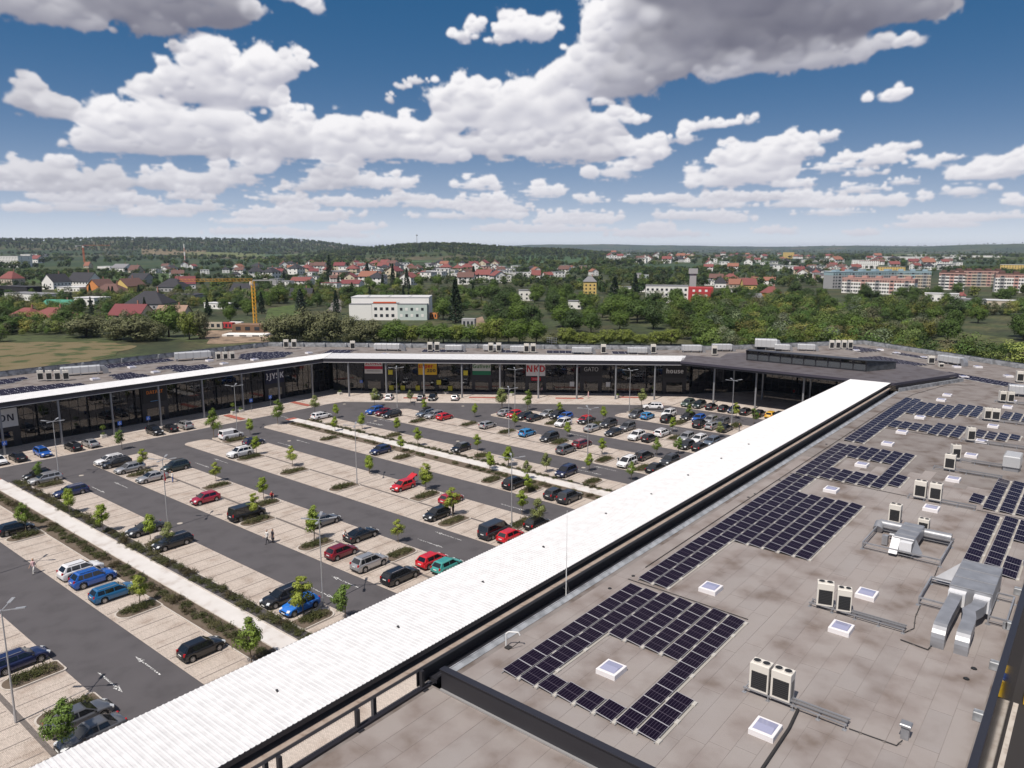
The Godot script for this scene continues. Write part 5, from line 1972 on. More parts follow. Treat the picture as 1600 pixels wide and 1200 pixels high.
func rect(s0: float, t0: float, s1: float, t1: float) -> PackedVector2Array:
	return PackedVector2Array([Vector2(s0, t0), Vector2(s1, t0), Vector2(s1, t1), Vector2(s0, t1)])


func rounded(s0: float, t0: float, s1: float, t1: float, r: Array) -> PackedVector2Array:  # corner radii: near-left, near-right, far-right, far-left
	var p := PackedVector2Array()
	var cs := [Vector2(s0, t0), Vector2(s1, t0), Vector2(s1, t1), Vector2(s0, t1)]
	var inw := [Vector2(1, 1), Vector2(-1, 1), Vector2(-1, -1), Vector2(1, -1)]
	var start := [PI, PI * 1.5, 0.0, PI * 0.5]
	for k in 4:
		var q: float = r[k]
		if q <= 0.0:
			p.append(cs[k])
			continue
		var m: Vector2 = cs[k] + inw[k] * q
		for i in 7:
			var a: float = start[k] + i / 6.0 * PI * 0.5
			p.append(m + Vector2(cos(a), sin(a)) * q)
	return p


func flat(poly: PackedVector2Array, h0: float, h1: float, m: Material) -> ArrayMesh:
	var b := MB.new()
	b.prism(poly, h0, h1, false)
	return b.mesh(m)


# rows of bays: [name, t0, t1, left end s, first bay line]; a 0.35 m drain line runs down the middle of the double rows
const ROWS := [
	["bays_beyond_the_frame", 6.2, 16.3, -131.0, 0], ["bays", 16.7, 21.4, -131.0, 0], ["bays", 27.9, 32.4, -131.0, 0], ["bays", 38.7, 43.2, -131.0, 0],
	["bays", 49.5, 54.2, -132.5, 0], ["bays", 54.6, 59.2, -132.5, 0], ["bays", 65.8, 70.8, -133.0, 0], ["bays", 71.2, 76.4, -133.0, 0],
	["bays", 82.8, 87.3, -133.5, 0], ["bays", 93.1, 97.3, -132.5, 0], ["bays", 103.6, 108.4, -126.5, 0], ["bays", 108.8, 113.8, -124.0, 0],
	["bays", 120.2, 125.2, -104.5, 0], ["bays", 125.6, 130.2, -101.0, 0], ["bays", 136.8, 141.6, -83.0, 0], ["bays", 142.0, 146.6, -80.0, 0],
]
const BAY := 2.56


func build_lot() -> void:
	var speck := noise_tex(21, 0.25, 3, [[0.0, 0.8], [0.5, 0.95], [1.0, 1.0]])
	var stain := noise_tex(22, 0.012, 5, [[0.0, 0.86], [0.45, 0.96], [1.0, 1.0]])
	var asphalt := weathered(mat("asphalt", 0.106, 0.099, 0.107, 0.9), stain, 23.0, speck, 1.7)
	struct("asphalt", flat(PackedVector2Array([Vector2(-155.5, -70), Vector2(-33, -70), Vector2(-33, 168), Vector2(-81, 169), Vector2(-155.5, 116)]), -0.15, 0.0, asphalt))
	# paving: small concrete blocks, their joints too fine to tell apart from up here
	var grain := FastNoiseLite.new()
	grain.seed = 2
	grain.frequency = 0.4
	var im := Image.create(256, 256, false, Image.FORMAT_RGB8)
	var rr := RandomNumberGenerator.new()
	rr.seed = 5
	im.fill(Color(0.74, 0.72, 0.7))
	for j in 16:
		for i in 8:
			var g := rr.randf_range(0.9, 1.0)
			im.fill_rect(Rect2i((i * 32 + (j % 2) * 16) % 256 + 1, j * 16 + 1, 29, 14), Color(g, g * 0.985, g * 0.97))
	var blocks := ImageTexture.create_from_image(im)
	var blotch := noise_tex(24, 0.010, 5, [[0.0, Color(0.84, 0.81, 0.79)], [0.4, Color(0.96, 0.955, 0.95)], [1.0, Color.WHITE]])
	var bay_m := weathered(mat("bay_paving", 0.58, 0.525, 0.485, 0.9), blocks, 1.6, blotch, 19.0)
	var path_m := weathered(mat("path_slabs", 0.64, 0.62, 0.61, 0.9), blotch, 17.0)
	var walk_m := weathered(mat("forecourt_paving", 0.64, 0.59, 0.56, 0.9), blocks, 1.6, blotch, 23.0)
	var drain_m := weathered(mat("drain_paving", 0.17, 0.155, 0.15, 0.9), blocks, 1.6)
	var line_m := mat("bay_line", 0.21, 0.185, 0.17, 0.9)
	var kerb_m := weathered(mat("kerb", 0.52, 0.48, 0.44, 0.9), blotch, 5.0)
	var soil_m := weathered(mat("soil", 0.16, 0.125, 0.095, 1.0), speck, 2.5, blotch, 6.0)
	var red_m := weathered(mat("red_paving", 0.42, 0.13, 0.10, 0.9), blocks, 1.6)
	var line := MB.new()
	line.box(Vector3(0, 0.008, 0), Vector3(0.09, 0.016, 1.0))
	var line_mesh := line.mesh(line_m)
	for row in ROWS:
		var t0: float = row[1]
		var t1: float = row[2]
		var lone := t0 < 45 and t0 > 22 or t0 > 80 and t0 < 100
		var low_tip := 2.2 if not lone or t0 < 35 and t0 > 25 or t0 > 80 and t0 < 90 else 0.0
		var first := fmod(t0 - 6.2, 10.0)
		var pave := struct("bay_paving", flat(rounded(row[3], t0, -50.0, t1, [1.6, 0, 0, 1.6]), -0.05, 0.02, bay_m))
		var s: float = row[3] + 2.5
		s = -69.7 + BAY * ceilf((s + 69.7) / BAY)
		while s < -51.0:
			var o := part("bay_line", line_mesh, pave, W(s, (t0 + t1) * 0.5, 0.02))
			o.scale = Vector3(1, 1, t1 - t0 - 0.3)
			s += BAY
	for d in [[16.3, 16.7, -129.0], [54.2, 54.6, -131.0], [70.8, 71.2, -131.5], [108.4, 108.8, -124.0], [125.2, 125.6, -102.0], [141.6, 142.0, -81.0]]:
		struct("drain_line", flat(rect(d[2], d[0], -50.0, d[1]), -0.05, 0.016, drain_m))
	for p in [[34.9, 37.0, -134.0], [89.9, 92.1, -134.0]]:
		struct("path", flat(rect(p[2], p[0], -43.0, p[1]), -0.05, 0.05, path_m))
		struct("red_paving", flat(rect(p[2] - 1.4, p[0], p[2], p[1]), -0.05, 0.045, red_m))
	for b in [[32.4, 34.9], [37.0, 38.7], [87.3, 89.9], [92.1, 93.1]]:
		var bed := struct("planting_bed", flat(rounded(-131.5, b[0] + 0.12, -50.0, b[1] - 0.1, [0.8, 0, 0, 0.8]), -0.05, 0.07, soil_m))
		part("kerb", flat(rect(-131.0, b[0], -50.0, b[0] + 0.119), -0.05, 0.12, kerb_m), bed)
		part("kerb", flat(rect(-131.0, b[1] - 0.099, -50.0, b[1]), -0.05, 0.12, kerb_m), bed)
	# forecourts along the shop fronts
	struct("bay_paving", flat(rect(-148.2, 8.0, -141.3, 104.0), -0.05, 0.03, bay_m))
	struct("pavement", flat(PackedVector2Array([Vector2(-156, -20), Vector2(-148.2, -20), Vector2(-148.2, 104), Vector2(-141.3, 104.2), Vector2(-140.3, 109.9), Vector2(-87, 148.7), Vector2(-78, 155), Vector2(-78, 186), Vector2(-156, 118)]), -0.05, 0.1, walk_m))
	struct("kerb", flat(PackedVector2Array([Vector2(-140.3, 109.7), Vector2(-87, 148.5), Vector2(-78, 154.8), Vector2(-78, 154.99), Vector2(-87, 148.69), Vector2(-140.3, 109.89)]), -0.05, 0.11, kerb_m))
	struct("kerb", flat(rect(-141.29, 8, -141.15, 104.0), -0.05, 0.05, kerb_m))
	struct("bay_paving", flat(rect(-77.9, 154.2, -46, 159.4), -0.05, 0.03, bay_m))
	struct("pavement", flat(PackedVector2Array([Vector2(-77.9, 159.4), Vector2(-46.2, 159.4), Vector2(-46.2, -40), Vector2(-32.9, -40), Vector2(-32.9, 186), Vector2(-77.9, 186)]), -0.05, 0.1, walk_m))
	for p in [[-145.4, 84.0, 0.0], [-146.2, 101.5, 0.0], [-101.0, 146.5, 36.0], [-90.0, 157.0, 36.0], [-130.0, 123.5, 36.0], [-118.0, 134.0, 36.0]]:
		var o := struct("red_paving", flat(rect(-3.4, -0.7, 3.4, 0.7), 0.0, 0.03, red_m))
		o.position = W(p[0], p[1], 0.1)
		o.rotation_degrees.y = p[2]
	for s in 14:
		var o := part("bay_line", line_mesh, self, W(0, 0, 0))
		o.name = numbered("bay_line")
		o.set_meta("kind", "structure")
		o.position = W(-76.5 + s * BAY, 156.8, 0.03)
		o.scale = Vector3(1, 1, 4.8)
	for s in 36:
		var o := part("bay_line", line_mesh, self, W(0, 0, 0))
		o.name = numbered("bay_line")
		o.set_meta("kind", "structure")
		o.position = W(-144.5, 10.3 + s * BAY, 0.03)
		o.rotation.y = PI / 2
		o.scale = Vector3(1, 1, 6.0)
	# islands of shrubs at the ends and between the bays
	for i in ISLANDS:
		var s: float = i[0]
		var t0: float = i[1]
		var t1: float = i[2]
		var up: bool = i[3] > 0
		var rr4 := [0.3, 0.3, 1.0, 1.0] if up else [1.0, 1.0, 0.3, 0.3]
		var isl := struct("planting_island", flat(rounded(s - 1.05, t0, s + 1.05, t1, rr4), -0.05, 0.12, soil_m))
		part("kerb", flat(rounded(s - 1.2, t0 - 0.13, s + 1.2, t1 + 0.13, rr4), -0.05, 0.1, kerb_m), isl)
	# direction arrows
	var white := weathered(mat("road_paint", 0.72, 0.72, 0.72, 0.8), noise_tex(29, 0.05, 5, [[0.0, 0.12], [0.45, 0.3], [0.6, 1.0], [1.0, 1.0]]), 5.0)
	var ar := MB.new()
	ar.prism(PackedVector2Array([Vector2(-2.2, -0.07), Vector2(1.2, -0.07), Vector2(1.2, 0.07), Vector2(-2.2, 0.07)]), 0.0, 0.004, false)
	ar.prism(PackedVector2Array([Vector2(1.2, -0.24), Vector2(2.4, 0.0), Vector2(1.2, 0.24)]), 0.0, 0.004, false)
	var arm := ar.mesh(white)
	for p in ARROWS:
		var o := solo("road_arrow", arm, "worn white direction arrow painted on the asphalt driving lane", "road marking", "white arrows painted in the aisles", W(p[0], p[1], 0.001), PI if p[2] < 0 else 0.0)
	var disc := MB.new()
	disc.tube(Vector3(0, 0, 0), Vector3(0, 0.006, 0), 0.36, 0.36, 18)
	var dm := disc.mesh(mat("manhole", 0.42, 0.38, 0.33, 0.8))
	for p in MANHOLES:
		solo("manhole_cover", dm, "round pale manhole cover set in the asphalt lane", "manhole cover", "manhole covers in the asphalt", W(p[0], p[1], 0.001))


# ------------------------------------------------------------------ the retail park
const LINE := 0.7265  # slope of the middle wing against the s axis
const MID := Vector2(0.809, 0.5878)


func ribbed(b: MB, o: Vector2, along: Vector2, across: Vector2, length: float, width: float, skew0: float, skew1: float, h0: float, h1: float, pitch := 0.333) -> void:
	# trapezoid sheet whose ribs run across; skew: how much later the far edge starts and ends than the near edge
	var a := minf(0.0, skew0)
	var last := length + maxf(0.0, skew1)
	while a < last:
		var w0 := 0.0
		var w1 := width
		if a < 0.0 and skew0 < 0.0:
			w0 = a / skew0 * width
		if a > length and skew1 > 0.0:
			w0 = (a - length) / skew1 * width
		if w1 - w0 > 0.1:
			var cut := [0.0, 0.19, 0.225, 0.3, 0.333]
			var up := [0.0, 0.0, 0.032, 0.032, 0.0]
			for k in 4:
				var p0: Vector2 = o + along * (a + cut[k] / 0.333 * pitch)
				var p1: Vector2 = o + along * (a + cut[k + 1] / 0.333 * pitch)
				var q := [p0 + across * w0, p1 + across * w0, p1 + across * w1, p0 + across * w1]
				var f0 := lerpf(h0, h1, w0 / width)
				var z := [f0 + up[k], f0 + up[k + 1], h1 + up[k + 1], h1 + up[k]]
				var v := []
				for j in 4:
					v.append(W(q[j].x, q[j].y, z[j]))
				if along.cross(across) > 0.0:
					b.quad(v[0], v[1], v[2], v[3])
				else:
					b.quad(v[3], v[2], v[1], v[0])
		a += pitch


func canopy(label: String, o: Vector2, along: Vector2, across: Vector2, length: float, width: float, skew0: float, skew1: float, fascia: float, posts: Array, post_in: float, inner_edge: bool) -> Node3D:
	var t := thing("canopy", label, "canopy", "white canopies along the shop fronts")
	var white: Material = mats["canopy_sheet"]
	var dark: Material = mats["anthracite"]
	var b := MB.new()
	ribbed(b, o, along, across, length, width, skew0, skew1, 9.56, 9.62)
	part("roof_sheet", b.mesh(white), t)
	var e0 := o
	var e1 := o + along * length
	var i0 := o + across * width + along * skew0
	var i1 := o + across * width + along * (length + skew1)
	b = MB.new()
	b.bar(W(e0.x, e0.y, 9.3), W(e1.x, e1.y, 9.3), 0.14, 0.48)
	part("edge_trim", b.mesh(dark), t)
	if fascia > 0.5:
		b = MB.new()
		var off := -across * -0.10
		b.bar(W(e0.x + off.x, e0.y + off.y, 8.88), W(e1.x + off.x, e1.y + off.y, 8.88), 0.12, 0.36)
		part("fascia", b.mesh(mats["fascia"]), t)
		b = MB.new()
		b.bar(W(e0.x + off.x, e0.y + off.y, 8.62), W(e1.x + off.x, e1.y + off.y, 8.62), 0.2, 0.14)
		part("gutter_strip", b.mesh(mats["pale_metal"]), t)
	if inner_edge:
		b = MB.new()
		b.bar(W(i0.x, i0.y, 9.46), W(i1.x, i1.y, 9.46), 0.1, 0.3)
		part("edge_trim", b.mesh(dark), t)
	b = MB.new()
	b.prism(PackedVector2Array([e0 + across * 0.1, e1 + across * 0.1, i1 - across * 0.1, i0 - across * 0.1]), 8.72, 8.8)
	part("soffit", b.mesh(mats["soffit"]), t)
	b = MB.new()
	b.box(Vector3(0, 4.35, 0), Vector3(0.3, 8.7, 0.3))
	b.box(Vector3(0, 0.06, 0), Vector3(0.5, 0.12, 0.5))
	var pm := b.mesh(mats["post_metal"])
	for a in posts:
		var p: Vector2 = o + along * a + across * post_in
		part("column", pm, t, W(p.x, p.y, 0.1))
	return t


func glass_front(called: String, label: String, a: Vector2, b: Vector2, top: float, step: float, gaps := []) -> Node3D:
	# curtain wall from a to b: panes between mullions and transoms
	var t := thing(called, label, "shop front")
	var d := (b - a).normalized()
	var n := int(a.distance_to(b) / step)
	var w := a.distance_to(b) / n
	var levels := [0.1, 2.9, 5.6, top]
	var turn := atan2(d.y, d.x)
	var bar := MB.new()
	bar.box(Vector3(0, top * 0.5, 0), Vector3(0.07, top, 0.16))
	var bm := bar.mesh(mats["anthracite"])
	for i in n + 1:
		var p := a + d * (w * i)
		var o := part("mullion", bm, t, W(p.x, p.y, 0.05))
		o.rotation.y = turn
	for j in 4:
		var r := MB.new()
		var y: float = levels[j]
		r.bar(W(a.x, a.y, y), W(b.x, b.y, y), 0.14, 0.09)
		part("transom", r.mesh(mats["anthracite"]), t)
	for j in 3:
		var g := MB.new()
		var h: float = levels[j + 1] - levels[j] - 0.1
		g.box(Vector3.ZERO, Vector3(w - 0.08, h, 0.02))
		var gm := g.mesh(mats["shop_glass"])
		for i in n:
			if j == 0 and gaps.has(i):
				continue
			var p := a + d * (w * (i + 0.5))
			var o := part("pane", gm, t, W(p.x, p.y, (levels[j] + levels[j + 1]) * 0.5))
			o.rotation.y = turn + rng.randf_range(-0.006, 0.006)
	return t


func lettering(text: String, size: float, m: Material, bold := false, font := "Droid Sans") -> TextMesh:
	var f := SystemFont.new()
	f.font_names = PackedStringArray([font])
	if bold:
		f.font_weight = 700
	var tm := TextMesh.new()
	tm.text = text
	tm.font = f
	tm.font_size = 64
	tm.pixel_size = size / 64.0
	tm.depth = 0.06
	tm.material = m
	return tm


func parapet(called: String, label: String, a: Vector2, b: Vector2, inward: Vector2, h0: float, h1: float, post_step: float) -> Node3D:
	var t := thing(called, label, "parapet")
	var m := MB.new()
	var d := (b - a).normalized()
	var c0 := a - inward * 0.16
	var c1 := b - inward * 0.16
	m.bar(W(c0.x, c0.y, (h0 + h1) * 0.5), W(c1.x, c1.y, (h0 + h1) * 0.5), 0.3, h1 - h0)
	part("wall", m.mesh(mats["cladding"]), t)
	m = MB.new()
	m.bar(W(c0.x, c0.y, h1 + 0.03), W(c1.x, c1.y, h1 + 0.03), 0.42, 0.06)
	part("coping", m.mesh(mats["dark_trim"]), t)
	m = MB.new()
	var f0 := a + inward * 0.012
	var f1 := b + inward * 0.012
	m.bar(W(f0.x, f0.y, (8.42 + h1) * 0.5), W(f1.x, f1.y, (8.42 + h1) * 0.5), 0.02, h1 - 8.45)
	part("lining", m.mesh(mats["parapet_lining"]), t)
	if post_step > 0.0:
		m = MB.new()
		m.bevel_box(Vector3(0, (h1 - 8.4) * 0.5, 0), Vector3(0.5, h1 - 8.4 - 0.05, 0.55), 0.05)
		var pm := m.mesh(mats["parapet_lining"])
		var n := int(a.distance_to(b) / post_step)
		for i in n:
			var p := a + d * (post_step * (i + 0.5)) + inward * 0.31
			var o := part("buttress", pm, t, W(p.x, p.y, 8.405))
			o.rotation.y = atan2(d.y, d.x)
	return t


func build_mall() -> void:
	var scuff := noise_tex(41, 0.007, 6, [[0.0, Color(0.72, 0.67, 0.63)], [0.3, Color(0.90, 0.88, 0.87)], [0.6, Color(0.98, 0.975, 0.97)], [1.0, Color.WHITE]])
	var fine := noise_tex(42, 0.2, 3, [[0.0, 0.86], [0.5, 0.96], [1.0, 1.0]])
	var smear := noise_tex(43, 0.008, 6, [[0.0, 0.5], [0.4, 0.8], [0.6, 0.96], [1.0, 1.0]])
	weathered(mat("canopy_sheet", 0.73, 0.73, 0.745, 0.55), noise_tex(44, 0.015, 4, [[0.0, 0.9], [1.0, 1.0]]), 9.0)
	mat("anthracite", 0.022, 0.022, 0.028, 0.45, 0.0)
	mat("fascia", 0.055, 0.05, 0.07, 0.5, 0.0)
	mat("pale_metal", 0.42, 0.42, 0.43, 0.4, 0.4)
	mat("soffit", 0.10, 0.095, 0.10, 0.7)
	mat("post_metal", 0.24, 0.25, 0.27, 0.45, 0.3)
	mat("dark_trim", 0.022, 0.022, 0.03, 0.4)
	weathered(mat("cladding", 0.012, 0.013, 0.02, 0.08, 0.0), smear, 11.0)
	weathered(mat("parapet_lining", 0.42, 0.44, 0.47, 0.5, 0.2), smear, 7.0)
	weathered(mat("dark_roof", 0.105, 0.096, 0.106, 0.75), scuff, 13.0)
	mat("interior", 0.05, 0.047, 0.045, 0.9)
	var glass := mat("shop_glass", 0.012, 0.012, 0.015, 0.02)
	glass.transparency = BaseMaterial3D.TRANSPARENCY_ALPHA
	glass.albedo_color.a = 0.5
	glass.metallic_specular = 1.0
	var tones := [[0.322, 0.294, 0.285], [0.318, 0.290, 0.282], [0.327, 0.298, 0.288], [0.313, 0.287, 0.280], [0.322, 0.291, 0.281]]
	for k in tones.size():
		weathered(mat("membrane_%d" % k, tones[k][0], tones[k][1], tones[k][2], 0.95), scuff, 21.0, fine, 1.3)
	weathered(mat("membrane_base", 0.24, 0.218, 0.21, 0.95), scuff, 15.0, fine, 1.1)

	# --- roof slab of the three wings
	var roof := struct("roof", null)
	var rb := MB.new()
	rb.prism(PackedVector2Array([Vector2(-187, -10), Vector2(-187, 120), Vector2(-85, 192), Vector2(-56.6, 232), Vector2(-3.4, 200), Vector2(-3.4, 32.0), Vector2(-31.35, 32.0), Vector2(-31.35, 158.6), Vector2(-29.6, 170), Vector2(-70, 181), Vector2(-81.6, 171.8), Vector2(-121.3, 143.6), Vector2(-155.9, 118.6), Vector2(-155.9, -10)]), 7.6, 8.4)
	roof.mesh = rb.mesh(mats["membrane_base"])
	# bitumen sheets, a little over a metre wide, their laps standing slightly proud
	var r := RandomNumberGenerator.new()
	r.seed = 31
	var sheet := MB.new()
	sheet.bevel_box(Vector3(0, 0.006, 0), Vector3(1, 0.012, 1), 0.002)
	var sheets := []
	for k in 5:
		var sm := MB.new()
		sm.box(Vector3(0, 0.005, 0), Vector3(1, 0.01, 1))
		sheets.append(sm.mesh(mats["membrane_%d" % k]))
	var s := -30.9
	var col := 0
	while s < -4.2:
		var t := 32.1 - r.randf_range(0.0, 4.0)
		while t < 96.0:
			var l := r.randf_range(4.2, 8.4)
			var a := maxf(t, 32.15)
			if t + l - a > 0.4:
				var o := part("roofing_sheet", sheets[r.randi() % 5], roof, W(s + 0.65, (a + t + l) * 0.5, 8.4 + 0.003 * (col % 2)))
				o.scale = Vector3(1.278, 1.0, t + l - a - 0.022)
			t += l
		s += 1.3
		col += 1
	# --- the lower roof in front of the dividing wall
	var low := struct("lower_roof", flat(rect(-32.6, -25, -3.4, 31.7), 0.1, 7.4, mats["membrane_base"]))
	s = -32.3
	while s < -4.0:
		var t := 31.55
		while t > 6.0:
			var l := r.randf_range(5.0, 9.0)
			var o := part("roofing_sheet", sheets[r.randi() % 5], low, W(s + 0.8, t - l * 0.5, 7.4 + 0.003 * (col % 2)))
			o.scale = Vector3(1.578, 1.0, l - 0.022)
			t -= l
		s += 1.6
		col += 1
	var dw := thing("dividing_wall", "dark anthracite wall step between the lower roof and the solar roof", "wall")
	var b := MB.new()
	b.box(W(-17.6, 31.86, 8.1), Vector3(28.3, 1.5, 0.26))
	part("wall", b.mesh(mats["anthracite"]), dw)
	b = MB.new()
	b.box(W(-17.6, 31.86, 8.89), Vector3(28.4, 0.07, 0.5))
	part("coping", b.mesh(mats["dark_trim"]), dw)
	b = MB.new()
	b.box(W(-17.6, 31.64, 7.47), Vector3(28.3, 0.12, 0.14))
	part("flashing", b.mesh(mats["pale_metal"]), dw)
	# --- parapets and outer walls
	parapet("parapet", "dark outer wall with grey lined parapet along the loading side of the solar roof", Vector2(-3.4, -25), Vector2(-3.4, 200), Vector2(-1, 0), 0.0, 9.0, 7.0)
	parapet("parapet", "pale grey parapet with posts behind the far solar panels, facing the pond", Vector2(-3.4, 200), Vector2(-56.6, 232), Vector2(-0.515, -0.857), 0.0, 9.6, 6.2)
	parapet("parapet", "pale grey parapet behind the entrance hall, facing the woods", Vector2(-56.6, 232), Vector2(-85, 192), Vector2(0.815, -0.579), 0.0, 9.6, 6.2)
	parapet("parapet", "long pale grey parapet at the back of the middle wing roof", Vector2(-85, 192), Vector2(-187, 120), Vector2(0.577, -0.817), 0.0, 9.6, 6.2)
	parapet("parapet", "long grey parapet at the back of the west wing roof, facing the meadow", Vector2(-187, 120), Vector2(-187, -10), Vector2(1, 0), 0.0, 9.6, 9.0)
	# low upstand and gutter between solar roof and white canopy
	var up := thing("roof_upstand", "grey metal upstand with a dark gutter between white canopy and solar roof", "roof edge")
	b = MB.new()
	b.quad(W(-31.78, 32, 8.55), W(-31.78, 158, 8.55), W(-32.55, 158, 7.9), W(-32.55, 32, 7.9))
	b.quad(W(-31.3, 32, 8.43), W(-31.3, 158, 8.43), W(-31.72, 158, 8.55), W(-31.72, 32, 8.55))
	b.box(W(-31.75, 95, 8.56), Vector3(0.08, 0.06, 126))
	part("upstand", b.mesh(mats["parapet_lining"]), up)
	b = MB.new()
	b.box(W(-32.85, 95, 7.55), Vector3(0.8, 0.3, 126))
	part("gutter", b.mesh(mats["anthracite"]), up)
	b = MB.new()
	b.box(W(-33.22, 75, 8.72), Vector3(0.5, 0.22, 168))
	part("beam", b.mesh(mats["soffit"]), up)
	b = MB.new()
	b.box(W(-33.22, 75, 8.85), Vector3(0.46, 0.03, 168))
	part("beam_top", b.mesh(weathered(mat("beam_top", 0.36, 0.30, 0.26, 0.8), scuff, 4.0)), up)
	b = MB.new()
	b.box(Vector3(0, 0.65, 0), Vector3(0.24, 1.3, 0.24))
	b.box(Vector3(0.12, 0.03, 0), Vector3(0.6, 0.06, 0.4))
	var pm := b.mesh(mats["anthracite"])
	for k in 7:
		part("post", pm, up, W(-32.8, 31.0 - 5.4 * k, 7.4))
	b = MB.new()
	b.box(W(-32.7, 3.0, 7.5), Vector3(0.3, 0.16, 57))
	part("edge_trim", b.mesh(mats["dark_trim"]), up)
	var shop := MB.new()
	shop.box(W(-32.8, 95, 3.7), Vector3(0.3, 7.4, 128))
	shop.box(W(-33.3, 95, 8.0), Vector3(0.1, 1.3, 128))
	solo("shop_wall", shop.mesh(mats["anthracite"]), "dark shop wall of the east wing under the white canopy", "wall")
	# --- canopies
	var posts := []
	for k in 18:
		posts.append(4.0 + 9.3 * k)
	var c := canopy("wide white ribbed canopy along the east wing, nearest the camera", Vector2(-41, -8), Vector2(0, 1), Vector2(1, 0), 168.2, 7.6, 0, 0, 0.9, posts, 0.5, true)
	b = MB.new()
	b.bar(Vector3(-0.12, 0.02, 0), Vector3(0.12, 0.02, 0.05), 0.1, 0.1)
	b.bar(Vector3(0, 0.0, 0), Vector3(0.02, 0.12, 0.0), 0.05, 0.05)
	var cm := b.mesh(mats["anthracite"])
	for p in ANCHORS:
		part("anchor", cm, c, W(p[0], p[1], 9.62))
	posts = []
	for k in 8:
		posts.append(52.2 + 9.3 * k)
	canopy("white ribbed canopy along the west wing with dark fascia", Vector2(-149, -10), Vector2(0, 1), Vector2(-1, 0), 120.4, 6.4, 0, 7.6, 0.9, posts, 0.5, true)
	posts = []
	for k in 9:
		posts.append(6.0 + 9.3 * k)
	canopy("white ribbed canopy along the middle wing over the row of signs", Vector2(-149, 110.4), MID, Vector2(-0.5878, 0.809), 86.5, 8.9, -0.6, 2.4, 0.9, posts, 0.55, true)
	# --- shop fronts and what is behind the glass
	glass_front("curtain_wall", "tall dark glass shop front of the west wing, mirroring parked cars", Vector2(-155.2, 24.0), Vector2(-155.2, 116.6), 8.5, 1.55)
	var gaps := []
	for a in DOORS:
		gaps.append(int(a / 1.55))
	glass_front("curtain_wall", "tall dark glass shop front of the middle wing behind the signs", Vector2(-154.0, 117.0), Vector2(-81.0, 170.0), 8.5, 1.55)
	glass_front("curtain_wall", "recessed dark glass front of the entrance hall under the anthracite roof", Vector2(-80.5, 170.5), Vector2(-68.0, 186.0), 8.5, 1.6)
	glass_front("curtain_wall", "far glass wall of the entrance hall beyond the sunlit floor", Vector2(-68.0, 186.5), Vector2(-34.0, 186.5), 8.5, 1.7)
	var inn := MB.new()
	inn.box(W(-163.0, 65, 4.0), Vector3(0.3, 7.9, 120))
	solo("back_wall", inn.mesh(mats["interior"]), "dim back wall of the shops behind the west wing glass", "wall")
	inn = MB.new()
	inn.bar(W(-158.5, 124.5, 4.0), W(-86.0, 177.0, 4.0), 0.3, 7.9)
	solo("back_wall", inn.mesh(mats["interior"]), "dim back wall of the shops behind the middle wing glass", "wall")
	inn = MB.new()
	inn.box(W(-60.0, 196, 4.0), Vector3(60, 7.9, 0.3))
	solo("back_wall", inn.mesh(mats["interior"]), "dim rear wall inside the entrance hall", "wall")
	var shelf_cols := [[0.5, 0.42, 0.12], [0.45, 0.1, 0.1], [0.55, 0.55, 0.55], [0.12, 0.2, 0.4], [0.5, 0.35, 0.25], [0.2, 0.35, 0.2]]
	for k in 44:
		var p := Vector2(-154.0, 117.0) + MID * (3.0 + 1.95 * k) + Vector2(-0.5878, 0.809) * r.randf_range(0.9, 2.6)
		var sh := thing("display_stand", "goods on a display stand inside the middle wing shop window", "display", "display stands in the shop windows", W(p.x, p.y, 0.1), atan2(MID.y, MID.x))
		for j in 3:
			var bb := MB.new()
			var q: Array = shelf_cols[r.randi() % 6]
			bb.box(Vector3(0, 0.3 + 0.5 * j, 0), Vector3(r.randf_range(0.7, 1.3), r.randf_range(0.25, 0.4), 0.5))
			part("goods", bb.mesh(mat("goods_%d" % shelf_cols.find(q), q[0], q[1], q[2], 0.8)), sh)
		var bf := MB.new()
		bf.box(Vector3(0, 0.8, 0.27), Vector3(1.4, 1.6, 0.04))
		part("rack", bf.mesh(mats["soffit"]), sh)
	build_signs()
	build_hall()


func sign_on(a: Vector2, turn: float, h: float, w: float, tall: float, board: Color, label: String, rows: Array, called := "shop_sign", portal := true) -> void:
	# rows: [text, letter height, colour, x, y, bold, serif]
	var t := thing(called, label, "sign", "", W(a.x, a.y, h), turn)
	var b := MB.new()
	b.box(Vector3.ZERO, Vector3(w, tall, 0.16))
	part("board", b.mesh(mat("board_%s" % board.to_html(false), board.r, board.g, board.b, 0.6)), t)
	for q in rows:
		var k: Color = q[2]
		var m := mat("letter_%s" % k.to_html(false), k.r, k.g, k.b, 0.5)
		if q[0] == "":  # a colour band: width and height in x, y slots 3..6
			var bb := MB.new()
			bb.box(Vector3(q[3], q[4], 0.09), Vector3(q[5], q[1], 0.03))
			part("band", bb.mesh(m), t)
			continue
		part("lettering", lettering(q[0], q[1], m, q[5]), t, Vector3(q[3], q[4], 0.1))
	if portal:
		b = MB.new()
		b.box(Vector3(0, -(h - 0.1) * 0.5 + tall * 0.25 - 0.2, -0.2), Vector3(w + 0.5, h + tall * 0.5 - 0.2, 0.2))
		var f := thing("portal", "dark door portal under the " + label, "portal", "", W(a.x, a.y, h), turn)
		part("frame", b.mesh(mats["anthracite"]), f)
		b = MB.new()
		b.box(Vector3(0, -h + 1.65, -0.08), Vector3(w * 0.72, 2.9, 0.03))
		part("door", b.mesh(mats["shop_glass"]), f)


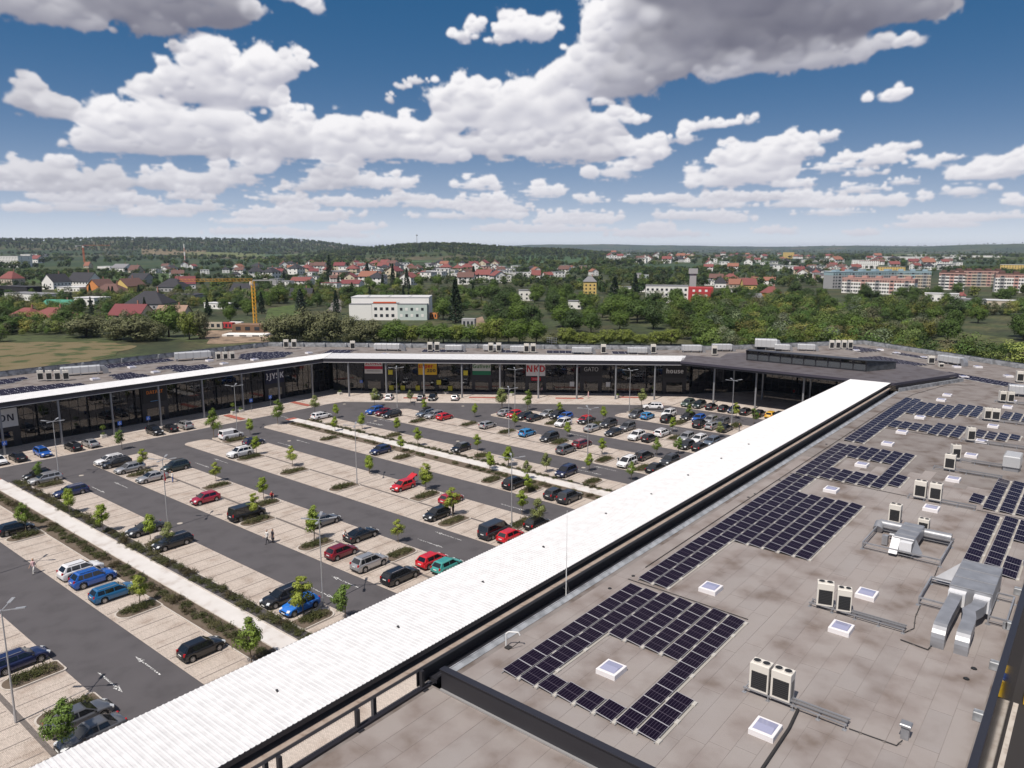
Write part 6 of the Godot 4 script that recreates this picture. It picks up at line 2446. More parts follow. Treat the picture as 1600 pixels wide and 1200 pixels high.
func build_signs() -> void:
	var red := Color(0.55, 0.02, 0.06)
	var turn := atan2(MID.y, MID.x)
	var o := Vector2(-154.0, 117.0) + Vector2(0.5878, -0.809) * 0.5
	sign_on(o + MID * SIGN_AT[0], turn, 6.3, 4.6, 3.3, Color(0.72, 0.7, 0.68), "white sign with crimson lettering and crimson band", [["SLUNCE", 1.15, red, 0, 1.0, true], ["", 0.8, red, 0, -0.15, 4.6], ["", 0.12, Color(0.1, 0.1, 0.1), 0, -1.0, 3.6]])
	sign_on(o + MID * SIGN_AT[1], turn, 6.2, 4.7, 3.5, Color(0.78, 0.47, 0.02), "yellow sign lettered in red and black", [["super", 1.35, Color(0.6, 0.02, 0.02), -0.45, 0.45, true], ["zoo", 1.35, Color(0.02, 0.02, 0.02), 1.0, -0.6, true]])
	sign_on(o + MID * SIGN_AT[2], turn, 6.2, 4.6, 3.3, Color(0.62, 0.66, 0.62), "pale sign with green lettering over a green strip", [["Guliver", 1.3, Color(0.03, 0.16, 0.03), 0, 0.5, true], ["", 1.0, Color(0.01, 0.2, 0.09), 0, -1.15, 4.6]])
	sign_on(o + MID * SIGN_AT[3], turn, 6.2, 4.8, 3.6, Color(0.74, 0.72, 0.72), "white sign with big red capitals", [["NKD", 2.3, Color(0.55, 0.01, 0.02), 0, 0.0, true]])
	sign_on(o + MID * (SIGN_AT[3] + 0.1), turn, 3.6, 2.4, 0.8, Color(0.5, 0.01, 0.03), "small red board over the door under the white sign with red capitals", [["", 0.1, Color(0.7, 0.6, 0.6), 0, 0, 1.8]], "door_board", false)
	sign_on(o + MID * SIGN_AT[4], turn, 6.2, 4.9, 3.4, Color(0.015, 0.015, 0.018), "black sign with thin grey capitals", [["GATO", 1.45, Color(0.5, 0.5, 0.5), 0, 0, false]])
	sign_on(o + MID * SIGN_AT[5], turn, 5.9, 5.4, 3.2, Color(0.012, 0.012, 0.015), "black sign with bold white lower-case lettering", [["house", 1.5, Color(0.75, 0.75, 0.75), 0, 0, true]])
	var wt := PI / 2
	sign_on(Vector2(-154.7, SIGN_AT[6]), wt, 6.0, 5.0, 3.6, Color(0.01, 0.015, 0.05), "dark blue sign with white lettering and a bird mark", [["JYSK", 1.9, Color(0.75, 0.75, 0.78), 0.5, 0, true], ["}", 1.7, Color(0.75, 0.75, 0.78), -2.0, 0.1, true]])
	sign_on(Vector2(-154.7, SIGN_AT[7]), wt, 6.0, 5.0, 3.6, Color(0.012, 0.012, 0.014), "black sign with orange capitals", [["DATART", 0.95, Color(0.75, 0.22, 0.03), 0, 0.4, true], ["", 0.1, Color(0.1, 0.3, 0.6), 0, -1.5, 2.0]])
	sign_on(Vector2(-154.7, SIGN_AT[8]), wt, 5.6, 7.4, 3.4, Color(0.62, 0.62, 0.62), "large pale sign with black capitals cut by the picture edge", [["ACTION", 1.7, Color(0.03, 0.03, 0.05), 0, 0, true]])
	for p in POSTERS:
		sign_on(o + MID * p[0], turn, p[1], 1.1, 1.2, Color(0.7, 0.7, 0.68) if p[2] == 0 else Color(0.7, 0.6, 0.05), ("white poster on the middle wing shop window" if p[2] == 0 else "yellow poster on the middle wing shop window"), [], "poster", false)
		get_child(-1).set_meta("group", "posters on the shop windows")
	var post := MB.new()
	post.tube(Vector3(0, 0, 0), Vector3(0, 2.9, 0), 0.04, 0.04, 8)
	var panel := MB.new()
	panel.box(Vector3(0, 2.6, 0.05), Vector3(0.75, 0.75, 0.03))
	var sy := MB.new()
	sy.tube(Vector3(0.03, 2.84, 0.066), Vector3(0.03, 2.84, 0.075), 0.06, 0.06, 10)
	sy.box(Vector3(0.0, 2.68, 0.07), Vector3(0.07, 0.2, 0.01))
	sy.box(Vector3(0.08, 2.58, 0.07), Vector3(0.2, 0.05, 0.01))
	sy.box(Vector3(0.18, 2.5, 0.07), Vector3(0.05, 0.18, 0.01))
	for k in 9:
		var a := PI * 0.55 + k * 0.42
		sy.box(Vector3(-0.02 + cos(a) * 0.17, 2.5 + sin(a) * 0.15, 0.07), Vector3(0.06, 0.06, 0.01))
	var k0: Node3D = null
	for p in BLUE_SIGNS:
		var t: Node3D
		if k0 == null:
			t = thing("parking_sign", "", "sign", "", W(p[0], p[1], 0.05), p[2])
			part("post", post.mesh(mats["post_metal"]), t)
			part("panel", panel.mesh(mat("sign_blue", 0.02, 0.12, 0.55, 0.5)), t)
			part("symbol", sy.mesh(mat("sign_white", 0.8, 0.8, 0.8, 0.5)), t)
			k0 = t
		else:
			t = copy(k0, "parking_sign", "", "sign", "", W(p[0], p[1], 0.05), p[2])
		tag(t, p[3], "sign", "blue disabled parking signs")


func build_hall() -> void:
	# entrance hall: anthracite roof with a raised skylight box
	var t := thing("entrance_roof", "flat anthracite roof over the entrance hall where the wings meet", "roof")
	var b := MB.new()
	var front := PackedVector2Array([Vector2(-79.0, 160.6), Vector2(-32.8, 160.6), Vector2(-28.3, 172.5), Vector2(-74.5, 172.5), Vector2(-83.3, 171.0)])
	b.prism(front, 9.2, 9.6)
	b.prism(PackedVector2Array([Vector2(-74.5, 172.505), Vector2(-67.0, 172.505), Vector2(-67.0, 180.5), Vector2(-76.0, 180.5)]), 9.2, 9.6)
	b.prism(PackedVector2Array([Vector2(-41.0, 172.505), Vector2(-28.3, 172.505), Vector2(-25.3, 180.5), Vector2(-37.2, 180.5)]), 9.2, 9.6)
	b.prism(PackedVector2Array([Vector2(-76.0, 180.505), Vector2(-25.3, 180.505), Vector2(-25.0, 181.4), Vector2(-36.0, 189.5), Vector2(-70.0, 189.0)]), 9.2, 9.6)
	part("slab", b.mesh(mats["dark_roof"]), t)
	b = MB.new()
	for e in [[-79.0, 160.55, -32.75, 160.55], [-32.75, 160.55, -24.95, 181.3]]:
		b.bar(W(e[0], e[1], 9.42), W(e[2], e[3], 9.42), 0.14, 0.5)
	part("edge_trim", b.mesh(mats["fascia"]), t)
	b = MB.new()
	b.bar(W(-79.0, 160.75, 8.95), W(-41.1, 160.75, 8.95), 0.12, 0.4)
	part("fascia", b.mesh(mats["dark_trim"]), t)
	b = MB.new()
	b.bar(W(-32.5, 160.9, 8.75), W(-24.9, 181.2, 8.75), 0.1, 0.7)
	part("edge_wall", b.mesh(mats["anthracite"]), t)
	b = MB.new()
	b.bar(W(-31.4, 158.3, 8.75), W(-23.6, 179.5, 8.75), 0.2, 0.8)
	part("upstand", b.mesh(mats["parapet_lining"]), t)
	b = MB.new()
	b.box(Vector3(0, 4.5, 0), Vector3(0.34, 9.0, 0.34))
	var pm := b.mesh(mats["post_metal"])
	for p in [[-71.5, 163.2], [-61.5, 163.2], [-51.0, 163.2], [-64.0, 174.0], [-53.5, 176.0], [-72.0, 176.0]]:
		part("column", pm, t, W(p[0], p[1], 0.1))
	# skylight box
	var milk := mat("box_glass", 0.10, 0.11, 0.125, 0.15)
	milk.transparency = BaseMaterial3D.TRANSPARENCY_ALPHA
	milk.albedo_color.a = 0.6
	var k := thing("skylight_box", "long dark skylight box with ten glazed bays on the anthracite roof", "skylight")
	var x0 := -67.6
	var x1 := -41.0
	b = MB.new()
	b.bar(W(x0, 172.3, 9.75), W(x1, 172.3, 9.75), 0.16, 0.3)
	b.bar(W(x0, 172.3, 11.95), W(x1, 172.3, 11.95), 0.16, 0.2)
	b.bar(W(x0, 172.33, 11.2), W(x1, 172.33, 11.2), 0.08, 0.08)
	part("frame", b.mesh(mats["anthracite"]), k)
	b = MB.new()
	b.box(Vector3(0, 1.2, 0), Vector3(0.2, 2.4, 0.2))
	b.bar(Vector3(0, 1.45, 0.12), Vector3(0, 2.3, 0.42), 0.22, 0.24)
	var bm := b.mesh(mats["anthracite"])
	b = MB.new()
	b.box(Vector3(0, 0.86, 0), Vector3(2.46, 1.36, 0.03))
	var gm := b.mesh(mats["box_glass"])
	b = MB.new()
	b.box(Vector3(0, 1.98, 0), Vector3(2.46, 0.6, 0.03))
	var gu := b.mesh(mats["shop_glass"])
	for i in 11:
		part("bracket", bm, k, W(x0 + 2.66 * i, 172.3, 9.6))
		if i < 10:
			part("pane", gm, k, W(x0 + 2.66 * (i + 0.5), 172.36, 9.6))
			part("upper_pane", gu, k, W(x0 + 2.66 * (i + 0.5), 172.36, 9.6))
	b = MB.new()
	b.quad(W(x0 - 0.2, 171.9, 12.1), W(x1 + 0.3, 171.9, 12.1), W(-36.6, 181.2, 11.2), W(-70.5, 181.2, 11.2))
	b.quad(W(x0 - 0.2, 171.9, 11.95), W(-70.5, 181.2, 11.05), W(-36.6, 181.2, 11.05), W(x1 + 0.3, 171.9, 11.95))
	b.quad(W(x0 - 0.2, 171.9, 11.95), W(x1 + 0.3, 171.9, 11.95), W(x1 + 0.3, 171.9, 12.1), W(x0 - 0.2, 171.9, 12.1))
	b.quad(W(x1 + 0.3, 171.9, 11.95), W(-36.6, 181.2, 11.05), W(-36.6, 181.2, 11.2), W(x1 + 0.3, 171.9, 12.1))
	part("lid", b.mesh(mats["anthracite"]), k)
	b = MB.new()
	b.quad(W(x1, 172.3, 9.6), W(-36.9, 180.7, 9.6), W(-36.9, 180.7, 11.08), W(x1, 172.3, 11.86))
	b.quad(W(-70.2, 180.7, 9.6), W(x0, 172.3, 9.6), W(x0, 172.3, 11.86), W(-70.2, 180.7, 11.08))
	b.quad(W(-36.9, 180.7, 9.6), W(-70.2, 180.7, 9.6), W(-70.2, 180.7, 11.08), W(-36.9, 180.7, 11.08))
	part("side_wall", b.mesh(weathered(mat("box_cladding", 0.075, 0.082, 0.092, 0.5), mats["cladding"].albedo_texture, 5.0)), k)


# ------------------------------------------------------------------ on the roofs
func duct(b: MB, pts: Array, w: float, h: float, side: Vector3) -> void:  # a rectangular duct swept along points
	var rings := []
	for i in pts.size():
		var d := Vector3.ZERO
		if i > 0:
			d += (pts[i] - pts[i - 1]).normalized()
		if i < pts.size() - 1:
			d += (pts[i + 1] - pts[i]).normalized()
		d = d.normalized()
		var up := side.cross(d).normalized()
		if i == 0 and false:
			up = Vector3.UP
		var x := side.normalized() * w * 0.5
		var y := up * h * 0.5
		rings.append([pts[i] - x - y, pts[i] + x - y, pts[i] + x + y, pts[i] - x + y])
	for i in rings.size() - 1:
		for k in 4:
			var j := (k + 1) % 4
			var a: Vector3 = rings[i][k]
			var e: Vector3 = rings[i][j]
			var f: Vector3 = rings[i + 1][j]
			var g: Vector3 = rings[i + 1][k]
			var mid: Vector3 = (a + f) * 0.5 - (pts[i] + pts[i + 1]) * 0.5
			if (e - a).cross(g - a).dot(mid) > 0.0:
				b.quad(a, e, f, g)
			else:
				b.quad(g, f, e, a)
	var r0: Array = rings[0]
	b.quad(r0[0], r0[3], r0[2], r0[1])
	r0 = rings[-1]
	b.quad(r0[0], r0[1], r0[2], r0[3])


var pv_panel: ArrayMesh
var pv_frame: ArrayMesh
var pv_block: ArrayMesh


func solar(label: String, rows: Array, group := "solar arrays on the roofs", turn := 0.0, at := Vector3.ZERO) -> void:
	# rows: [row number, near t, number of panels]
	var t := thing("solar_array", label, "solar array", group, at, turn)
	for q in rows:
		var s: float = -28.84 + 1.44 * q[0]
		var n: int = q[2]
		var rail := MB.new()
		for e in [0.03, 1.17]:
			rail.bar(W(s + e, q[1] - 0.12, 8.47), W(s + e, q[1] + n * 1.66 + 0.12, 8.47), 0.05, 0.05)
		part("rail", rail.mesh(mats["pale_metal"]), t)
		rail = MB.new()
		rail.bar(W(s + 1.31, q[1] + 0.05, 8.44), W(s + 1.31, q[1] + n * 1.66 - 0.05, 8.44), 0.17, 0.03)
		part("walkway_strip", rail.mesh(mat("pv_strip", 0.36, 0.34, 0.31, 0.8)), t)
		for i in n:
			var p := W(s + 0.6, q[1] + (i + 0.5) * 1.66, 8.6)
			var o := part("panel", pv_panel, t, p)
			o.rotation.z = deg_to_rad(-7.0) + rng.randf_range(-0.012, 0.012)
			o.rotation.x = rng.randf_range(-0.006, 0.006)
			if (i + int(q[0])) % 2 == 0 or i == 0 or i == n - 1:
				part("ballast_block", pv_block, t, W(s + 1.31, q[1] + (i + (0.12 if i == 0 else 0.88 if i == n - 1 else 0.5)) * 1.66, 8.4))


func build_roof_things() -> void:
	# solar panel: cells in a thin frame, tilted a little
	var im := Image.create(128, 128, false, Image.FORMAT_RGB8)
	im.fill(Color(0.085, 0.06, 0.12))
	for k in 6:
		im.fill_rect(Rect2i(int(k * 21.33) + 9, 0, 3, 128), Color(0.27, 0.245, 0.30))
	for k in 10:
		im.fill_rect(Rect2i(0, int(k * 12.8) + 5, 128, 1), Color(0.17, 0.145, 0.21))
	im.fill_rect(Rect2i(0, 63, 128, 2), Color(0.42, 0.39, 0.44))
	var cell := mat("solar_cells", 1, 1, 1, 0.16)
	cell.metallic_specular = 0.13
	cell.albedo_texture = ImageTexture.create_from_image(im)
	cell.uv1_triplanar = true
	cell.uv1_scale = Vector3(1.0 / 1.15, 1.0, 1.0 / 1.6)
	cell.uv1_offset = Vector3(0.5, 0, 0.5)
	var b := MB.new()
	b.box(Vector3(0, 0, 0), Vector3(1.15, 0.03, 1.58))
	pv_panel = b.mesh(cell)
	b = MB.new()
	for e in [[-0.585, 0, 0.02, 1.64], [0.585, 0, 0.02, 1.64]]:
		b.box(Vector3(e[0], 0, e[1]), Vector3(e[2], 0.04, e[3]))
	for z in [-0.81, 0.81]:
		b.box(Vector3(0, 0, z), Vector3(1.15, 0.04, 0.04))
	var am := b.mesh(mat("alu", 0.42, 0.41, 0.44, 0.4, 0.2))
	am.surface_set_name(0, "frame")
	# frame and cells are one mesh of two surfaces
	var both := ArrayMesh.new()
	both.add_surface_from_arrays(Mesh.PRIMITIVE_TRIANGLES, pv_panel.surface_get_arrays(0))
	both.surface_set_material(0, cell)
	both.add_surface_from_arrays(Mesh.PRIMITIVE_TRIANGLES, am.surface_get_arrays(0))
	both.surface_set_material(1, mats["alu"])
	pv_panel = both
	b = MB.new()
	b.bevel_box(Vector3(0, 0.06, 0), Vector3(0.24, 0.12, 0.42), 0.02)
	pv_block = b.mesh(weathered(mat("ballast", 0.74, 0.71, 0.66, 0.9), noise_tex(51, 0.1, 3, [[0.0, 0.6], [1.0, 1.0]]), 1.1))
	solar("solar panels nearest the dividing wall, laid round a skylight in a ring", [[0, 34.5, 10], [1, 34.5, 10], [2, 34.5, 1], [2, 43.0, 5], [3, 34.5, 1], [3, 43.0, 5], [4, 34.5, 1], [4, 43.0, 5], [5, 34.5, 1], [5, 43.0, 5], [6, 34.5, 10], [7, 34.5, 3]])
	solar("large dense field of solar panels, second from the dividing wall", [[0, 52.4, 23], [1, 52.4, 23], [2, 65.5, 11], [3, 65.5, 11], [4, 65.5, 11], [5, 65.5, 11], [6, 65.5, 11]])
	solar("solar panels laid in a ring round the skylight in mid roof", [[0, 91.2, 11], [1, 91.2, 11], [2, 91.35, 3], [2, 103.0, 4], [3, 91.35, 3], [3, 103.0, 4], [4, 91.35, 3], [4, 103.0, 4], [5, 91.35, 3], [5, 103.0, 4], [6, 91.35, 11], [7, 93.3, 3]])
	solar("farthest comb of solar panels towards the anthracite roof", [[0, 112.0, 24], [1, 112.0, 24], [2, 125.2, 3], [2, 137.6, 7], [3, 125.2, 3], [3, 137.6, 7], [4, 125.2, 3], [4, 137.6, 7], [5, 125.2, 3], [5, 137.6, 7], [6, 124.1, 5], [6, 138.0, 8], [7, 124.1, 5], [7, 141.6, 6], [8, 124.1, 5], [8, 141.6, 6]])
	solar("short solar rows to the right of the white condenser pairs", [[9.9, 126.5, 3], [10.9, 126.2, 3], [11.9, 126.2, 3], [12.9, 127.9, 2], [11, 142.8, 4], [12, 142.5, 4], [13, 142.5, 4]])
	solar("solar rows along the right parapet behind the cable trays", [[12.8, 92.6, 2], [13.85, 91.0, 8], [14.9, 91.0, 8], [15.9, 91.0, 8]])
	solar("solar rows behind the big twin duct unit at the right parapet", [[14.3, 72.5, 10], [15.4, 71.2, 11], [16.35, 82.4, 4], [16.35, 72.5, 3]])
	# arrays on the far wings
	solar("dark solar field on the west wing roof at the left picture edge", [[-93, 38, 14], [-92, 38, 14], [-94, 38, 14], [-95, 38, 13], [-96, 44, 9], [-97, 44, 6], [-103, 40, 8], [-104, 40, 9], [-105, 40, 10], [-106, 40, 10]])
	solar("small solar field on the west wing beside the long duct", [[-92, 68, 4], [-93, 68, 4], [-94, 68, 4], [-95, 68, 4], [-96, 69, 3], [-97, 69, 3], [-98, 69, 3]])
	solar("narrow solar strip along the west wing parapet", [[-106, 71, 11], [-107, 71, 11], [-108, 73, 10], [-109, 74, 9]])
	solar("solar field on the west wing past the grey duct box", [[-93, 81, 5], [-94, 81, 5], [-95, 81, 5], [-96, 82, 5], [-97, 82, 5], [-98, 80, 4], [-99, 80, 4], [-100, 81, 3]])
	solar("solar field where the west wing meets the middle wing", [[-95, 104, 4], [-96, 102, 6], [-97, 101, 8], [-98, 101, 9], [-99, 101, 9], [-100, 102, 8], [-101, 103, 7], [-102, 104, 5], [-103, 105, 4]])
	var turn := deg_to_rad(-54.0)
	for q in [["solar rows behind the bend of the white canopy", -166.0, 125.5, 6, 4], ["row of solar panels behind the white duct of the middle wing", -146.5, 142.0, 3, 7], ["row of solar panels in the middle of the middle wing roof", -129.5, 154.2, 3, 3], ["row of solar panels below the lattice antenna", -119.0, 161.5, 3, 6], ["row of solar panels right of the lattice antenna", -104.5, 171.2, 3, 4]]:
		var rows := []
		for k in q[3]:
			rows.append([20.03 + k, 0.0, q[4]])
		solar(q[0], rows, "solar arrays on the roofs", turn, W(q[1], q[2]))
	for q in [["solar field behind the entrance hall near the far corner parapet", -57.0, 224.0, 5, 6], ["solar field between the skylight box and the pond side parapet", -46.5, 207.0, 5, 9], ["thin solar strip along the pond side parapet", -44.0, 217.5, 2, 8], ["long solar strip behind the tip of the anthracite roof", -28.0, 190.0, 3, 10]]:
		var rows := []
		for k in q[3]:
			rows.append([20.03 + k, 0.0, q[4]])
		solar(q[0], rows, "solar arrays on the roofs", deg_to_rad(-122.0), W(q[1], q[2]))

	# skylights
	b = MB.new()
	b.bevel_box(Vector3(0, 0.19, 0), Vector3(1.45, 0.38, 1.55), 0.03)
	var kerb := b.mesh(mat("skylight_kerb", 0.74, 0.72, 0.74, 0.6))
	b = MB.new()
	b.quad(Vector3(-0.56, 0.39, 0.6), Vector3(0.56, 0.39, 0.6), Vector3(0.5, 0.47, 0), Vector3(-0.5, 0.47, 0))
	b.quad(Vector3(-0.5, 0.47, 0), Vector3(0.5, 0.47, 0), Vector3(0.56, 0.39, -0.6), Vector3(-0.56, 0.39, -0.6))
	b.tri(Vector3(0.56, 0.39, 0.6), Vector3(0.56, 0.39, -0.6), Vector3(0.5, 0.47, 0))
	b.tri(Vector3(-0.56, 0.39, -0.6), Vector3(-0.56, 0.39, 0.6), Vector3(-0.5, 0.47, 0))
	var dome := b.mesh(mat("skylight_dome", 0.30, 0.31, 0.44, 0.12))
	var first: Node3D = null
	for p in SKYLIGHTS:
		if first == null:
			first = thing("roof_skylight", "", "skylight", "", W(p[0], p[1], 8.41))
			part("kerb", kerb, first)
			part("dome", dome, first)
			tag(first, p[2], "skylight", "white framed roof skylights")
		else:
			copy(first, "roof_skylight", p[2], "skylight", "white framed roof skylights", W(p[0], p[1], 8.41), p[3] if p.size() > 3 else 0.0)

	# condensers
	var cream := mat("condenser_casing", 0.66, 0.63, 0.58, 0.55)
	var dark := mat("grille", 0.015, 0.016, 0.018, 0.6)
	var proto: Node3D = null
	for p in CONDENSERS:
		var o: Node3D
		if proto == null:
			o = thing("condenser", "", "air conditioner", "", W(p[0], p[1], 8.4 + p[2]))
			b = MB.new()
			b.bevel_box(Vector3(0, 0.9, 0), Vector3(1.2, 1.8, 0.82), 0.025)
			part("casing", b.mesh(cream), o)
			b = MB.new()
			b.box(Vector3(0.02, 0.72, 0.415), Vector3(0.98, 1.15, 0.02))
			var gm := part("grille", b.mesh(dark), o)
			b = MB.new()
			for k in 9:
				b.box(Vector3(0.02, 0.2 + k * 0.13, 0.43), Vector3(0.96, 0.015, 0.015))
			part("louvre", b.mesh(mat("louvre", 0.06, 0.06, 0.065, 0.6)), gm)
			for x in [-0.29, 0.29]:
				b = MB.new()
				b.tube(Vector3(x, 1.8, 0), Vector3(x, 1.86, 0), 0.26, 0.26, 18)
				var f := part("fan_cowl", b.mesh(mat("cowl", 0.5, 0.48, 0.45, 0.6)), o)
				b = MB.new()
				b.tube(Vector3(x, 1.862, 0), Vector3(x, 1.864, 0), 0.22, 0.22, 18)
				part("fan", b.mesh(dark), f)
			b = MB.new()
			b.box(Vector3(0.605, 0.75, 0), Vector3(0.012, 1.1, 0.5))
			part("side_grille", b.mesh(mat("side_grille", 0.2, 0.19, 0.18, 0.6)), o)
			proto = o
		else:
			o = copy(proto, "condenser", "", "air conditioner", "", W(p[0], p[1], 8.4 + p[2]), p[5])
		o.scale = Vector3(p[3], p[4], 1)
		tag(o, p[6], "air conditioner", "white rooftop condensers")

	# steel trays that carry the condensers and their pipes
	var galv := weathered(mat("galvanised", 0.40, 0.41, 0.44, 0.42, 0.45), noise_tex(53, 0.006, 3, [[0.0, 0.82], [1.0, 1.0]]), 6.0)
	for p in TRAYS:
		var o := thing("cable_tray", p[4], "cable tray", "steel pipe trays on the solar roof")
		for e in [-0.38, 0.38]:
			b = MB.new()
			b.bar(W(p[0], p[2] + e, 8.72), W(p[1], p[2] + e, 8.72), 0.07, 0.09)
			part("rail", b.mesh(galv), o)
		b = MB.new()
		var x: float = p[0] + 2.9
		b.bar(W(x, p[2] - 0.15, 8.84), W(p[1], p[2] - 0.15, 8.84), 0.16, 0.07)
		b.bar(W(x, p[2] + 0.12, 8.84), W(p[1], p[2] + 0.12, 8.84), 0.1, 0.06)
		part("pipe_run", b.mesh(mat("pipe_grey", 0.17, 0.17, 0.18, 0.5)), o)
		var n := int((p[1] - p[0]) / 1.5)
		for i in n + 1:
			b = MB.new()
			var q: float = p[0] + 0.1 + (p[1] - p[0] - 0.2) * i / n
			b.bar(W(q, p[2] - 0.45, 8.66), W(q, p[2] + 0.45, 8.66), 0.06, 0.05)
			b.box(W(q, p[2] - 0.4, 8.53), Vector3(0.06, 0.27, 0.06))
			b.box(W(q, p[2] + 0.4, 8.53), Vector3(0.06, 0.27, 0.06))
			b.box(W(q, p[2] - 0.4, 8.415), Vector3(0.25, 0.03, 0.25))
			part("trestle", b.mesh(galv), o)
	# cables lying on the roof
	var black := mat("cable", 0.03, 0.028, 0.028, 0.7)
	for c in CABLES:
		var o := thing("roof_cable", c[0], "cable")
		b = MB.new()
		var pts: Array = c[2]
		for i in range(0, pts.size() - 2, 2):
			b.tube(W(pts[i], pts[i + 1], 8.4 + c[1] + 0.05), W(pts[i + 2], pts[i + 3], 8.4 + c[1] + 0.05), c[1], c[1], 6)
		part("line", b.mesh(black), o)
		b = MB.new()
		for i in range(0, pts.size() - 2, 2):
			var a := Vector2(pts[i], pts[i + 1])
			var e := Vector2(pts[i + 2], pts[i + 3])
			var n := maxi(1, int(a.distance_to(e) / 1.1))
			for k in n:
				var q := a.lerp(e, (k + 0.5) / n)
				b.box(W(q.x, q.y, 8.44), Vector3(0.16, 0.07, 0.16))
		part("holders", b.mesh(mat("holder", 0.2, 0.18, 0.17, 0.8)), o)

	air_handlers(galv)
	# bent inspection hoop, mast, stub duct, vents
	var o := thing("roof_hoop", "white bent pipe outlet beside the gutter near the dividing wall", "vent pipe", "", W(-30.75, 37.2, 8.4))
	b = MB.new()
	b.tube(Vector3(0, 0, 0), Vector3(0, 1.0, 0), 0.05, 0.05, 8)
	b.tube(Vector3(0, 1.0, 0), Vector3(0.16, 1.15, -0.1), 0.05, 0.05, 8)
	b.tube(Vector3(0.16, 1.15, -0.1), Vector3(0.75, 1.15, -0.45), 0.05, 0.05, 8)
	b.tube(Vector3(0.75, 1.15, -0.45), Vector3(0.85, 0.95, -0.5), 0.05, 0.05, 8)
	part("pipe", b.mesh(mat("white_pipe", 0.7, 0.7, 0.7, 0.5)), o)
	b = MB.new()
	b.tube(Vector3(0.1, 0.02, 0.1), Vector3(0.5, 0.1, 0.0), 0.03, 0.03, 6)
	b.tube(Vector3(0.5, 0.1, 0.0), Vector3(0.85, 0.5, -0.5), 0.03, 0.03, 6)
	b.box(Vector3(0.25, 0.06, 0.05), Vector3(0.4, 0.1, 0.4))
	part("cable", b.mesh(black), o)
	o = thing("lightning_mast", "tall thin white mast standing at the gutter before the white canopy", "mast", "", W(-32.4, 46.9, 7.75))
	b = MB.new()
	b.tube(Vector3(0, 0, 0), Vector3(0, 4.0, 0), 0.045, 0.035, 8)
	b.tube(Vector3(0, 4.0, 0), Vector3(0, 7.6, 0), 0.025, 0.012, 6)
	part("pole", b.mesh(mats["white_pipe"]), o)
	b = MB.new()
	b.bar(Vector3(-0.3, 0.9, 0), Vector3(0.6, 0.6, 0), 0.05, 0.05)
	b.bar(Vector3(0, 1.6, 0), Vector3(0.7, 0.65, 0.4), 0.03, 0.03)
	part("stay", b.mesh(black), o)
	o = thing("lattice_antenna", "lattice antenna frame standing at the back of the middle wing roof", "antenna", "", W(-121.0, 166.5, 8.4))
	b = MB.new()
	b.tube(Vector3(0, 0, 0), Vector3(0, 3.4, 0), 0.06, 0.06, 6)
	for y in [1.9, 2.5, 3.1]:
		b.bar(Vector3(-1.7, y, 0), Vector3(1.7, y, 0), 0.07, 0.07)
	for x in [-1.6, -0.8, 0.8, 1.6]:
		b.bar(Vector3(x, 1.6, 0), Vector3(x, 3.3, 0), 0.06, 0.06)
	part("frame", b.mesh(galv), o)
	o = thing("vent_stub", "small square metal vent stub at the end of the roof cable", "vent", "", W(-6.7, 43.9, 8.4))
	b = MB.new()
	b.box(Vector3(0, 0.4, 0), Vector3(0.42, 0.8, 0.42))
	part("duct", b.mesh(galv), o)
	b = MB.new()
	b.bevel_box(Vector3(0, 0.9, 0), Vector3(0.6, 0.16, 0.6), 0.05)
	part("cap", b.mesh(galv), o)
	for p in [[-29.6, 52.9], [-29.9, 79.0], [-29.75, 80.6], [-29.6, 82.2], [-29.4, 87.5], [-29.5, 118.0], [-29.3, 119.5], [-29.1, 121.0], [-30.2, 108.5], [-29.5, 100.5], [-29.9, 49.6]]:
		b = MB.new()
		b.tube(Vector3.ZERO, Vector3(0, 0.05, 0), 0.17, 0.15, 10)
		solo("roof_drain", b.mesh(mats["grille"]), "small round dark drain outlet on the roof edge beside the gutter", "drain", "dark roof drains along the gutter", W(p[0], p[1], 8.4))
	for p in [[-4.75, 54.7], [-4.95, 53.0]]:
		b = MB.new()
		b.tube(Vector3.ZERO, Vector3(0, 0.06, 0), 0.2, 0.16, 10)
		solo("roof_drain", b.mesh(mats["grille"]), "dark round drain at the stained foot of the right parapet", "drain", "dark drains at the right parapet", W(p[0], p[1], 8.41))


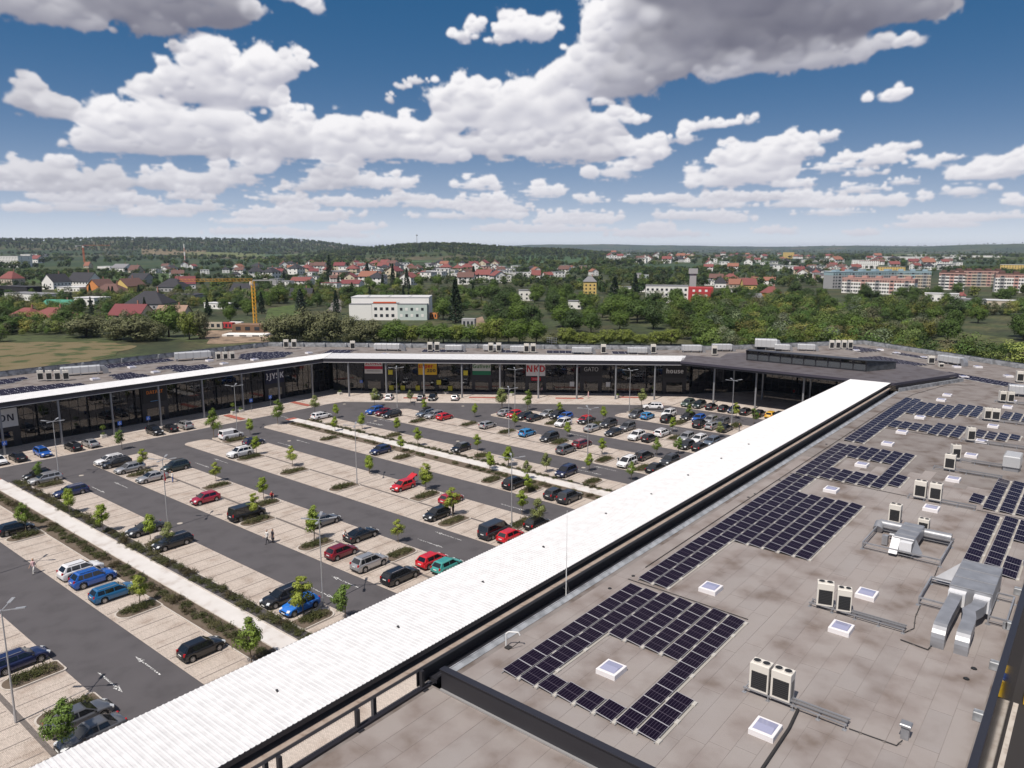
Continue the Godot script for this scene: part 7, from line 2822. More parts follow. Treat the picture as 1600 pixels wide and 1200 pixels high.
func air_handlers(galv: Material) -> void:
	var white := mat("white_panel", 0.66, 0.67, 0.7, 0.45)
	for q in [["grey air handler on a steel frame with a round duct, by the mid roof condenser", -16.0, -9.6, 71.5, 77.0], ["empty steel frame left of the twin duct unit", -9.55, -7.8, 62.4, 67.2], ["empty steel frame right of the twin duct unit, by the parapet", -4.9, -3.75, 62.3, 67.2]]:
		var f := thing("steel_frame", (q[0] as String).replace("grey air handler on a steel frame", "low galvanised steel frame round the grey air handler"), "steel frame", "")
		for e in [[q[1], q[3], q[2], q[3]], [q[1], q[4], q[2], q[4]], [q[1], q[3], q[1], q[4]], [q[2], q[3], q[2], q[4]]]:
			var b := MB.new()
			b.bar(W(e[0], e[1], 9.05), W(e[2], e[3], 9.05), 0.11, 0.12)
			b.bar(W(e[0], e[1], 8.72), W(e[2], e[3], 8.72), 0.05, 0.05)
			part("rail", b.mesh(galv), f)
		for e in [[q[1], q[3]], [q[2], q[3]], [q[1], q[4]], [q[2], q[4]]]:
			var b := MB.new()
			b.box(W(e[0], e[1], 8.72), Vector3(0.1, 0.64, 0.1))
			b.box(W(e[0], e[1], 8.42), Vector3(0.35, 0.04, 0.35))
			part("foot", b.mesh(galv), f)
	# the mid roof unit
	var t := thing("air_handler", "grey boxy air handler with white hood and round duct in mid roof", "ventilation unit")
	var b := MB.new()
	b.bevel_box(W(-12.8, 74.6, 9.55), Vector3(1.75, 1.0, 4.6), 0.06)
	part("casing", b.mesh(galv), t)
	b = MB.new()
	b.quad(W(-13.75, 71.2, 8.75), W(-13.05, 71.2, 8.75), W(-13.05, 72.4, 10.0), W(-13.75, 72.4, 10.0))
	b.quad(W(-13.75, 72.4, 8.75), W(-13.75, 71.2, 8.75), W(-13.75, 72.4, 10.0), W(-13.75, 72.4, 9.9))
	b.quad(W(-13.05, 71.2, 8.75), W(-13.05, 72.4, 8.75), W(-13.05, 72.4, 9.9), W(-13.05, 72.4, 10.0))
	part("hood", b.mesh(white), t)
	b = MB.new()
	b.box(W(-12.5, 72.0, 9.35), Vector3(1.0, 0.95, 0.6))
	part("access_panel", b.mesh(white), t)
	b = MB.new()
	b.quad(W(-11.95, 71.6, 8.8), W(-11.2, 72.6, 8.8), W(-11.95, 73.0, 10.0), W(-11.95, 71.9, 9.9))
	part("side_hood", b.mesh(galv), t)
	b = MB.new()
	b.tube(W(-15.9, 77.4, 9.2), W(-9.7, 77.4, 9.2), 0.42, 0.42, 14)
	b.tube(W(-15.9, 77.4, 9.2), W(-15.9, 76.6, 8.8), 0.45, 0.45, 14)
	part("round_duct", b.mesh(galv), t)
	b = MB.new()
	for k in 3:
		b.box(W(-12.8, 73.2 + 1.4 * k, 10.065), Vector3(1.76, 0.02, 0.05))
	part("seam", b.mesh(mats["pale_metal"]), t)
	b = MB.new()
	b.box(W(-14.6, 73.8, 8.95), Vector3(0.5, 0.9, 0.5))
	b.tube(W(-14.6, 75.6, 8.9), W(-13.6, 75.6, 8.9), 0.2, 0.2, 10)
	part("pump", b.mesh(galv), t)
	# the twin duct unit
	t = thing("twin_duct_unit", "big galvanised unit with two ducts bending down into the roof", "ventilation unit")
	for k in 3:
		b = MB.new()
		b.bevel_box(W(-6.3, 64.3 + 2.02 * k, 9.62), Vector3(2.85, 1.5, 2.0), 0.04)
		part("casing", b.mesh(galv), t)
	b = MB.new()
	for k in 4:
		b.box(W(-6.3, 63.3 + 2.02 * k, 10.385), Vector3(2.86, 0.03, 0.06))
	part("seam", b.mesh(mats["pale_metal"]), t)
	b = MB.new()
	b.quad(W(-9.6, 67.4, 8.75), W(-7.73, 67.4, 8.75), W(-7.73, 69.2, 10.1), W(-7.8, 69.2, 10.1))
	b.quad(W(-7.73, 67.4, 8.75), W(-9.6, 67.4, 8.75), W(-7.8, 69.2, 8.75), W(-7.73, 69.2, 8.75))
	part("intake_hood", b.mesh(galv), t)
	for k in 2:
		b = MB.new()
		b.box(W(-7.12 + 1.62 * k, 63.0, 9.55), Vector3(1.15 - 0.1 * k, 1.1, 0.62))
		part("collar", b.mesh(white), t)
	b = MB.new()
	var p := []
	for q in [[-7.15, 62.9, 9.6], [-7.15, 61.2, 9.6], [-7.2, 58.6, 9.6]]:
		p.append(W(q[0], q[1], q[2]))
	for k in 6:
		var a := (k + 1) / 6.0 * PI * 0.5
		p.append(W(-7.2, 57.5 - sin(a) * 0.75 - 0.3, 8.85 + cos(a) * 0.75))
	p.append(W(-7.2, 56.45, 8.38))
	duct(b, p, 0.85, 0.8, Vector3.RIGHT)
	part("duct", b.mesh(galv), t)
	b = MB.new()
	p = []
	for q in [[-5.5, 62.9, 9.6], [-5.6, 61.6, 9.6], [-6.0, 60.4, 9.58], [-5.8, 59.4, 9.56], [-5.75, 58.4, 9.55]]:
		p.append(W(q[0], q[1], q[2]))
	for k in 6:
		var a := (k + 1) / 6.0 * PI * 0.5
		p.append(W(-5.75, 57.5 - sin(a) * 0.75 - 0.3, 8.8 + cos(a) * 0.75))
	p.append(W(-5.75, 56.45, 8.38))
	duct(b, p, 0.85, 0.8, Vector3.RIGHT)
	part("duct", b.mesh(galv), t)
	# ducts and boxes on the far roofs
	var proto: Node3D = null
	for q in DUCT_BOXES:
		var o: Node3D
		if proto == null:
			o = thing("roof_duct", "", "ventilation duct", "", W(q[0], q[1], 8.4), q[2])
			b = MB.new()
			b.bevel_box(Vector3(0, 1.05, 0), Vector3(6.4, 1.15, 1.5), 0.1)
			part("casing", b.mesh(mat("pale_duct", 0.55, 0.56, 0.58, 0.4, 0.3)), o)
			b = MB.new()
			for k in 5:
				b.box(Vector3(-2.6 + 1.3 * k, 1.05, 0), Vector3(0.06, 1.2, 1.56))
			part("rib", b.mesh(mats["pale_metal"]), o)
			b = MB.new()
			duct(b, [Vector3(3.2, 1.05, 0), Vector3(3.7, 1.0, 0), Vector3(4.05, 0.6, 0), Vector3(4.1, -0.02, 0)], 1.1, 1.0, Vector3(0, 0, 1))
			part("elbow", b.mesh(galv), o)
			b = MB.new()
			for x in [-2.8, 0.0, 2.8]:
				b.box(Vector3(x, 0.24, 0), Vector3(0.14, 0.5, 1.4))
			part("stand", b.mesh(galv), o)
			proto = o
		else:
			o = copy(proto, "roof_duct", "", "ventilation duct", "", W(q[0], q[1], 8.4), q[2])
		o.scale = Vector3(q[3], q[4], q[4])
		tag(o, q[5], "ventilation duct", "pale ducts on the far roofs")


func build_lamps() -> void:
	var steel := mat("lamp_pole", 0.46, 0.47, 0.49, 0.4, 0.5)
	var proto: Node3D = null
	for p in LAMPS:
		var o: Node3D
		if proto == null:
			o = thing("street_lamp", "", "street lamp", "", W(p[0], p[1], 0.1), PI / 4)
			var b := MB.new()
			b.tube(Vector3.ZERO, Vector3(0, 4.5, 0), 0.085, 0.07, 10)
			b.tube(Vector3(0, 4.5, 0), Vector3(0, 9.3, 0), 0.06, 0.045, 10)
			b.tube(Vector3.ZERO, Vector3(0, 0.9, 0), 0.11, 0.1, 10)
			part("pole", b.mesh(steel), o)
			for k in 4:
				var d := Vector3(cos(k * PI / 2), 0.1, sin(k * PI / 2))
				b = MB.new()
				b.bar(Vector3(0, 9.2, 0), Vector3(0, 9.22, 0) + d * 1.05, 0.06, 0.06)
				var arm := part("arm", b.mesh(steel), o)
				b = MB.new()
				b.bar(Vector3(0, 9.23, 0) + d * 1.0, Vector3(0, 9.24, 0) + d * 1.75, 0.26, 0.07)
				part("lamp_head", b.mesh(mat("lamp_head", 0.4, 0.41, 0.43, 0.4, 0.4)), arm)
			proto = o
		else:
			o = copy(proto, "street_lamp", "", "street lamp", "", W(p[0], p[1], 0.1), PI / 4)
		tag(o, p[2], "street lamp", "four-armed lamp posts of the car park")


# ------------------------------------------------------------------ vehicles
# forward is local +x. Figures: length, half width, height, belt height, hood height, wheel radius, axle front, axle rear,
# then x of windscreen foot, roof front, roof rear, rear window foot, half width of the roof, side window dividers.
const CAR := {
	"hatch": [4.0, 0.86, 1.47, 0.93, 0.86, 0.31, 1.24, -1.28, 1.02, 0.32, -1.45, -1.88, 0.60, [-0.35, -1.35]],
	"wagon": [4.62, 0.90, 1.47, 0.94, 0.86, 0.32, 1.42, -1.30, 1.12, 0.36, -1.85, -2.22, 0.62, [-0.25, -1.15, -1.9]],
	"sedan": [4.65, 0.90, 1.44, 0.94, 0.86, 0.32, 1.42, -1.30, 1.10, 0.32, -0.98, -1.72, 0.61, [-0.28, -1.12]],
	"suv": [4.45, 0.92, 1.66, 1.06, 1.00, 0.36, 1.33, -1.32, 1.10, 0.42, -1.62, -2.08, 0.65, [-0.28, -1.2, -1.8]],
	"mpv": [4.4, 0.90, 1.64, 0.99, 0.92, 0.32, 1.38, -1.32, 1.35, 0.40, -1.72, -2.08, 0.66, [-0.15, -1.05, -1.75]],
	"van": [4.9, 0.96, 1.92, 1.05, 1.02, 0.34, 1.60, -1.42, 1.75, 0.95, -2.15, -2.40, 0.80, [0.35, -0.75, -2.0]],
	"panel_van": [4.5, 0.92, 1.84, 1.05, 1.0, 0.33, 1.45, -1.35, 1.42, 0.70, -2.02, -2.18, 0.80, [0.05]],
	"coupe": [4.55, 0.92, 1.36, 0.92, 0.84, 0.34, 1.40, -1.32, 0.95, 0.12, -0.82, -1.85, 0.56, [-0.45]],
}
const PAINT := {
	"white": [0.74, 0.74, 0.76, 0.0], "black": [0.011, 0.011, 0.013, 0.1], "silver": [0.46, 0.46, 0.47, 0.55], "grey": [0.15, 0.155, 0.17, 0.45], "dark grey": [0.045, 0.047, 0.055, 0.4], "red": [0.52, 0.012, 0.02, 0.0],
	"dark red": [0.17, 0.008, 0.02, 0.15], "crimson": [0.34, 0.01, 0.035, 0.1], "blue": [0.015, 0.10, 0.42, 0.1], "bright blue": [0.02, 0.17, 0.62, 0.05], "teal blue": [0.015, 0.13, 0.30, 0.2], "sky blue": [0.03, 0.22, 0.48, 0.1], "dark blue": [0.012, 0.017, 0.06, 0.2], "green": [0.10, 0.14, 0.12, 0.4],
	"turquoise": [0.06, 0.34, 0.31, 0.2], "yellow": [0.72, 0.42, 0.04, 0.0], "dark green": [0.02, 0.035, 0.035, 0.3], "blue grey": [0.17, 0.21, 0.27, 0.5], "navy": [0.02, 0.03, 0.10, 0.3],
}
var car_protos := {}


func paint(called: String) -> StandardMaterial3D:
	var k := "paint_" + called
	if mats.has(k):
		return mats[k]
	var q: Array = PAINT[called]
	var m := mat(k, q[0], q[1], q[2], 0.32, q[3])
	m.clearcoat_enabled = true
	m.clearcoat = 0.9
	m.clearcoat_roughness = 0.04
	return m


func car_proto(kind: String) -> Node3D:
	if car_protos.has(kind):
		return car_protos[kind]
	var q: Array = CAR[kind]
	var l: float = q[0] * 0.5
	var hw: float = q[1]
	var top: float = q[2]
	var belt: float = q[3]
	var hood: float = q[4]
	var wr: float = q[5]
	var axles := [q[6], q[7]]
	var x1: float = q[8]
	var x2: float = q[9]
	var x3: float = q[10]
	var x4: float = q[11]
	var rw: float = q[12]
	var trunk := kind == "sedan" or kind == "coupe"
	var o := Node3D.new()
	o.name = "parked_car"
	# body shell: cross sections along the length
	var xs: Array[float] = [-l, -l + 0.04, -l + 0.14, -l + 0.35]
	for a in axles:
		for k in 9:
			xs.append(a + (wr + 0.07) * cos(PI * k / 8.0))
	for k in 8:
		xs.append(lerpf(-l + 0.5, l - 0.5, k / 7.0))
	xs.append_array([l - 0.5, l - 0.3, l - 0.14, l - 0.05, l])
	xs.sort()
	var st := SurfaceTool.new()
	st.begin(Mesh.PRIMITIVE_TRIANGLES)
	var ring := 15
	for x in xs:
		var f := clampf((x - (l - 0.75)) / 0.75, 0.0, 1.0)  # nose
		var r := clampf(((-l + 0.45) - x) / 0.45, 0.0, 1.0)  # tail
		var w := hw * (1.0 - 0.17 * f * f - 0.10 * r * r)
		var t := belt
		if x > x1:
			t = lerpf(belt - 0.02, hood, clampf((x - x1) / (l - 0.5 - x1), 0.0, 1.0))
			t -= 0.30 * pow(f, 2.2)
		elif x < x4:
			t = belt + 0.03 if trunk else belt - 0.02
			t -= (0.16 if trunk else 0.12) * pow(r, 2.0)
		var bot := 0.20 + 0.16 * pow(maxf(f, r), 3.0)
		for a in axles:
			var dx := absf(x - a)
			if dx < wr + 0.069:
				bot = maxf(bot, wr + sqrt(maxf(0.0, (wr + 0.07) * (wr + 0.07) - dx * dx)))
		if absf(x) > l - 0.01:
			w *= 0.93
			t -= 0.10
			bot += 0.06
		var y3 := lerpf(bot, t, 0.45)
		var half := [Vector2(0.0, bot), Vector2(w * 0.9, bot), Vector2(w * 0.985, bot + (t - bot) * 0.15), Vector2(w, y3), Vector2(w * 0.985, t - (t - bot) * 0.28), Vector2(w * 0.955, t - (t - bot) * 0.08), Vector2(w * 0.86, t), Vector2(0.0, t + 0.035)]
		for k in 8:
			st.add_vertex(Vector3(x, half[k].y, half[k].x))
		for k in range(6, -1, -1):
			st.add_vertex(Vector3(x, half[k].y, -half[k].x))
	for i in xs.size() - 1:
		for k in ring - 1:
			var a := i * ring + k
			for e in [a, a + 1, a + ring + 1, a, a + ring + 1, a + ring]:
				st.add_index(e)
	for e in [0, xs.size() - 1]:
		for k in range(1, ring - 2):
			var a: int = e * ring
			for z in ([a, a + k + 1, a + k] if e == 0 else [a, a + k, a + k + 1]):
				st.add_index(z)
	st.generate_normals()
	var shell: ArrayMesh = st.commit()
	# cabin
	var wb := hw * 0.90
	var ry := top - 0.07
	var b := MB.new()
	for sgn in [1.0, -1.0]:
		var p := [Vector3(x1, belt - 0.03, wb * sgn), Vector3(x2, ry, rw * sgn), Vector3(x3, ry, rw * sgn), Vector3(x4, belt - 0.03, wb * sgn)]
		var t2 := [Vector3(x2 - 0.12, top, (rw - 0.14) * sgn), Vector3(x3 + 0.14, top, (rw - 0.14) * sgn)]
		if sgn > 0:
			b.quad(p[3], p[0], p[1], p[2])
			b.quad(p[2], p[1], t2[0], t2[1])
		else:
			b.quad(p[0], p[3], p[2], p[1])
			b.quad(p[1], p[2], t2[1], t2[0])
	var zt := rw - 0.14
	b.quad(Vector3(x1, belt - 0.03, wb), Vector3(x1, belt - 0.03, -wb), Vector3(x2, ry, -rw), Vector3(x2, ry, rw))
	b.quad(Vector3(x4, belt - 0.03, -wb), Vector3(x4, belt - 0.03, wb), Vector3(x3, ry, rw), Vector3(x3, ry, -rw))
	b.quad(Vector3(x2, ry, rw), Vector3(x2, ry, -rw), Vector3(x2 - 0.12, top, -zt), Vector3(x2 - 0.12, top, zt))
	b.quad(Vector3(x3, ry, -rw), Vector3(x3, ry, rw), Vector3(x3 + 0.14, top, zt), Vector3(x3 + 0.14, top, -zt))
	b.quad(Vector3(x3 + 0.14, top, zt), Vector3(x2 - 0.12, top, zt), Vector3(x2 - 0.12, top, -zt), Vector3(x3 + 0.14, top, -zt))
	var body := ArrayMesh.new()
	body.add_surface_from_arrays(Mesh.PRIMITIVE_TRIANGLES, shell.surface_get_arrays(0))
	var cab := b.mesh(null)
	body.add_surface_from_arrays(Mesh.PRIMITIVE_TRIANGLES, cab.surface_get_arrays(0))
	part("body", body, o)
	# glass
	var glass := mat("car_glass", 0.012, 0.014, 0.017, 0.06)
	glass.metallic_specular = 0.75
	var face := func(a: Vector3, e: Vector3, c: Vector3, d: Vector3, u0: float, u1: float, v0: float, v1: float) -> ArrayMesh:  # patch of the quad a e c d, standing proud of it
		var g := MB.new()
		var nrm := (e - a).cross(d - a).normalized() * 0.012
		var at := func(u: float, v: float) -> Vector3: return a.lerp(e, u).lerp(d.lerp(c, u), v) + nrm
		g.quad(at.call(u0, v0), at.call(u1, v0), at.call(u1, v1), at.call(u0, v1))
		return g.mesh(glass)
	part("windscreen", face.call(Vector3(x1, belt, wb), Vector3(x1, belt, -wb), Vector3(x2, ry, -rw), Vector3(x2, ry, rw), 0.06, 0.94, 0.05, 0.97), o)
	part("rear_window", face.call(Vector3(x4, belt, -wb), Vector3(x4, belt, wb), Vector3(x3, ry, rw), Vector3(x3, ry, -rw), 0.10, 0.90, 0.12 if not trunk else 0.05, 0.90), o)
	var y0 := belt + 0.05
	var y1 := ry - 0.05
	for sgn in [1.0, -1.0]:
		var edge := func(y: float) -> float: return wb + (rw - wb) * (y - belt) / (ry - belt) + 0.012
		var slant := func(xa: float, xb: float, y: float) -> float: return xa + (xb - xa) * (y - belt) / (ry - belt)
		var cuts: Array = q[13]
		var n := cuts.size()
		for i in n + 1:
			if kind == "panel_van" and i > 0:
				break
			var f0: float
			var f1: float
			if i == 0:
				f0 = slant.call(x1, x2, y0) - 0.12
				f1 = slant.call(x1, x2, y1) - 0.14
			else:
				f0 = cuts[i - 1] - 0.045
				f1 = f0
			var g0: float
			var g1: float
			if i == n:
				g0 = slant.call(x4, x3, y0) + 0.16
				g1 = slant.call(x4, x3, y1) + 0.14
			else:
				g0 = cuts[i] + 0.045
				g1 = g0
			g0 = maxf(g0, slant.call(x4, x3, y0) + 0.1)
			g1 = maxf(g1, slant.call(x4, x3, y1) + 0.1)
			if f0 - g0 < 0.12 or f1 - g1 < 0.05:
				continue
			var g := MB.new()
			var pa := [Vector3(g0, y0, edge.call(y0) * sgn), Vector3(f0, y0, edge.call(y0) * sgn), Vector3(f1, y1, edge.call(y1) * sgn), Vector3(g1, y1, edge.call(y1) * sgn)]
			if sgn > 0:
				g.quad(pa[0], pa[1], pa[2], pa[3])
			else:
				g.quad(pa[3], pa[2], pa[1], pa[0])
			part("side_window", g.mesh(glass), o)
	# wheels
	var tyre := mat("tyre", 0.018, 0.018, 0.018, 0.85)
	var rim_m := mat("rim", 0.42, 0.42, 0.43, 0.35, 0.7)
	for a in axles:
		for sgn in [1.0, -1.0]:
			var z: float = (hw - 0.1) * sgn
			b = MB.new()
			b.tube(Vector3(0, 0, -0.1), Vector3(0, 0, 0.1), wr, wr, 18)
			b.tube(Vector3(0, 0, 0.1 * sgn), Vector3(0, 0, 0.115 * sgn), wr - 0.01, wr - 0.05, 18)
			var w := part("wheel", b.mesh(tyre), o, Vector3(a, wr, z))
			b = MB.new()
			b.tube(Vector3(0, 0, 0.112 * sgn), Vector3(0, 0, 0.122 * sgn), wr * 0.66, wr * 0.62, 16)
			b.tube(Vector3(0, 0, 0.118 * sgn), Vector3(0, 0, 0.128 * sgn), wr * 0.2, wr * 0.16, 10)
			var rim := part("rim", b.mesh(rim_m), w)
			b = MB.new()
			for k in 5:
				var p := TAU * (k + 0.5) / 5.0
				b.tube(Vector3(cos(p) * wr * 0.42, sin(p) * wr * 0.42, 0.118 * sgn), Vector3(cos(p) * wr * 0.42, sin(p) * wr * 0.42, 0.1235 * sgn), wr * 0.13, wr * 0.13, 8)
			var holes := part("rim_openings", b.mesh(tyre), w)
	# lights, plates, mirrors, trim
	var lens := mat("headlight_lens", 0.62, 0.64, 0.66, 0.12)
	var redl := mat("tail_lens", 0.40, 0.01, 0.012, 0.2)
	var dark := mat("car_trim", 0.02, 0.02, 0.022, 0.6)
	var plate := mat("plate", 0.72, 0.72, 0.7, 0.5)
	for sgn in [1.0, -1.0]:
		b = MB.new()
		b.quad(Vector3(l - 0.02, hood - 0.32, hw * 0.5 * sgn), Vector3(l - 0.02, hood - 0.32, hw * 0.5 * sgn), Vector3(l - 0.2, hood - 0.12, hw * 0.55 * sgn), Vector3(l - 0.2, hood - 0.12, hw * 0.55 * sgn))
		b.box(Vector3(l - 0.21, hood - 0.2, hw * 0.7 * sgn), Vector3(0.30, 0.15, 0.32), Basis(Vector3.UP, -0.42 * sgn) * Basis(Vector3(0, 0, 1), -0.45))
		part("headlight", b.mesh(lens), o)
		b = MB.new()
		var th := 0.30 if kind != "van" and kind != "panel_van" else 0.5
		b.box(Vector3(-l + 0.10, belt - 0.14 if trunk else belt - 0.10, hw * 0.76 * sgn), Vector3(0.16, th * (0.6 if trunk else 1.0), 0.20), Basis(Vector3.UP, 0.2 * sgn))
		part("tail_light", b.mesh(redl), o)
		b = MB.new()
		b.bevel_box(Vector3(x1 - 0.28, belt + 0.08, (hw + 0.09) * sgn), Vector3(0.12, 0.15, 0.2), 0.03)
		part("mirror", b.mesh(dark), o)
	b = MB.new()
	b.box(Vector3(l + 0.008, 0.44, 0), Vector3(0.02, 0.11, 0.5))
	part("number_plate", b.mesh(plate), o)
	b = MB.new()
	b.box(Vector3(-l - 0.008, 0.72 if kind == "hatch" or kind == "mpv" or kind == "sedan" else 0.8, 0), Vector3(0.02, 0.11, 0.5))
	part("number_plate", b.mesh(plate), o)
	b = MB.new()
	b.box(Vector3(l - 0.015, 0.60, 0), Vector3(0.05, 0.12, 0.9))
	part("grille", b.mesh(dark), o)
	b = MB.new()
	b.box(Vector3(l - 0.05, 0.34, 0), Vector3(0.1, 0.12, hw * 1.5))
	b.box(Vector3(-l + 0.05, 0.36, 0), Vector3(0.1, 0.14, hw * 1.6))
	for sgn in [1.0, -1.0]:
		b.box(Vector3(0.05, 0.235, (hw * 0.985) * sgn), Vector3(1.6, 0.07, 0.03))
	part("bumper_trim", b.mesh(dark), o)
	if kind in ["wagon", "suv", "mpv"]:
		for sgn in [1.0, -1.0]:
			b = MB.new()
			b.bar(Vector3(x2 - 0.25, top + 0.04, (zt + 0.04) * sgn), Vector3(x3 + 0.2, top + 0.04, (zt + 0.04) * sgn), 0.035, 0.04)
			part("roof_rail", b.mesh(mats["alu"] if kind == "wagon" else dark), o)
	car_protos[kind] = o
	return o


func build_cars() -> void:
	for c in CARS:  # s, t, heading in degrees, kind, colour, label, extra
		var kind: String = c[3]
		var src := car_proto(kind)
		var o: Node3D = src.duplicate()
		var called := "parked_van" if kind in ["van", "panel_van"] else "parked_car"
		o.name = numbered(called)
		add_child(o, true)
		o.position = W(c[0], c[1], 0.022)
		o.rotation.y = deg_to_rad(c[2] + rng.randf_range(-1.2, 1.2))
		var m := paint(c[4])
		(o.get_node("body") as MeshInstance3D).material_override = m
		tag(o, placed_label(c[5]), "van" if called == "parked_van" else "car", "vehicles parked in the bays")
		var q: Array = CAR[kind]
		if c[6] == "tailgate":  # raised
			var b := MB.new()
			var a := Vector3(q[10] + 0.05, q[2] - 0.04, 0)
			var e := Vector3(q[10] - 0.95, q[2] + 0.42, 0)
			var z: float = q[12]
			b.quad(a + Vector3(0, 0, -z), a + Vector3(0, 0, z), e + Vector3(0, 0, z), e + Vector3(0, 0, -z))
			b.quad(a + Vector3(0, -0.05, z), a + Vector3(0, -0.05, -z), e + Vector3(0, -0.05, -z), e + Vector3(0, -0.05, z))
			b.box(e + Vector3(-0.06, -0.16, 0), Vector3(0.1, 0.4, z * 2.0))
			var tg := part("tailgate", b.mesh(m), o)
			b = MB.new()
			var nn := Vector3(-0.004, -0.09, 0)
			b.quad(a.lerp(e, 0.15) + Vector3(0, 0, z * 0.8) + nn, a.lerp(e, 0.15) + Vector3(0, 0, -z * 0.8) + nn, a.lerp(e, 0.85) + Vector3(0, 0, -z * 0.8) + nn, a.lerp(e, 0.85) + Vector3(0, 0, z * 0.8) + nn)
			part("glass", b.mesh(mats["car_glass"]), tg)
		elif c[6] == "door":  # a front door standing open
			var b := MB.new()
			b.box(Vector3(-0.45, 0.62, 0.03), Vector3(0.95, 0.7, 0.06))
			b.box(Vector3(-0.45, 1.35, 0.0), Vector3(0.8, 0.05, 0.04))
			b.box(Vector3(-0.88, 1.16, 0.0), Vector3(0.06, 0.4, 0.04))
			var d := part("open_door", b.mesh(m), o, Vector3(q[8] - 0.35, 0.0, q[1]))
			d.rotation.y = deg_to_rad(52)
			b = MB.new()
			b.box(Vector3(-0.45, 1.15, 0.0), Vector3(0.78, 0.36, 0.012))
			part("door_window", b.mesh(mats["car_glass"]), d)
		elif c[6] == "box":  # roof box
			var b := MB.new()
			b.bevel_box(Vector3(-0.5, q[2] + 0.26, 0), Vector3(1.9, 0.34, 0.75), 0.1)
			part("roof_box", b.mesh(mats["car_trim"]), o)
		elif c[6] == "taxi":
			var b := MB.new()
			for x in [-1.2, -0.6, 0.0]:
				b.box(Vector3(x, q[2] + 0.1, 0), Vector3(0.08, 0.06, 1.2))
			part("roof_bars", b.mesh(mats["alu"]), o)
	for k in car_protos:
		car_protos[k].free()


func placed_label(l: String) -> String:
	var q := l.split("|")
	if q.size() < 3:
		return l
	var n := int(q[1])
	return q[0] + (", alone " if n < 0 else ", %s from the left " % ORDER[n]) + ROW_NAMES[int(q[2])]


# ------------------------------------------------------------------ trees and shrubs
func leaves(b: MB, c: Vector3, rad: Vector3, n: int, size: float, r: RandomNumberGenerator, light: Color, dark: Color, hollow := 0.35, heart := Vector3.INF) -> void:
	# leaf-sized faces through an ellipsoid; tone varies leaf by leaf and clump by clump
	var mood := r.randf()
	for i in n:
		var d := Vector3(r.randfn(), r.randfn(), r.randfn()).normalized()
		var q := lerpf(hollow, 1.0, pow(r.randf(), 0.5))
		var p := c + d * rad * q
		var out := d if heart == Vector3.INF else (d * 0.9 + (p - heart).normalized() * 0.8)
		var nrm := (out + Vector3(r.randfn(), r.randfn() + 0.5, r.randfn()) * 0.32).normalized()
		var x := nrm.cross(Vector3(r.randfn(), r.randfn(), r.randfn())).normalized()
		var y := nrm.cross(x)
		var s := size * r.randf_range(0.6, 1.25)
		b.tint = dark.lerp(light, clampf(mood * 0.6 + r.randf() * 0.5, 0.0, 1.0))
		var a := p - x * s * 0.5
		var e := p + y * s * 0.32 - nrm * s * 0.05
		var f := p + x * s * 0.5
		var g := p - y * s * 0.32 - nrm * s * 0.05
		b.tri(a, g, e)
		b.tri(g, f, e)


func leaf_mat(called: String) -> StandardMaterial3D:
	if mats.has(called):
		return mats[called]
	var m := mat(called, 1, 1, 1, 0.55)
	m.vertex_color_use_as_albedo = true
	m.backlight_enabled = true
	m.backlight = Color(0.5, 0.5, 0.5)
	m.metallic_specular = 0.35
	return m


func limb(b: MB, a: Vector3, e: Vector3, r0: float, r1: float) -> void:
	b.tube(a, e, r0, r1, 6, false)


func young_tree(kind: int) -> Node3D:  # street tree of the car park, about 5 m
	var r := RandomNumberGenerator.new()
	r.seed = 900 + kind
	var o := Node3D.new()
	o.name = "young_tree"
	var b := MB.new()
	var tall := 4.6
	var bend := Vector3(r.randf_range(-0.1, 0.1), 2.0, r.randf_range(-0.1, 0.1))
	limb(b, Vector3.ZERO, bend, 0.06, 0.05)
	limb(b, bend, Vector3(bend.x * 1.5, tall * 0.85, bend.z), 0.05, 0.015)
	var slim: float = [0.72, 0.95, 0.85, 1.15, 0.65, 1.0][kind]
	var light: Color = [Color(0.28, 0.37, 0.05), Color(0.21, 0.30, 0.055), Color(0.34, 0.40, 0.07), Color(0.15, 0.235, 0.05), Color(0.27, 0.36, 0.06), Color(0.27, 0.31, 0.11)][kind]
	var dark := light * 0.42
	var c := MB.new()
	c.tinted = true
	var clumps := 15
	for i in clumps:
		var f := (i + 0.5) / clumps
		var y := lerpf(1.75, tall, f)
		var wide := slim * 1.3 * (0.55 + 0.75 * sin(PI * clampf(f * 0.92 + 0.05, 0, 1))) * (1.15 - 0.75 * f)
		var a := r.randf() * TAU
		var p := Vector3(cos(a) * wide * r.randf_range(0.25, 0.9), y + r.randf_range(-0.15, 0.15), sin(a) * wide * r.randf_range(0.25, 0.9))
		limb(b, Vector3(bend.x, y - 0.4, bend.z), p, 0.02, 0.008)
		var rd := lerpf(0.72, 0.36, f) * r.randf_range(0.8, 1.25)
		leaves(c, p, Vector3(rd, rd * 0.75, rd), int(120 * rd / 0.45), 0.22, r, light, dark, 0.1, Vector3(0, 2.6, 0))
	part("trunk", b.mesh(mat("young_bark", 0.17, 0.135, 0.10, 0.9)), o)
	part("crown", c.mesh(leaf_mat("young_leaf")), o)
	return o


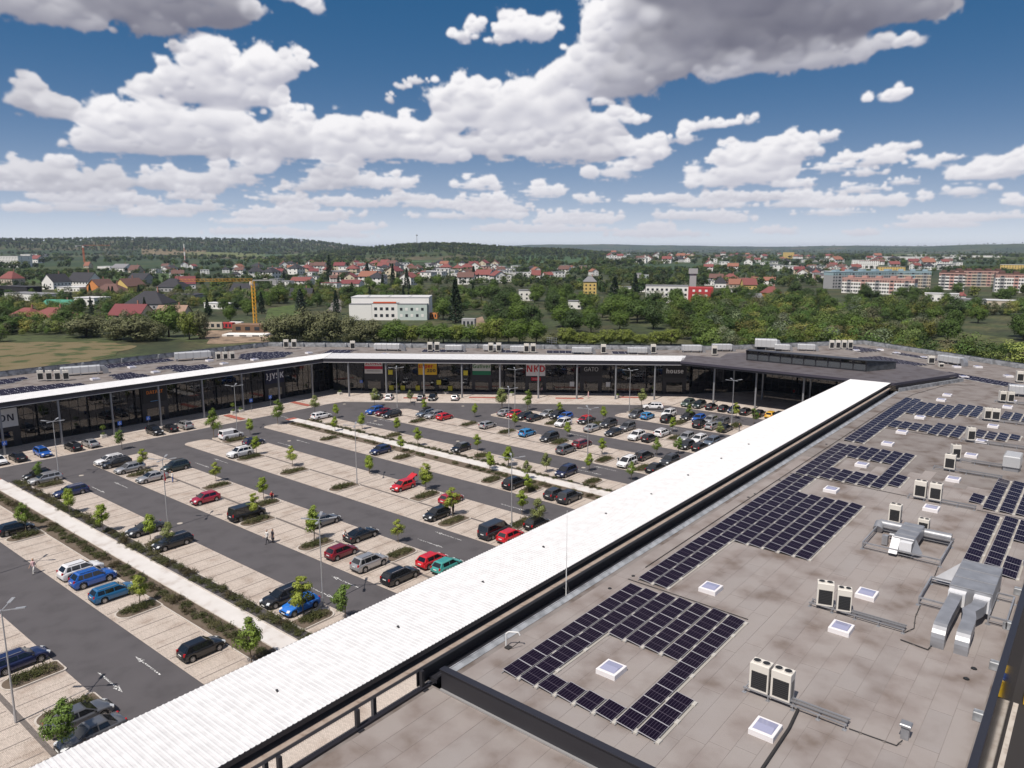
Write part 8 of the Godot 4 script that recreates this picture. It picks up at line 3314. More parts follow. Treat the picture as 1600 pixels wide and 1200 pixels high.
func broad_tree(kind: int) -> Node3D:  # grown tree, 10 m tall and 8 to 9 m wide at scale one
	var r := RandomNumberGenerator.new()
	r.seed = 300 + kind
	var o := Node3D.new()
	o.name = "tree"
	var b := MB.new()
	var c := MB.new()
	c.tinted = true
	var light: Color = [Color(0.12, 0.19, 0.035), Color(0.085, 0.14, 0.032), Color(0.20, 0.245, 0.05), Color(0.185, 0.195, 0.095), Color(0.11, 0.17, 0.04), Color(0.06, 0.10, 0.03), Color(0.26, 0.215, 0.10)][kind]
	var dark := light * 0.4
	limb(b, Vector3.ZERO, Vector3(0.1, 3.2, 0), 0.28, 0.2)
	limb(b, Vector3(0.1, 3.2, 0), Vector3(0, 7.5, 0.2), 0.2, 0.06)
	var low: float = [0.9, 0.8, 0.8, 0.3, 0.9, 0.8, 0.2][kind]
	var clumps := 42
	for i in clumps:
		var f := (i + 0.5) / clumps
		var d := Vector3(r.randfn(), r.randfn() * 0.9 + 0.1, r.randfn()).normalized()
		var p := Vector3(0, low + 4.0, 0) + d * Vector3(3.5, 3.8, 3.5) * r.randf_range(0.5, 1.0)
		var rd := r.randf_range(1.0, 1.9)
		if i % 3 == 0:
			limb(b, Vector3(0, 3.0 + 2.0 * f, 0), p, 0.09, 0.03)
		leaves(c, p, Vector3(rd, rd * 0.8, rd), int(62 * rd), 0.5, r, light, dark, 0.5, Vector3(0, low + 3.0, 0))
	part("trunk", b.mesh(mat("bark", 0.085, 0.068, 0.052, 0.95)), o)
	part("crown", c.mesh(leaf_mat("leaf")), o)
	return o


func conifer(kind: int) -> Node3D:  # spruce, 11 m at scale one
	var r := RandomNumberGenerator.new()
	r.seed = 500 + kind
	var o := Node3D.new()
	o.name = "spruce"
	var b := MB.new()
	limb(b, Vector3.ZERO, Vector3(0, 10.6, 0), 0.2, 0.03)
	var c := MB.new()
	c.tinted = true
	var light: Color = [Color(0.03, 0.055, 0.028), Color(0.055, 0.08, 0.06)][kind]
	for i in 46:
		var f := i / 46.0
		var y := lerpf(0.9, 10.8, f)
		var w := 2.3 * pow(1.0 - f, 0.8) + 0.1
		var a := r.randf() * TAU
		for k in 3:
			var g := a + TAU * k / 3.0 + r.randf_range(-0.5, 0.5)
			var p := Vector3(cos(g) * w * 0.55, y - w * 0.14, sin(g) * w * 0.55)
			leaves(c, p, Vector3(w * 0.45, 0.28, w * 0.45), 9, 0.6, r, light, light * 0.4, 0.1)
	part("trunk", b.mesh(mats["bark"]), o)
	part("crown", c.mesh(leaf_mat("leaf")), o)
	return o


func low_shrub(kind: int) -> MeshInstance3D:
	var r := RandomNumberGenerator.new()
	r.seed = 700 + kind
	var c := MB.new()
	c.tinted = true
	var light: Color = [Color(0.105, 0.115, 0.04), Color(0.085, 0.095, 0.034), Color(0.14, 0.135, 0.06), Color(0.095, 0.08, 0.04)][kind]
	for i in 8:
		var p := Vector3(r.randf_range(-0.55, 0.55), r.randf_range(0.15, 0.42), r.randf_range(-0.45, 0.45))
		var rd := r.randf_range(0.28, 0.48)
		leaves(c, p, Vector3(rd, rd * 0.8, rd), 120, 0.105, r, light, light * 0.38, 0.1)
	for i in 16:  # upright shoots
		var a := Vector3(r.randf_range(-0.6, 0.6), 0.3, r.randf_range(-0.5, 0.5))
		var e := a + Vector3(r.randf_range(-0.25, 0.25), r.randf_range(0.3, 0.55), r.randf_range(-0.25, 0.25))
		for k in 5:
			leaves(c, a.lerp(e, k / 4.0), Vector3.ONE * 0.05, 4, 0.085, r, light, light * 0.4, 0.1)
	var o := MeshInstance3D.new()
	o.name = "low_shrub"
	o.mesh = c.mesh(leaf_mat("shrub_leaf"))
	return o


func place(src: Node3D, called: String, label: String, category: String, group: String, s: float, t: float, h: float, size: Vector3, turn: float) -> void:
	copy(src, called, label, category, group, W(s, t, h), turn, size)


func build_plants() -> void:
	var r := RandomNumberGenerator.new()
	r.seed = 44
	var young := []
	for k in 6:
		young.append(young_tree(k))
	for p in YOUNG:  # s, t, height, kind, label
		var z: float = p[2] / 4.9
		place(young[p[3]], "young_tree", placed_label("young %s tree|%s" % [["light green", "dense green", "yellow-green", "dark round", "slim green", "sparse olive"][p[3]], p[4]]), "tree", "young trees in the car park", p[0], p[1], 0.08, Vector3(z, z, z), r.randf() * TAU)
	var shrubs := []
	for k in 4:
		shrubs.append(low_shrub(k))
	for q in [[33.75, "low shrub on the near side of the nearest pale path"], [37.85, "low shrub on the far side of the nearest pale path"], [88.6, "low shrub on the near side of the farther pale path"], [92.6, "low shrub on the far side of the farther pale path"]]:
		var s := -130.3
		while s < -53.0:
			if r.randf() < (0.98 if q[0] < 60 else 0.86):
				var z := r.randf_range(0.75, 1.1) * (1.0 if q[0] < 60 else 0.85)
				place(shrubs[r.randi() % 4], "low_shrub", q[1], "shrub", "shrubs along the path beds", s, q[0] + r.randf_range(-0.25, 0.25), 0.02, Vector3(z * 1.1, z * r.randf_range(0.6, 0.9), z * 1.05), r.randf() * TAU)
			s += r.randf_range(1.25, 1.75)
	for i in ISLANDS:
		var n := 3 if i[2] - i[1] > 3.0 else 2
		for k in n:
			var t := lerpf(i[1] + 0.7, i[2] - 0.7, (k + 0.5) / n)
			var z := r.randf_range(1.0, 1.25)
			place(shrubs[r.randi() % 3], "low_shrub", placed_label("shrub on a planting island|" + i[4]), "shrub", "shrubs on the planting islands", i[0], t, 0.02, Vector3(z, z * r.randf_range(0.7, 0.9), z), r.randf() * 0.6)
	for s in shrubs:
		s.free()
	for y in young:
		y.free()
	# planters by the shop front columns
	var b := MB.new()
	b.bevel_box(Vector3(0, 0.28, 0), Vector3(0.9, 0.56, 0.9), 0.04)
	var pot := b.mesh(mat("planter_stone", 0.5, 0.48, 0.45, 0.9))
	for p in PLANTERS:
		var o := thing("planter", p[3], "planter", "planters by the shop front columns", W(p[0], p[1], 0.1))
		part("pot", pot, o)
		var c := MB.new()
		c.tinted = true
		leaves(c, Vector3(0, 0.75, 0), Vector3(0.5, 0.35, 0.5), 110, 0.18, r, Color(0.15, 0.22, 0.04), Color(0.06, 0.09, 0.02), 0.1)
		if p[2] > 0:
			leaves(c, Vector3(0, 2.0, 0), Vector3(0.55, 0.5, 0.55), 160, 0.2, r, Color(0.22, 0.30, 0.05), Color(0.08, 0.12, 0.02), 0.1)
			var tr := MB.new()
			tr.tube(Vector3(0, 0.5, 0), Vector3(0, 1.8, 0), 0.04, 0.03, 6)
			part("stem", tr.mesh(mats["young_bark"]), o)
		part("foliage", c.mesh(leaf_mat("young_leaf")), o)
	# the country beyond the roofs
	var big := []
	for k in 7:
		big.append(broad_tree(k))
	var fir := [conifer(0), conifer(1)]
	for q in TREES:  # s, t, height, width, kind (7 and 8 are spruces), label index
		var k: int = q[4]
		var src: Node3D = fir[k - 7] if k >= 7 else big[k]
		var z: float = q[2] / (10.0 if k < 7 else 11.0)
		var w: float = q[3] / (8.6 if k < 7 else 4.6)
		var o := copy(src, "spruce" if k >= 7 else "tree", TREE_LABELS[q[5]], "tree", "grown trees beyond the roofs", W(q[0], q[1], land(q[0], q[1])), r.randf() * TAU, Vector3(w, z, w))
	for q in HOUSES:
		clearings.append(Vector3(q[1], q[2], maxf(q[4], q[5]) * 0.6 + 5.0))
	for q in TOWN:
		clearings.append(Vector3(q[0], q[1], 8.0 * q[4]))
	for q in BLOCKS:
		for k in 4:
			clearings.append(Vector3(lerpf(q[1], q[3], k / 3.0), lerpf(q[2], q[4], k / 3.0), 16.0))
	# woods, hedgerows and gardens farther off, too many to count
	for zone in WOODS:  # name, bearings, distances, how many, height
		var sorts := 5 if zone[6] < 0 else 3
		for k in sorts:
			var mm := MultiMesh.new()
			mm.transform_format = MultiMesh.TRANSFORM_3D
			mm.use_colors = true
			mm.mesh = far_crown(k, zone[6])
			var spots: Array[Transform3D] = []
			var n: int = zone[5] / sorts
			for i in n:
				var az := deg_to_rad(r.randf_range(zone[1], zone[2]))
				var d := sqrt(lerpf(zone[3] * zone[3], zone[4] * zone[4], r.randf()))
				var s := d * sin(az)
				var t := d * cos(az)
				if lumps.get_noise_2d(s * 2.6 + 900.0, t * 2.6) < zone[8]:
					continue
				if blocked(s, t) or zone[4] < 700 and on_patch(s, t):
					continue
				var z: float = zone[7] * (r.randf_range(0.5, 1.5) if zone[6] < 0 else r.randf_range(0.7, 1.3))
				spots.append(Transform3D(Basis(Vector3.UP, r.randf() * TAU).scaled(Vector3(z * r.randf_range(0.9, 1.3), z, z * r.randf_range(0.9, 1.3))), W(s, t, land(s, t) - 0.3)))
			mm.instance_count = spots.size()
			for i in spots.size():
				mm.set_instance_transform(i, spots[i])
				var g := r.randf_range(0.55, 1.5)
				mm.set_instance_color(i, Color(g * r.randf_range(0.85, 1.25), g, g * r.randf_range(0.8, 1.2)))
			if spots.is_empty():
				continue
			var o := MultiMeshInstance3D.new()
			o.name = numbered("woods")
			o.multimesh = mm
			add_child(o, true)
			o.set_meta("kind", "stuff")
			o.set_meta("label", zone[0])
			o.set_meta("category", "woods")
	for e in big:
		e.free()
	for e in fir:
		e.free()


var clearings: Array[Vector3] = []


func blocked(s: float, t: float) -> bool:
	for q in clearings:
		if (s - q.x) * (s - q.x) + (t - q.y) * (t - q.y) < q.z * q.z:
			return true
	return false


func on_patch(s: float, t: float) -> bool:
	if patch_polys.is_empty():
		for q in PATCHES:
			var poly := PackedVector2Array()
			for i in range(0, q[3].size(), 2):
				poly.append(Vector2(q[3][i], q[3][i + 1]))
			patch_polys.append(poly)
		var poly := PackedVector2Array()
		for i in range(0, POND.size(), 2):
			poly.append(Vector2(POND[i], POND[i + 1]))
		patch_polys.append(poly)
		patch_polys.append(PackedVector2Array([Vector2(-197, -40), Vector2(-197, 126), Vector2(-90, 204), Vector2(-58, 246), Vector2(0, 212), Vector2(40, 212), Vector2(40, -40)]))
	for p in patch_polys:
		if Geometry2D.is_point_in_polygon(Vector2(s, t), p):
			return true
	return false


var patch_polys: Array[PackedVector2Array] = []


func far_crown(kind: int, wood: int) -> ArrayMesh:  # unit tree one metre tall, for the woods far off
	var r := RandomNumberGenerator.new()
	r.seed = 60 + kind * 7 + wood
	var c := MB.new()
	c.tinted = true
	var light: Color = ([Color(0.065, 0.105, 0.03), Color(0.095, 0.135, 0.036), Color(0.042, 0.068, 0.03)] if wood >= 0 else [Color(0.12, 0.185, 0.04), Color(0.20, 0.235, 0.06), Color(0.065, 0.11, 0.03), Color(0.16, 0.18, 0.10), Color(0.09, 0.15, 0.035)])[kind]
	if wood == -1:
		pass
	elif kind == 2 and wood > 0:
		for i in 9:
			var f := i / 9.0
			leaves(c, Vector3(0, 0.15 + 0.8 * f, 0), Vector3(0.2, 0.04, 0.2) * (1.1 - f), 9, 0.2, r, light, light * 0.45, 0.2)
	else:
		for i in 7:
			var p := Vector3(r.randf_range(-0.22, 0.22), r.randf_range(0.28, 0.78), r.randf_range(-0.22, 0.22))
			leaves(c, p, Vector3(0.24, 0.2, 0.24), 22, 0.16, r, light, light * 0.5, 0.5, Vector3(0, 0.38, 0))
	if wood == -1:
		for i in 16:
			var d := Vector3(r.randfn(), r.randfn(), r.randfn()).normalized() * r.randf_range(0.6, 1.0)
			leaves(c, Vector3(0, 0.5, 0) + d * Vector3(0.34, 0.34, 0.34), Vector3(0.17, 0.14, 0.17), 64, 0.06, r, light, light * 0.5, 0.5, Vector3(0, 0.38, 0))
	return c.mesh(leaf_mat("leaf"))


# ------------------------------------------------------------------ people
# A figure is a field of tapered capsules joined softly and meshed with surface nets. Bones: a, b, radius a, radius b, tint.
func figure(bones: Array, cell: float) -> ArrayMesh:
	var lo := Vector3.ONE * 99.0
	var hi := -lo
	for q in bones:
		var m: float = maxf(q[2], q[3]) + 0.08
		lo = lo.min((q[0] as Vector3).min(q[1]) - Vector3.ONE * m)
		hi = hi.max((q[0] as Vector3).max(q[1]) + Vector3.ONE * m)
	var nx := int((hi.x - lo.x) / cell) + 2
	var ny := int((hi.y - lo.y) / cell) + 2
	var nz := int((hi.z - lo.z) / cell) + 2
	var f := PackedFloat32Array()
	f.resize(nx * ny * nz)
	f.fill(0.2)
	var near := PackedFloat32Array()
	near.resize(f.size())
	near.fill(9.0)
	var who := PackedByteArray()
	who.resize(f.size())
	for i in bones.size():
		var q: Array = bones[i]
		var a: Vector3 = q[0]
		var e: Vector3 = q[1]
		var ae := e - a
		var l2 := maxf(ae.length_squared(), 1e-6)
		var m: float = maxf(q[2], q[3]) + 0.07
		var p0 := ((a.min(e) - Vector3.ONE * m - lo) / cell).floor()
		var p1 := ((a.max(e) + Vector3.ONE * m - lo) / cell).ceil()
		for z in range(maxi(0, int(p0.z)), mini(nz - 1, int(p1.z)) + 1):
			for y in range(maxi(0, int(p0.y)), mini(ny - 1, int(p1.y)) + 1):
				var row := (z * ny + y) * nx
				for x in range(maxi(0, int(p0.x)), mini(nx - 1, int(p1.x)) + 1):
					var p := lo + Vector3(x, y, z) * cell
					var u := clampf((p - a).dot(ae) / l2, 0.0, 1.0)
					var d: float = p.distance_to(a + ae * u) - lerpf(q[2], q[3], u)
					var k := row + x
					var o := f[k]
					var h := maxf(0.025 - absf(o - d), 0.0) / 0.025
					f[k] = minf(o, d) - h * h * 0.025 * 0.25
					if d < near[k]:
						near[k] = d
						who[k] = i
	var id := PackedInt32Array()
	id.resize(f.size())
	id.fill(-1)
	var pos := PackedVector3Array()
	var col := PackedColorArray()
	for z in nz - 1:
		for y in ny - 1:
			for x in nx - 1:
				var k := (z * ny + y) * nx + x
				var sum := Vector3.ZERO
				var n := 0
				var best := 9.0
				var at := 0
				for c in 8:
					var i := k + (c & 1) + ((c >> 1) & 1) * nx + (c >> 2) * nx * ny
					if near[i] < best:
						best = near[i]
						at = who[i]
				if best > cell * 1.5:
					continue
				for e in [[0, 1], [2, 3], [4, 5], [6, 7], [0, 2], [1, 3], [4, 6], [5, 7], [0, 4], [1, 5], [2, 6], [3, 7]]:
					var c0: int = e[0]
					var c1: int = e[1]
					var v0 := f[k + (c0 & 1) + ((c0 >> 1) & 1) * nx + (c0 >> 2) * nx * ny]
					var v1 := f[k + (c1 & 1) + ((c1 >> 1) & 1) * nx + (c1 >> 2) * nx * ny]
					if (v0 < 0.0) != (v1 < 0.0):
						var u := v0 / (v0 - v1)
						sum += Vector3(c0 & 1, (c0 >> 1) & 1, c0 >> 2).lerp(Vector3(c1 & 1, (c1 >> 1) & 1, c1 >> 2), u)
						n += 1
				if n:
					id[k] = pos.size()
					pos.append(lo + (Vector3(x, y, z) + sum / n) * cell)
					col.append(bones[at][4])
	var st := SurfaceTool.new()
	st.begin(Mesh.PRIMITIVE_TRIANGLES)
	for i in pos.size():
		st.set_color(col[i])
		st.add_vertex(pos[i])
	var step := [1, nx, nx * ny]
	for z in range(1, nz - 1):
		for y in range(1, ny - 1):
			for x in range(1, nx - 1):
				var k := (z * ny + y) * nx + x
				for ax in 3:
					var inside := f[k] < 0.0
					if inside == (f[k + step[ax]] < 0.0):
						continue
					var u: int = step[(ax + 1) % 3]
					var v: int = step[(ax + 2) % 3]
					var q := [id[k], id[k - u], id[k - u - v], id[k - v]]
					if q[0] < 0 or q[1] < 0 or q[2] < 0 or q[3] < 0:
						continue
					var o := [0, 1, 2, 0, 2, 3] if not inside else [0, 2, 1, 0, 3, 2]
					for i in o:
						st.add_index(q[i])
	st.generate_normals()
	var m := mat("person", 1, 1, 1, 0.8)
	m.vertex_color_use_as_albedo = true
	st.set_material(m)
	return st.commit()


func person(label: String, at: Vector3, turn: float, pose: String, top: Color, legs: Color, hair: Color, woman: bool, group := "") -> void:
	var skin := Color(0.46, 0.28, 0.2)
	var shoe := Color(0.05, 0.045, 0.04)
	var bones := []
	var lean := 0.0
	var stride := 0.0
	match pose:
		"walk":
			stride = 0.32
		"bend":
			lean = 0.75
		"stand":
			stride = 0.06
	var hip := Vector3(0, 0.94, 0)
	var up := Vector3(0, cos(lean), sin(lean))  # forward is +z
	var neck := hip + up * 0.52
	var head := neck + Vector3(0, cos(lean * 0.7), sin(lean * 0.7)) * 0.2
	var sh := 0.165 if woman else 0.19
	bones.append([hip, hip + up * 0.2, 0.145, 0.125, top])
	bones.append([hip + up * 0.2, neck - up * 0.1, 0.125, 0.135, top])
	bones.append([neck - up * 0.07 + Vector3(-sh * 0.75, 0, 0), neck - up * 0.07 + Vector3(sh * 0.75, 0, 0), 0.075, 0.075, top])
	bones.append([neck - up * 0.04, neck + up * 0.08, 0.055, 0.05, skin])
	bones.append([head - up * 0.03 + Vector3(0, 0, 0.02), head + up * 0.03, 0.085, 0.1, skin])
	bones.append([head + Vector3(0, 0.055, -0.03), head + Vector3(0, 0.02, -0.045), 0.088, 0.085, hair])
	if woman:
		bones.append([head + Vector3(0, 0.0, -0.07), neck + Vector3(0, 0.0, -0.07), 0.07, 0.05, hair])
	bones.append([head + Vector3(0, -0.01, 0.095), head + Vector3(0, -0.03, 0.11), 0.016, 0.018, skin])
	for s in [-1.0, 1.0]:
		bones.append([head + Vector3(0.088 * s, -0.01, 0.0), head + Vector3(0.09 * s, 0.02, -0.01), 0.02, 0.022, skin])
		bones.append([head + Vector3(0.035 * s, 0.012, 0.088), head + Vector3(0.036 * s, 0.012, 0.09), 0.013, 0.013, Color(0.06, 0.05, 0.05)])
		var swing: float = stride * s
		var h: Vector3 = hip + Vector3(0.085 * s, -0.04, 0)
		var knee: Vector3 = Vector3(0.09 * s, 0.50, swing * 0.55 + 0.03)
		var ankle: Vector3 = Vector3(0.09 * s, 0.085, swing - 0.03)
		bones.append([h, knee, 0.092, 0.062, legs])
		bones.append([knee, ankle, 0.06, 0.042, legs])
		bones.append([ankle + Vector3(0, -0.045, -0.03), ankle + Vector3(0, -0.05, 0.15), 0.042, 0.034, shoe])
		var shoulder: Vector3 = neck - up * 0.07 + Vector3(sh * s, 0, 0)
		var elbow := shoulder + Vector3(0.06 * s, -0.28, -swing * 0.3)
		var wrist := elbow + Vector3(0.01 * s, -0.22, -swing * 0.4 + 0.09)
		if pose == "bend" or pose == "reach":
			elbow = shoulder + Vector3(0.04 * s, -0.2, 0.18)
			wrist = elbow + Vector3(-0.02 * s, -0.08, 0.22)
		bones.append([shoulder, elbow, 0.052, 0.042, top])
		bones.append([elbow, wrist, 0.038, 0.028, skin])
		var dir := (wrist - elbow).normalized()
		bones.append([wrist, wrist + dir * 0.08, 0.03, 0.034, skin])
	if pose == "dress":
		bones.append([hip, hip + Vector3(0, -0.42, 0), 0.15, 0.2, top])
	var o := thing("person", label, "person", group, at, turn)
	part("body", figure(bones, 0.032), o)
	# hands: five bent fingers each
	var b := MB.new()
	for k in bones:
		if k[2] == 0.03 and k[3] == 0.034:
			var d: Vector3 = (k[1] - k[0]).normalized()
			var side := d.cross(Vector3(0, 0, 1)).normalized()
			if side.length() < 0.5:
				side = Vector3.RIGHT
			var palm := side.cross(d)
			for i in 4:
				var root: Vector3 = k[1] + side * (0.013 * (i - 1.5)) * 1.5
				var l: float = [0.065, 0.078, 0.075, 0.06][i]
				b.tube(root, root + d * l * 0.55, 0.009, 0.008, 6)
				b.tube(root + d * l * 0.55, root + d * l + palm * 0.025, 0.008, 0.007, 6)
			var th: Vector3 = k[0] + d * 0.02 + side * 0.03
			b.tube(th, th + d * 0.04 + side * 0.025, 0.01, 0.009, 6)
			b.tube(th + d * 0.04 + side * 0.025, th + d * 0.065 + side * 0.02, 0.009, 0.008, 6)
	part("fingers", b.mesh(mat("skin", 0.46, 0.28, 0.2, 0.7)), o)


func build_people() -> void:
	for p in PEOPLE:
		var c0: Array = p[5]
		var c1: Array = p[6]
		var c2: Array = p[7]
		person(p[0], W(p[1], p[2], p[9]), deg_to_rad(p[3]), p[4], Color(c0[0], c0[1], c0[2]), Color(c1[0], c1[1], c1[2]), Color(c2[0], c2[1], c2[2]), p[8], "")


# ------------------------------------------------------------------ town beyond the park
const WALLS := {"white": [0.76, 0.75, 0.73], "cream": [0.58, 0.50, 0.38], "yellow": [0.62, 0.45, 0.16], "grey": [0.34, 0.34, 0.35], "pink": [0.55, 0.34, 0.30], "orange": [0.60, 0.24, 0.08], "brown": [0.20, 0.12, 0.075], "black": [0.022, 0.022, 0.025], "pale green": [0.48, 0.55, 0.53], "red": [0.42, 0.045, 0.05], "beige": [0.50, 0.43, 0.35], "turquoise": [0.30, 0.41, 0.45]}
const TILES := {"red": [0.20, 0.065, 0.06], "brown": [0.13, 0.07, 0.06], "dark": [0.032, 0.032, 0.04], "orange": [0.25, 0.11, 0.075], "grey": [0.20, 0.20, 0.215], "green": [0.06, 0.24, 0.17], "white": [0.55, 0.55, 0.56], "maroon": [0.17, 0.045, 0.05], "tan": [0.30, 0.20, 0.15], "pink": [0.42, 0.25, 0.22], "turquoise": [0.27, 0.36, 0.41]}


func wall_mat(k: String) -> Material:
	var q: Array = WALLS[k]
	return mat("wall_" + k, q[0], q[1], q[2], 0.9)


func tile_mat(k: String) -> Material:
	var q: Array = TILES[k]
	return mat("roof_" + k, q[0], q[1], q[2], 0.85)


func house(o: Node3D, w: float, d: float, h: float, rise: float, form: String, wall: String, roof: String) -> void:
	# w along local x, d along local z, front towards +z
	var b := MB.new()
	b.box(Vector3(0, h * 0.5, 0), Vector3(w, h, d))
	if form == "gable":
		for e in [-1.0, 1.0]:
			var x: float = w * 0.5 * e
			var p := [Vector3(x, h, d * 0.5), Vector3(x, h, -d * 0.5), Vector3(x, h + rise, 0)]
			if e > 0:
				b.tri(p[0], p[1], p[2])
			else:
				b.tri(p[1], p[0], p[2])
	part("wall", b.mesh(wall_mat(wall)), o)
	b = MB.new()
	var ow := w * 0.5 + 0.4
	var od := d * 0.5 + 0.5
	var y0 := h - 0.25
	if form == "gable":
		for s in [1.0, -1.0]:
			var p := [Vector3(-ow, y0, od * s), Vector3(ow, y0, od * s), Vector3(ow, h + rise + 0.12, 0), Vector3(-ow, h + rise + 0.12, 0)]
			var low := Vector3(0, -0.22, 0)
			if s > 0:
				b.quad(p[0], p[1], p[2], p[3])
				b.quad(p[0] + low, p[1] + low, p[1], p[0])
			else:
				b.quad(p[1], p[0], p[3], p[2])
				b.quad(p[1] + low, p[0] + low, p[0], p[1])
		for s in [1.0, -1.0]:
			b.bar(Vector3(ow * s, y0 - 0.1, od), Vector3(ow * s, h + rise, 0), 0.1, 0.22)
			b.bar(Vector3(ow * s, y0 - 0.1, -od), Vector3(ow * s, h + rise, 0), 0.1, 0.22)
	elif form == "hip":
		var rx := maxf(0.4, ow - od * 0.9)
		var a := [Vector3(-ow, y0, od), Vector3(ow, y0, od), Vector3(ow, y0, -od), Vector3(-ow, y0, -od)]
		var r0 := Vector3(-rx, h + rise, 0)
		var r1 := Vector3(rx, h + rise, 0)
		b.quad(a[0], a[1], r1, r0)
		b.quad(a[2], a[3], r0, r1)
		b.tri(a[1], a[2], r1)
		b.tri(a[3], a[0], r0)
		b.quad(a[3], a[2], a[1], a[0])
		b.box(Vector3(0, y0 - 0.06, 0), Vector3(ow * 2.0, 0.12, od * 2.0))
	else:
		b.box(Vector3(0, h + 0.15, 0), Vector3(w + 0.5, 0.3, d + 0.5))
	var rf := part("roof", b.mesh(tile_mat(roof)), o)
	if form != "flat":
		b = MB.new()
		b.box(Vector3(w * 0.2, h + rise * 0.95, -0.5), Vector3(0.6, rise * 0.7 + 0.8, 0.6))
		part("chimney", b.mesh(mat("chimney", 0.32, 0.16, 0.12, 0.9)), rf)
	var floors := maxi(1, int(h / 2.8))
	for f in floors:
		for side in 2:
			var n := maxi(2, int(w / 3.2))
			for i in n:
				b = MB.new()
				b.box(Vector3(w * ((i + 0.5) / n - 0.5), 1.6 + 2.8 * f, (d * 0.5 + 0.01) * (1.0 if side == 0 else -1.0)), Vector3(1.25, 1.3, 0.05))
				part("window", b.mesh(mat("far_glass", 0.035, 0.04, 0.05, 0.15)), o)
		for side in 2:
			for i in 2:
				b = MB.new()
				b.box(Vector3((w * 0.5 + 0.01) * (1.0 if side == 0 else -1.0), 1.6 + 2.8 * f, d * (0.25 - 0.5 * i)), Vector3(0.05, 1.2, 1.1))
				part("window", b.mesh(mats["far_glass"]), o)


func apartment(label: String, a: Vector2, e: Vector2, deep: float, floors: int, wall: String, band: String, roof: String, bays: int) -> void:
	var c := (a + e) * 0.5
	var d := (e - a).normalized()
	var w := a.distance_to(e)
	var o := thing("apartment_block", label, "apartment block", "", W(c.x, c.y, -0.2), atan2(d.y, d.x))
	var h := floors * 2.8 + 1.0
	var b := MB.new()
	b.box(Vector3(0, h * 0.5, 0), Vector3(w, h, deep))
	part("wall", b.mesh(wall_mat(wall)), o)
	b = MB.new()
	b.box(Vector3(0, h - 1.5, 0), Vector3(w + 0.1, 2.9, deep + 0.1))
	part("attic_storey", b.mesh(wall_mat(band)), o)
	b = MB.new()
	b.box(Vector3(0, h + 0.15, 0), Vector3(w + 0.6, 0.35, deep + 0.6))
	for i in bays:
		b.box(Vector3(w * ((i + 0.5) / bays - 0.5), h + 1.1, 0), Vector3(4.0, 1.8, deep * 0.5))
	part("roof", b.mesh(tile_mat(roof)), o)
	var glass := mat("far_glass", 0.035, 0.04, 0.05, 0.15)
	for i in bays:  # stair bay of loggias, then windows on either side
		var x := w * ((i + 0.5) / bays - 0.5)
		b = MB.new()
		b.box(Vector3(x, h * 0.5 - 0.6, deep * 0.5 + 0.05), Vector3(3.4, h - 2.4, 0.12))
		part("loggia", b.mesh(wall_mat("grey") if i % 2 == 0 else wall_mat(band)), o)
		for f in floors:
			for k in [-1.0, -0.55, 0.0, 0.55, 1.0]:
				b = MB.new()
				var wx: float = x + k * w / bays * 0.42
				b.box(Vector3(wx, 1.9 + 2.8 * f, deep * 0.5 + (0.13 if k == 0.0 else 0.02)), Vector3(2.4 if k == 0.0 else 1.3, 1.35, 0.06))
				part("window", b.mesh(glass), o)
	for f in floors:
		b = MB.new()
		b.box(Vector3(w * 0.5 + 0.02, 1.9 + 2.8 * f, 0), Vector3(0.06, 1.3, 1.2))
		part("window", b.mesh(glass), o)


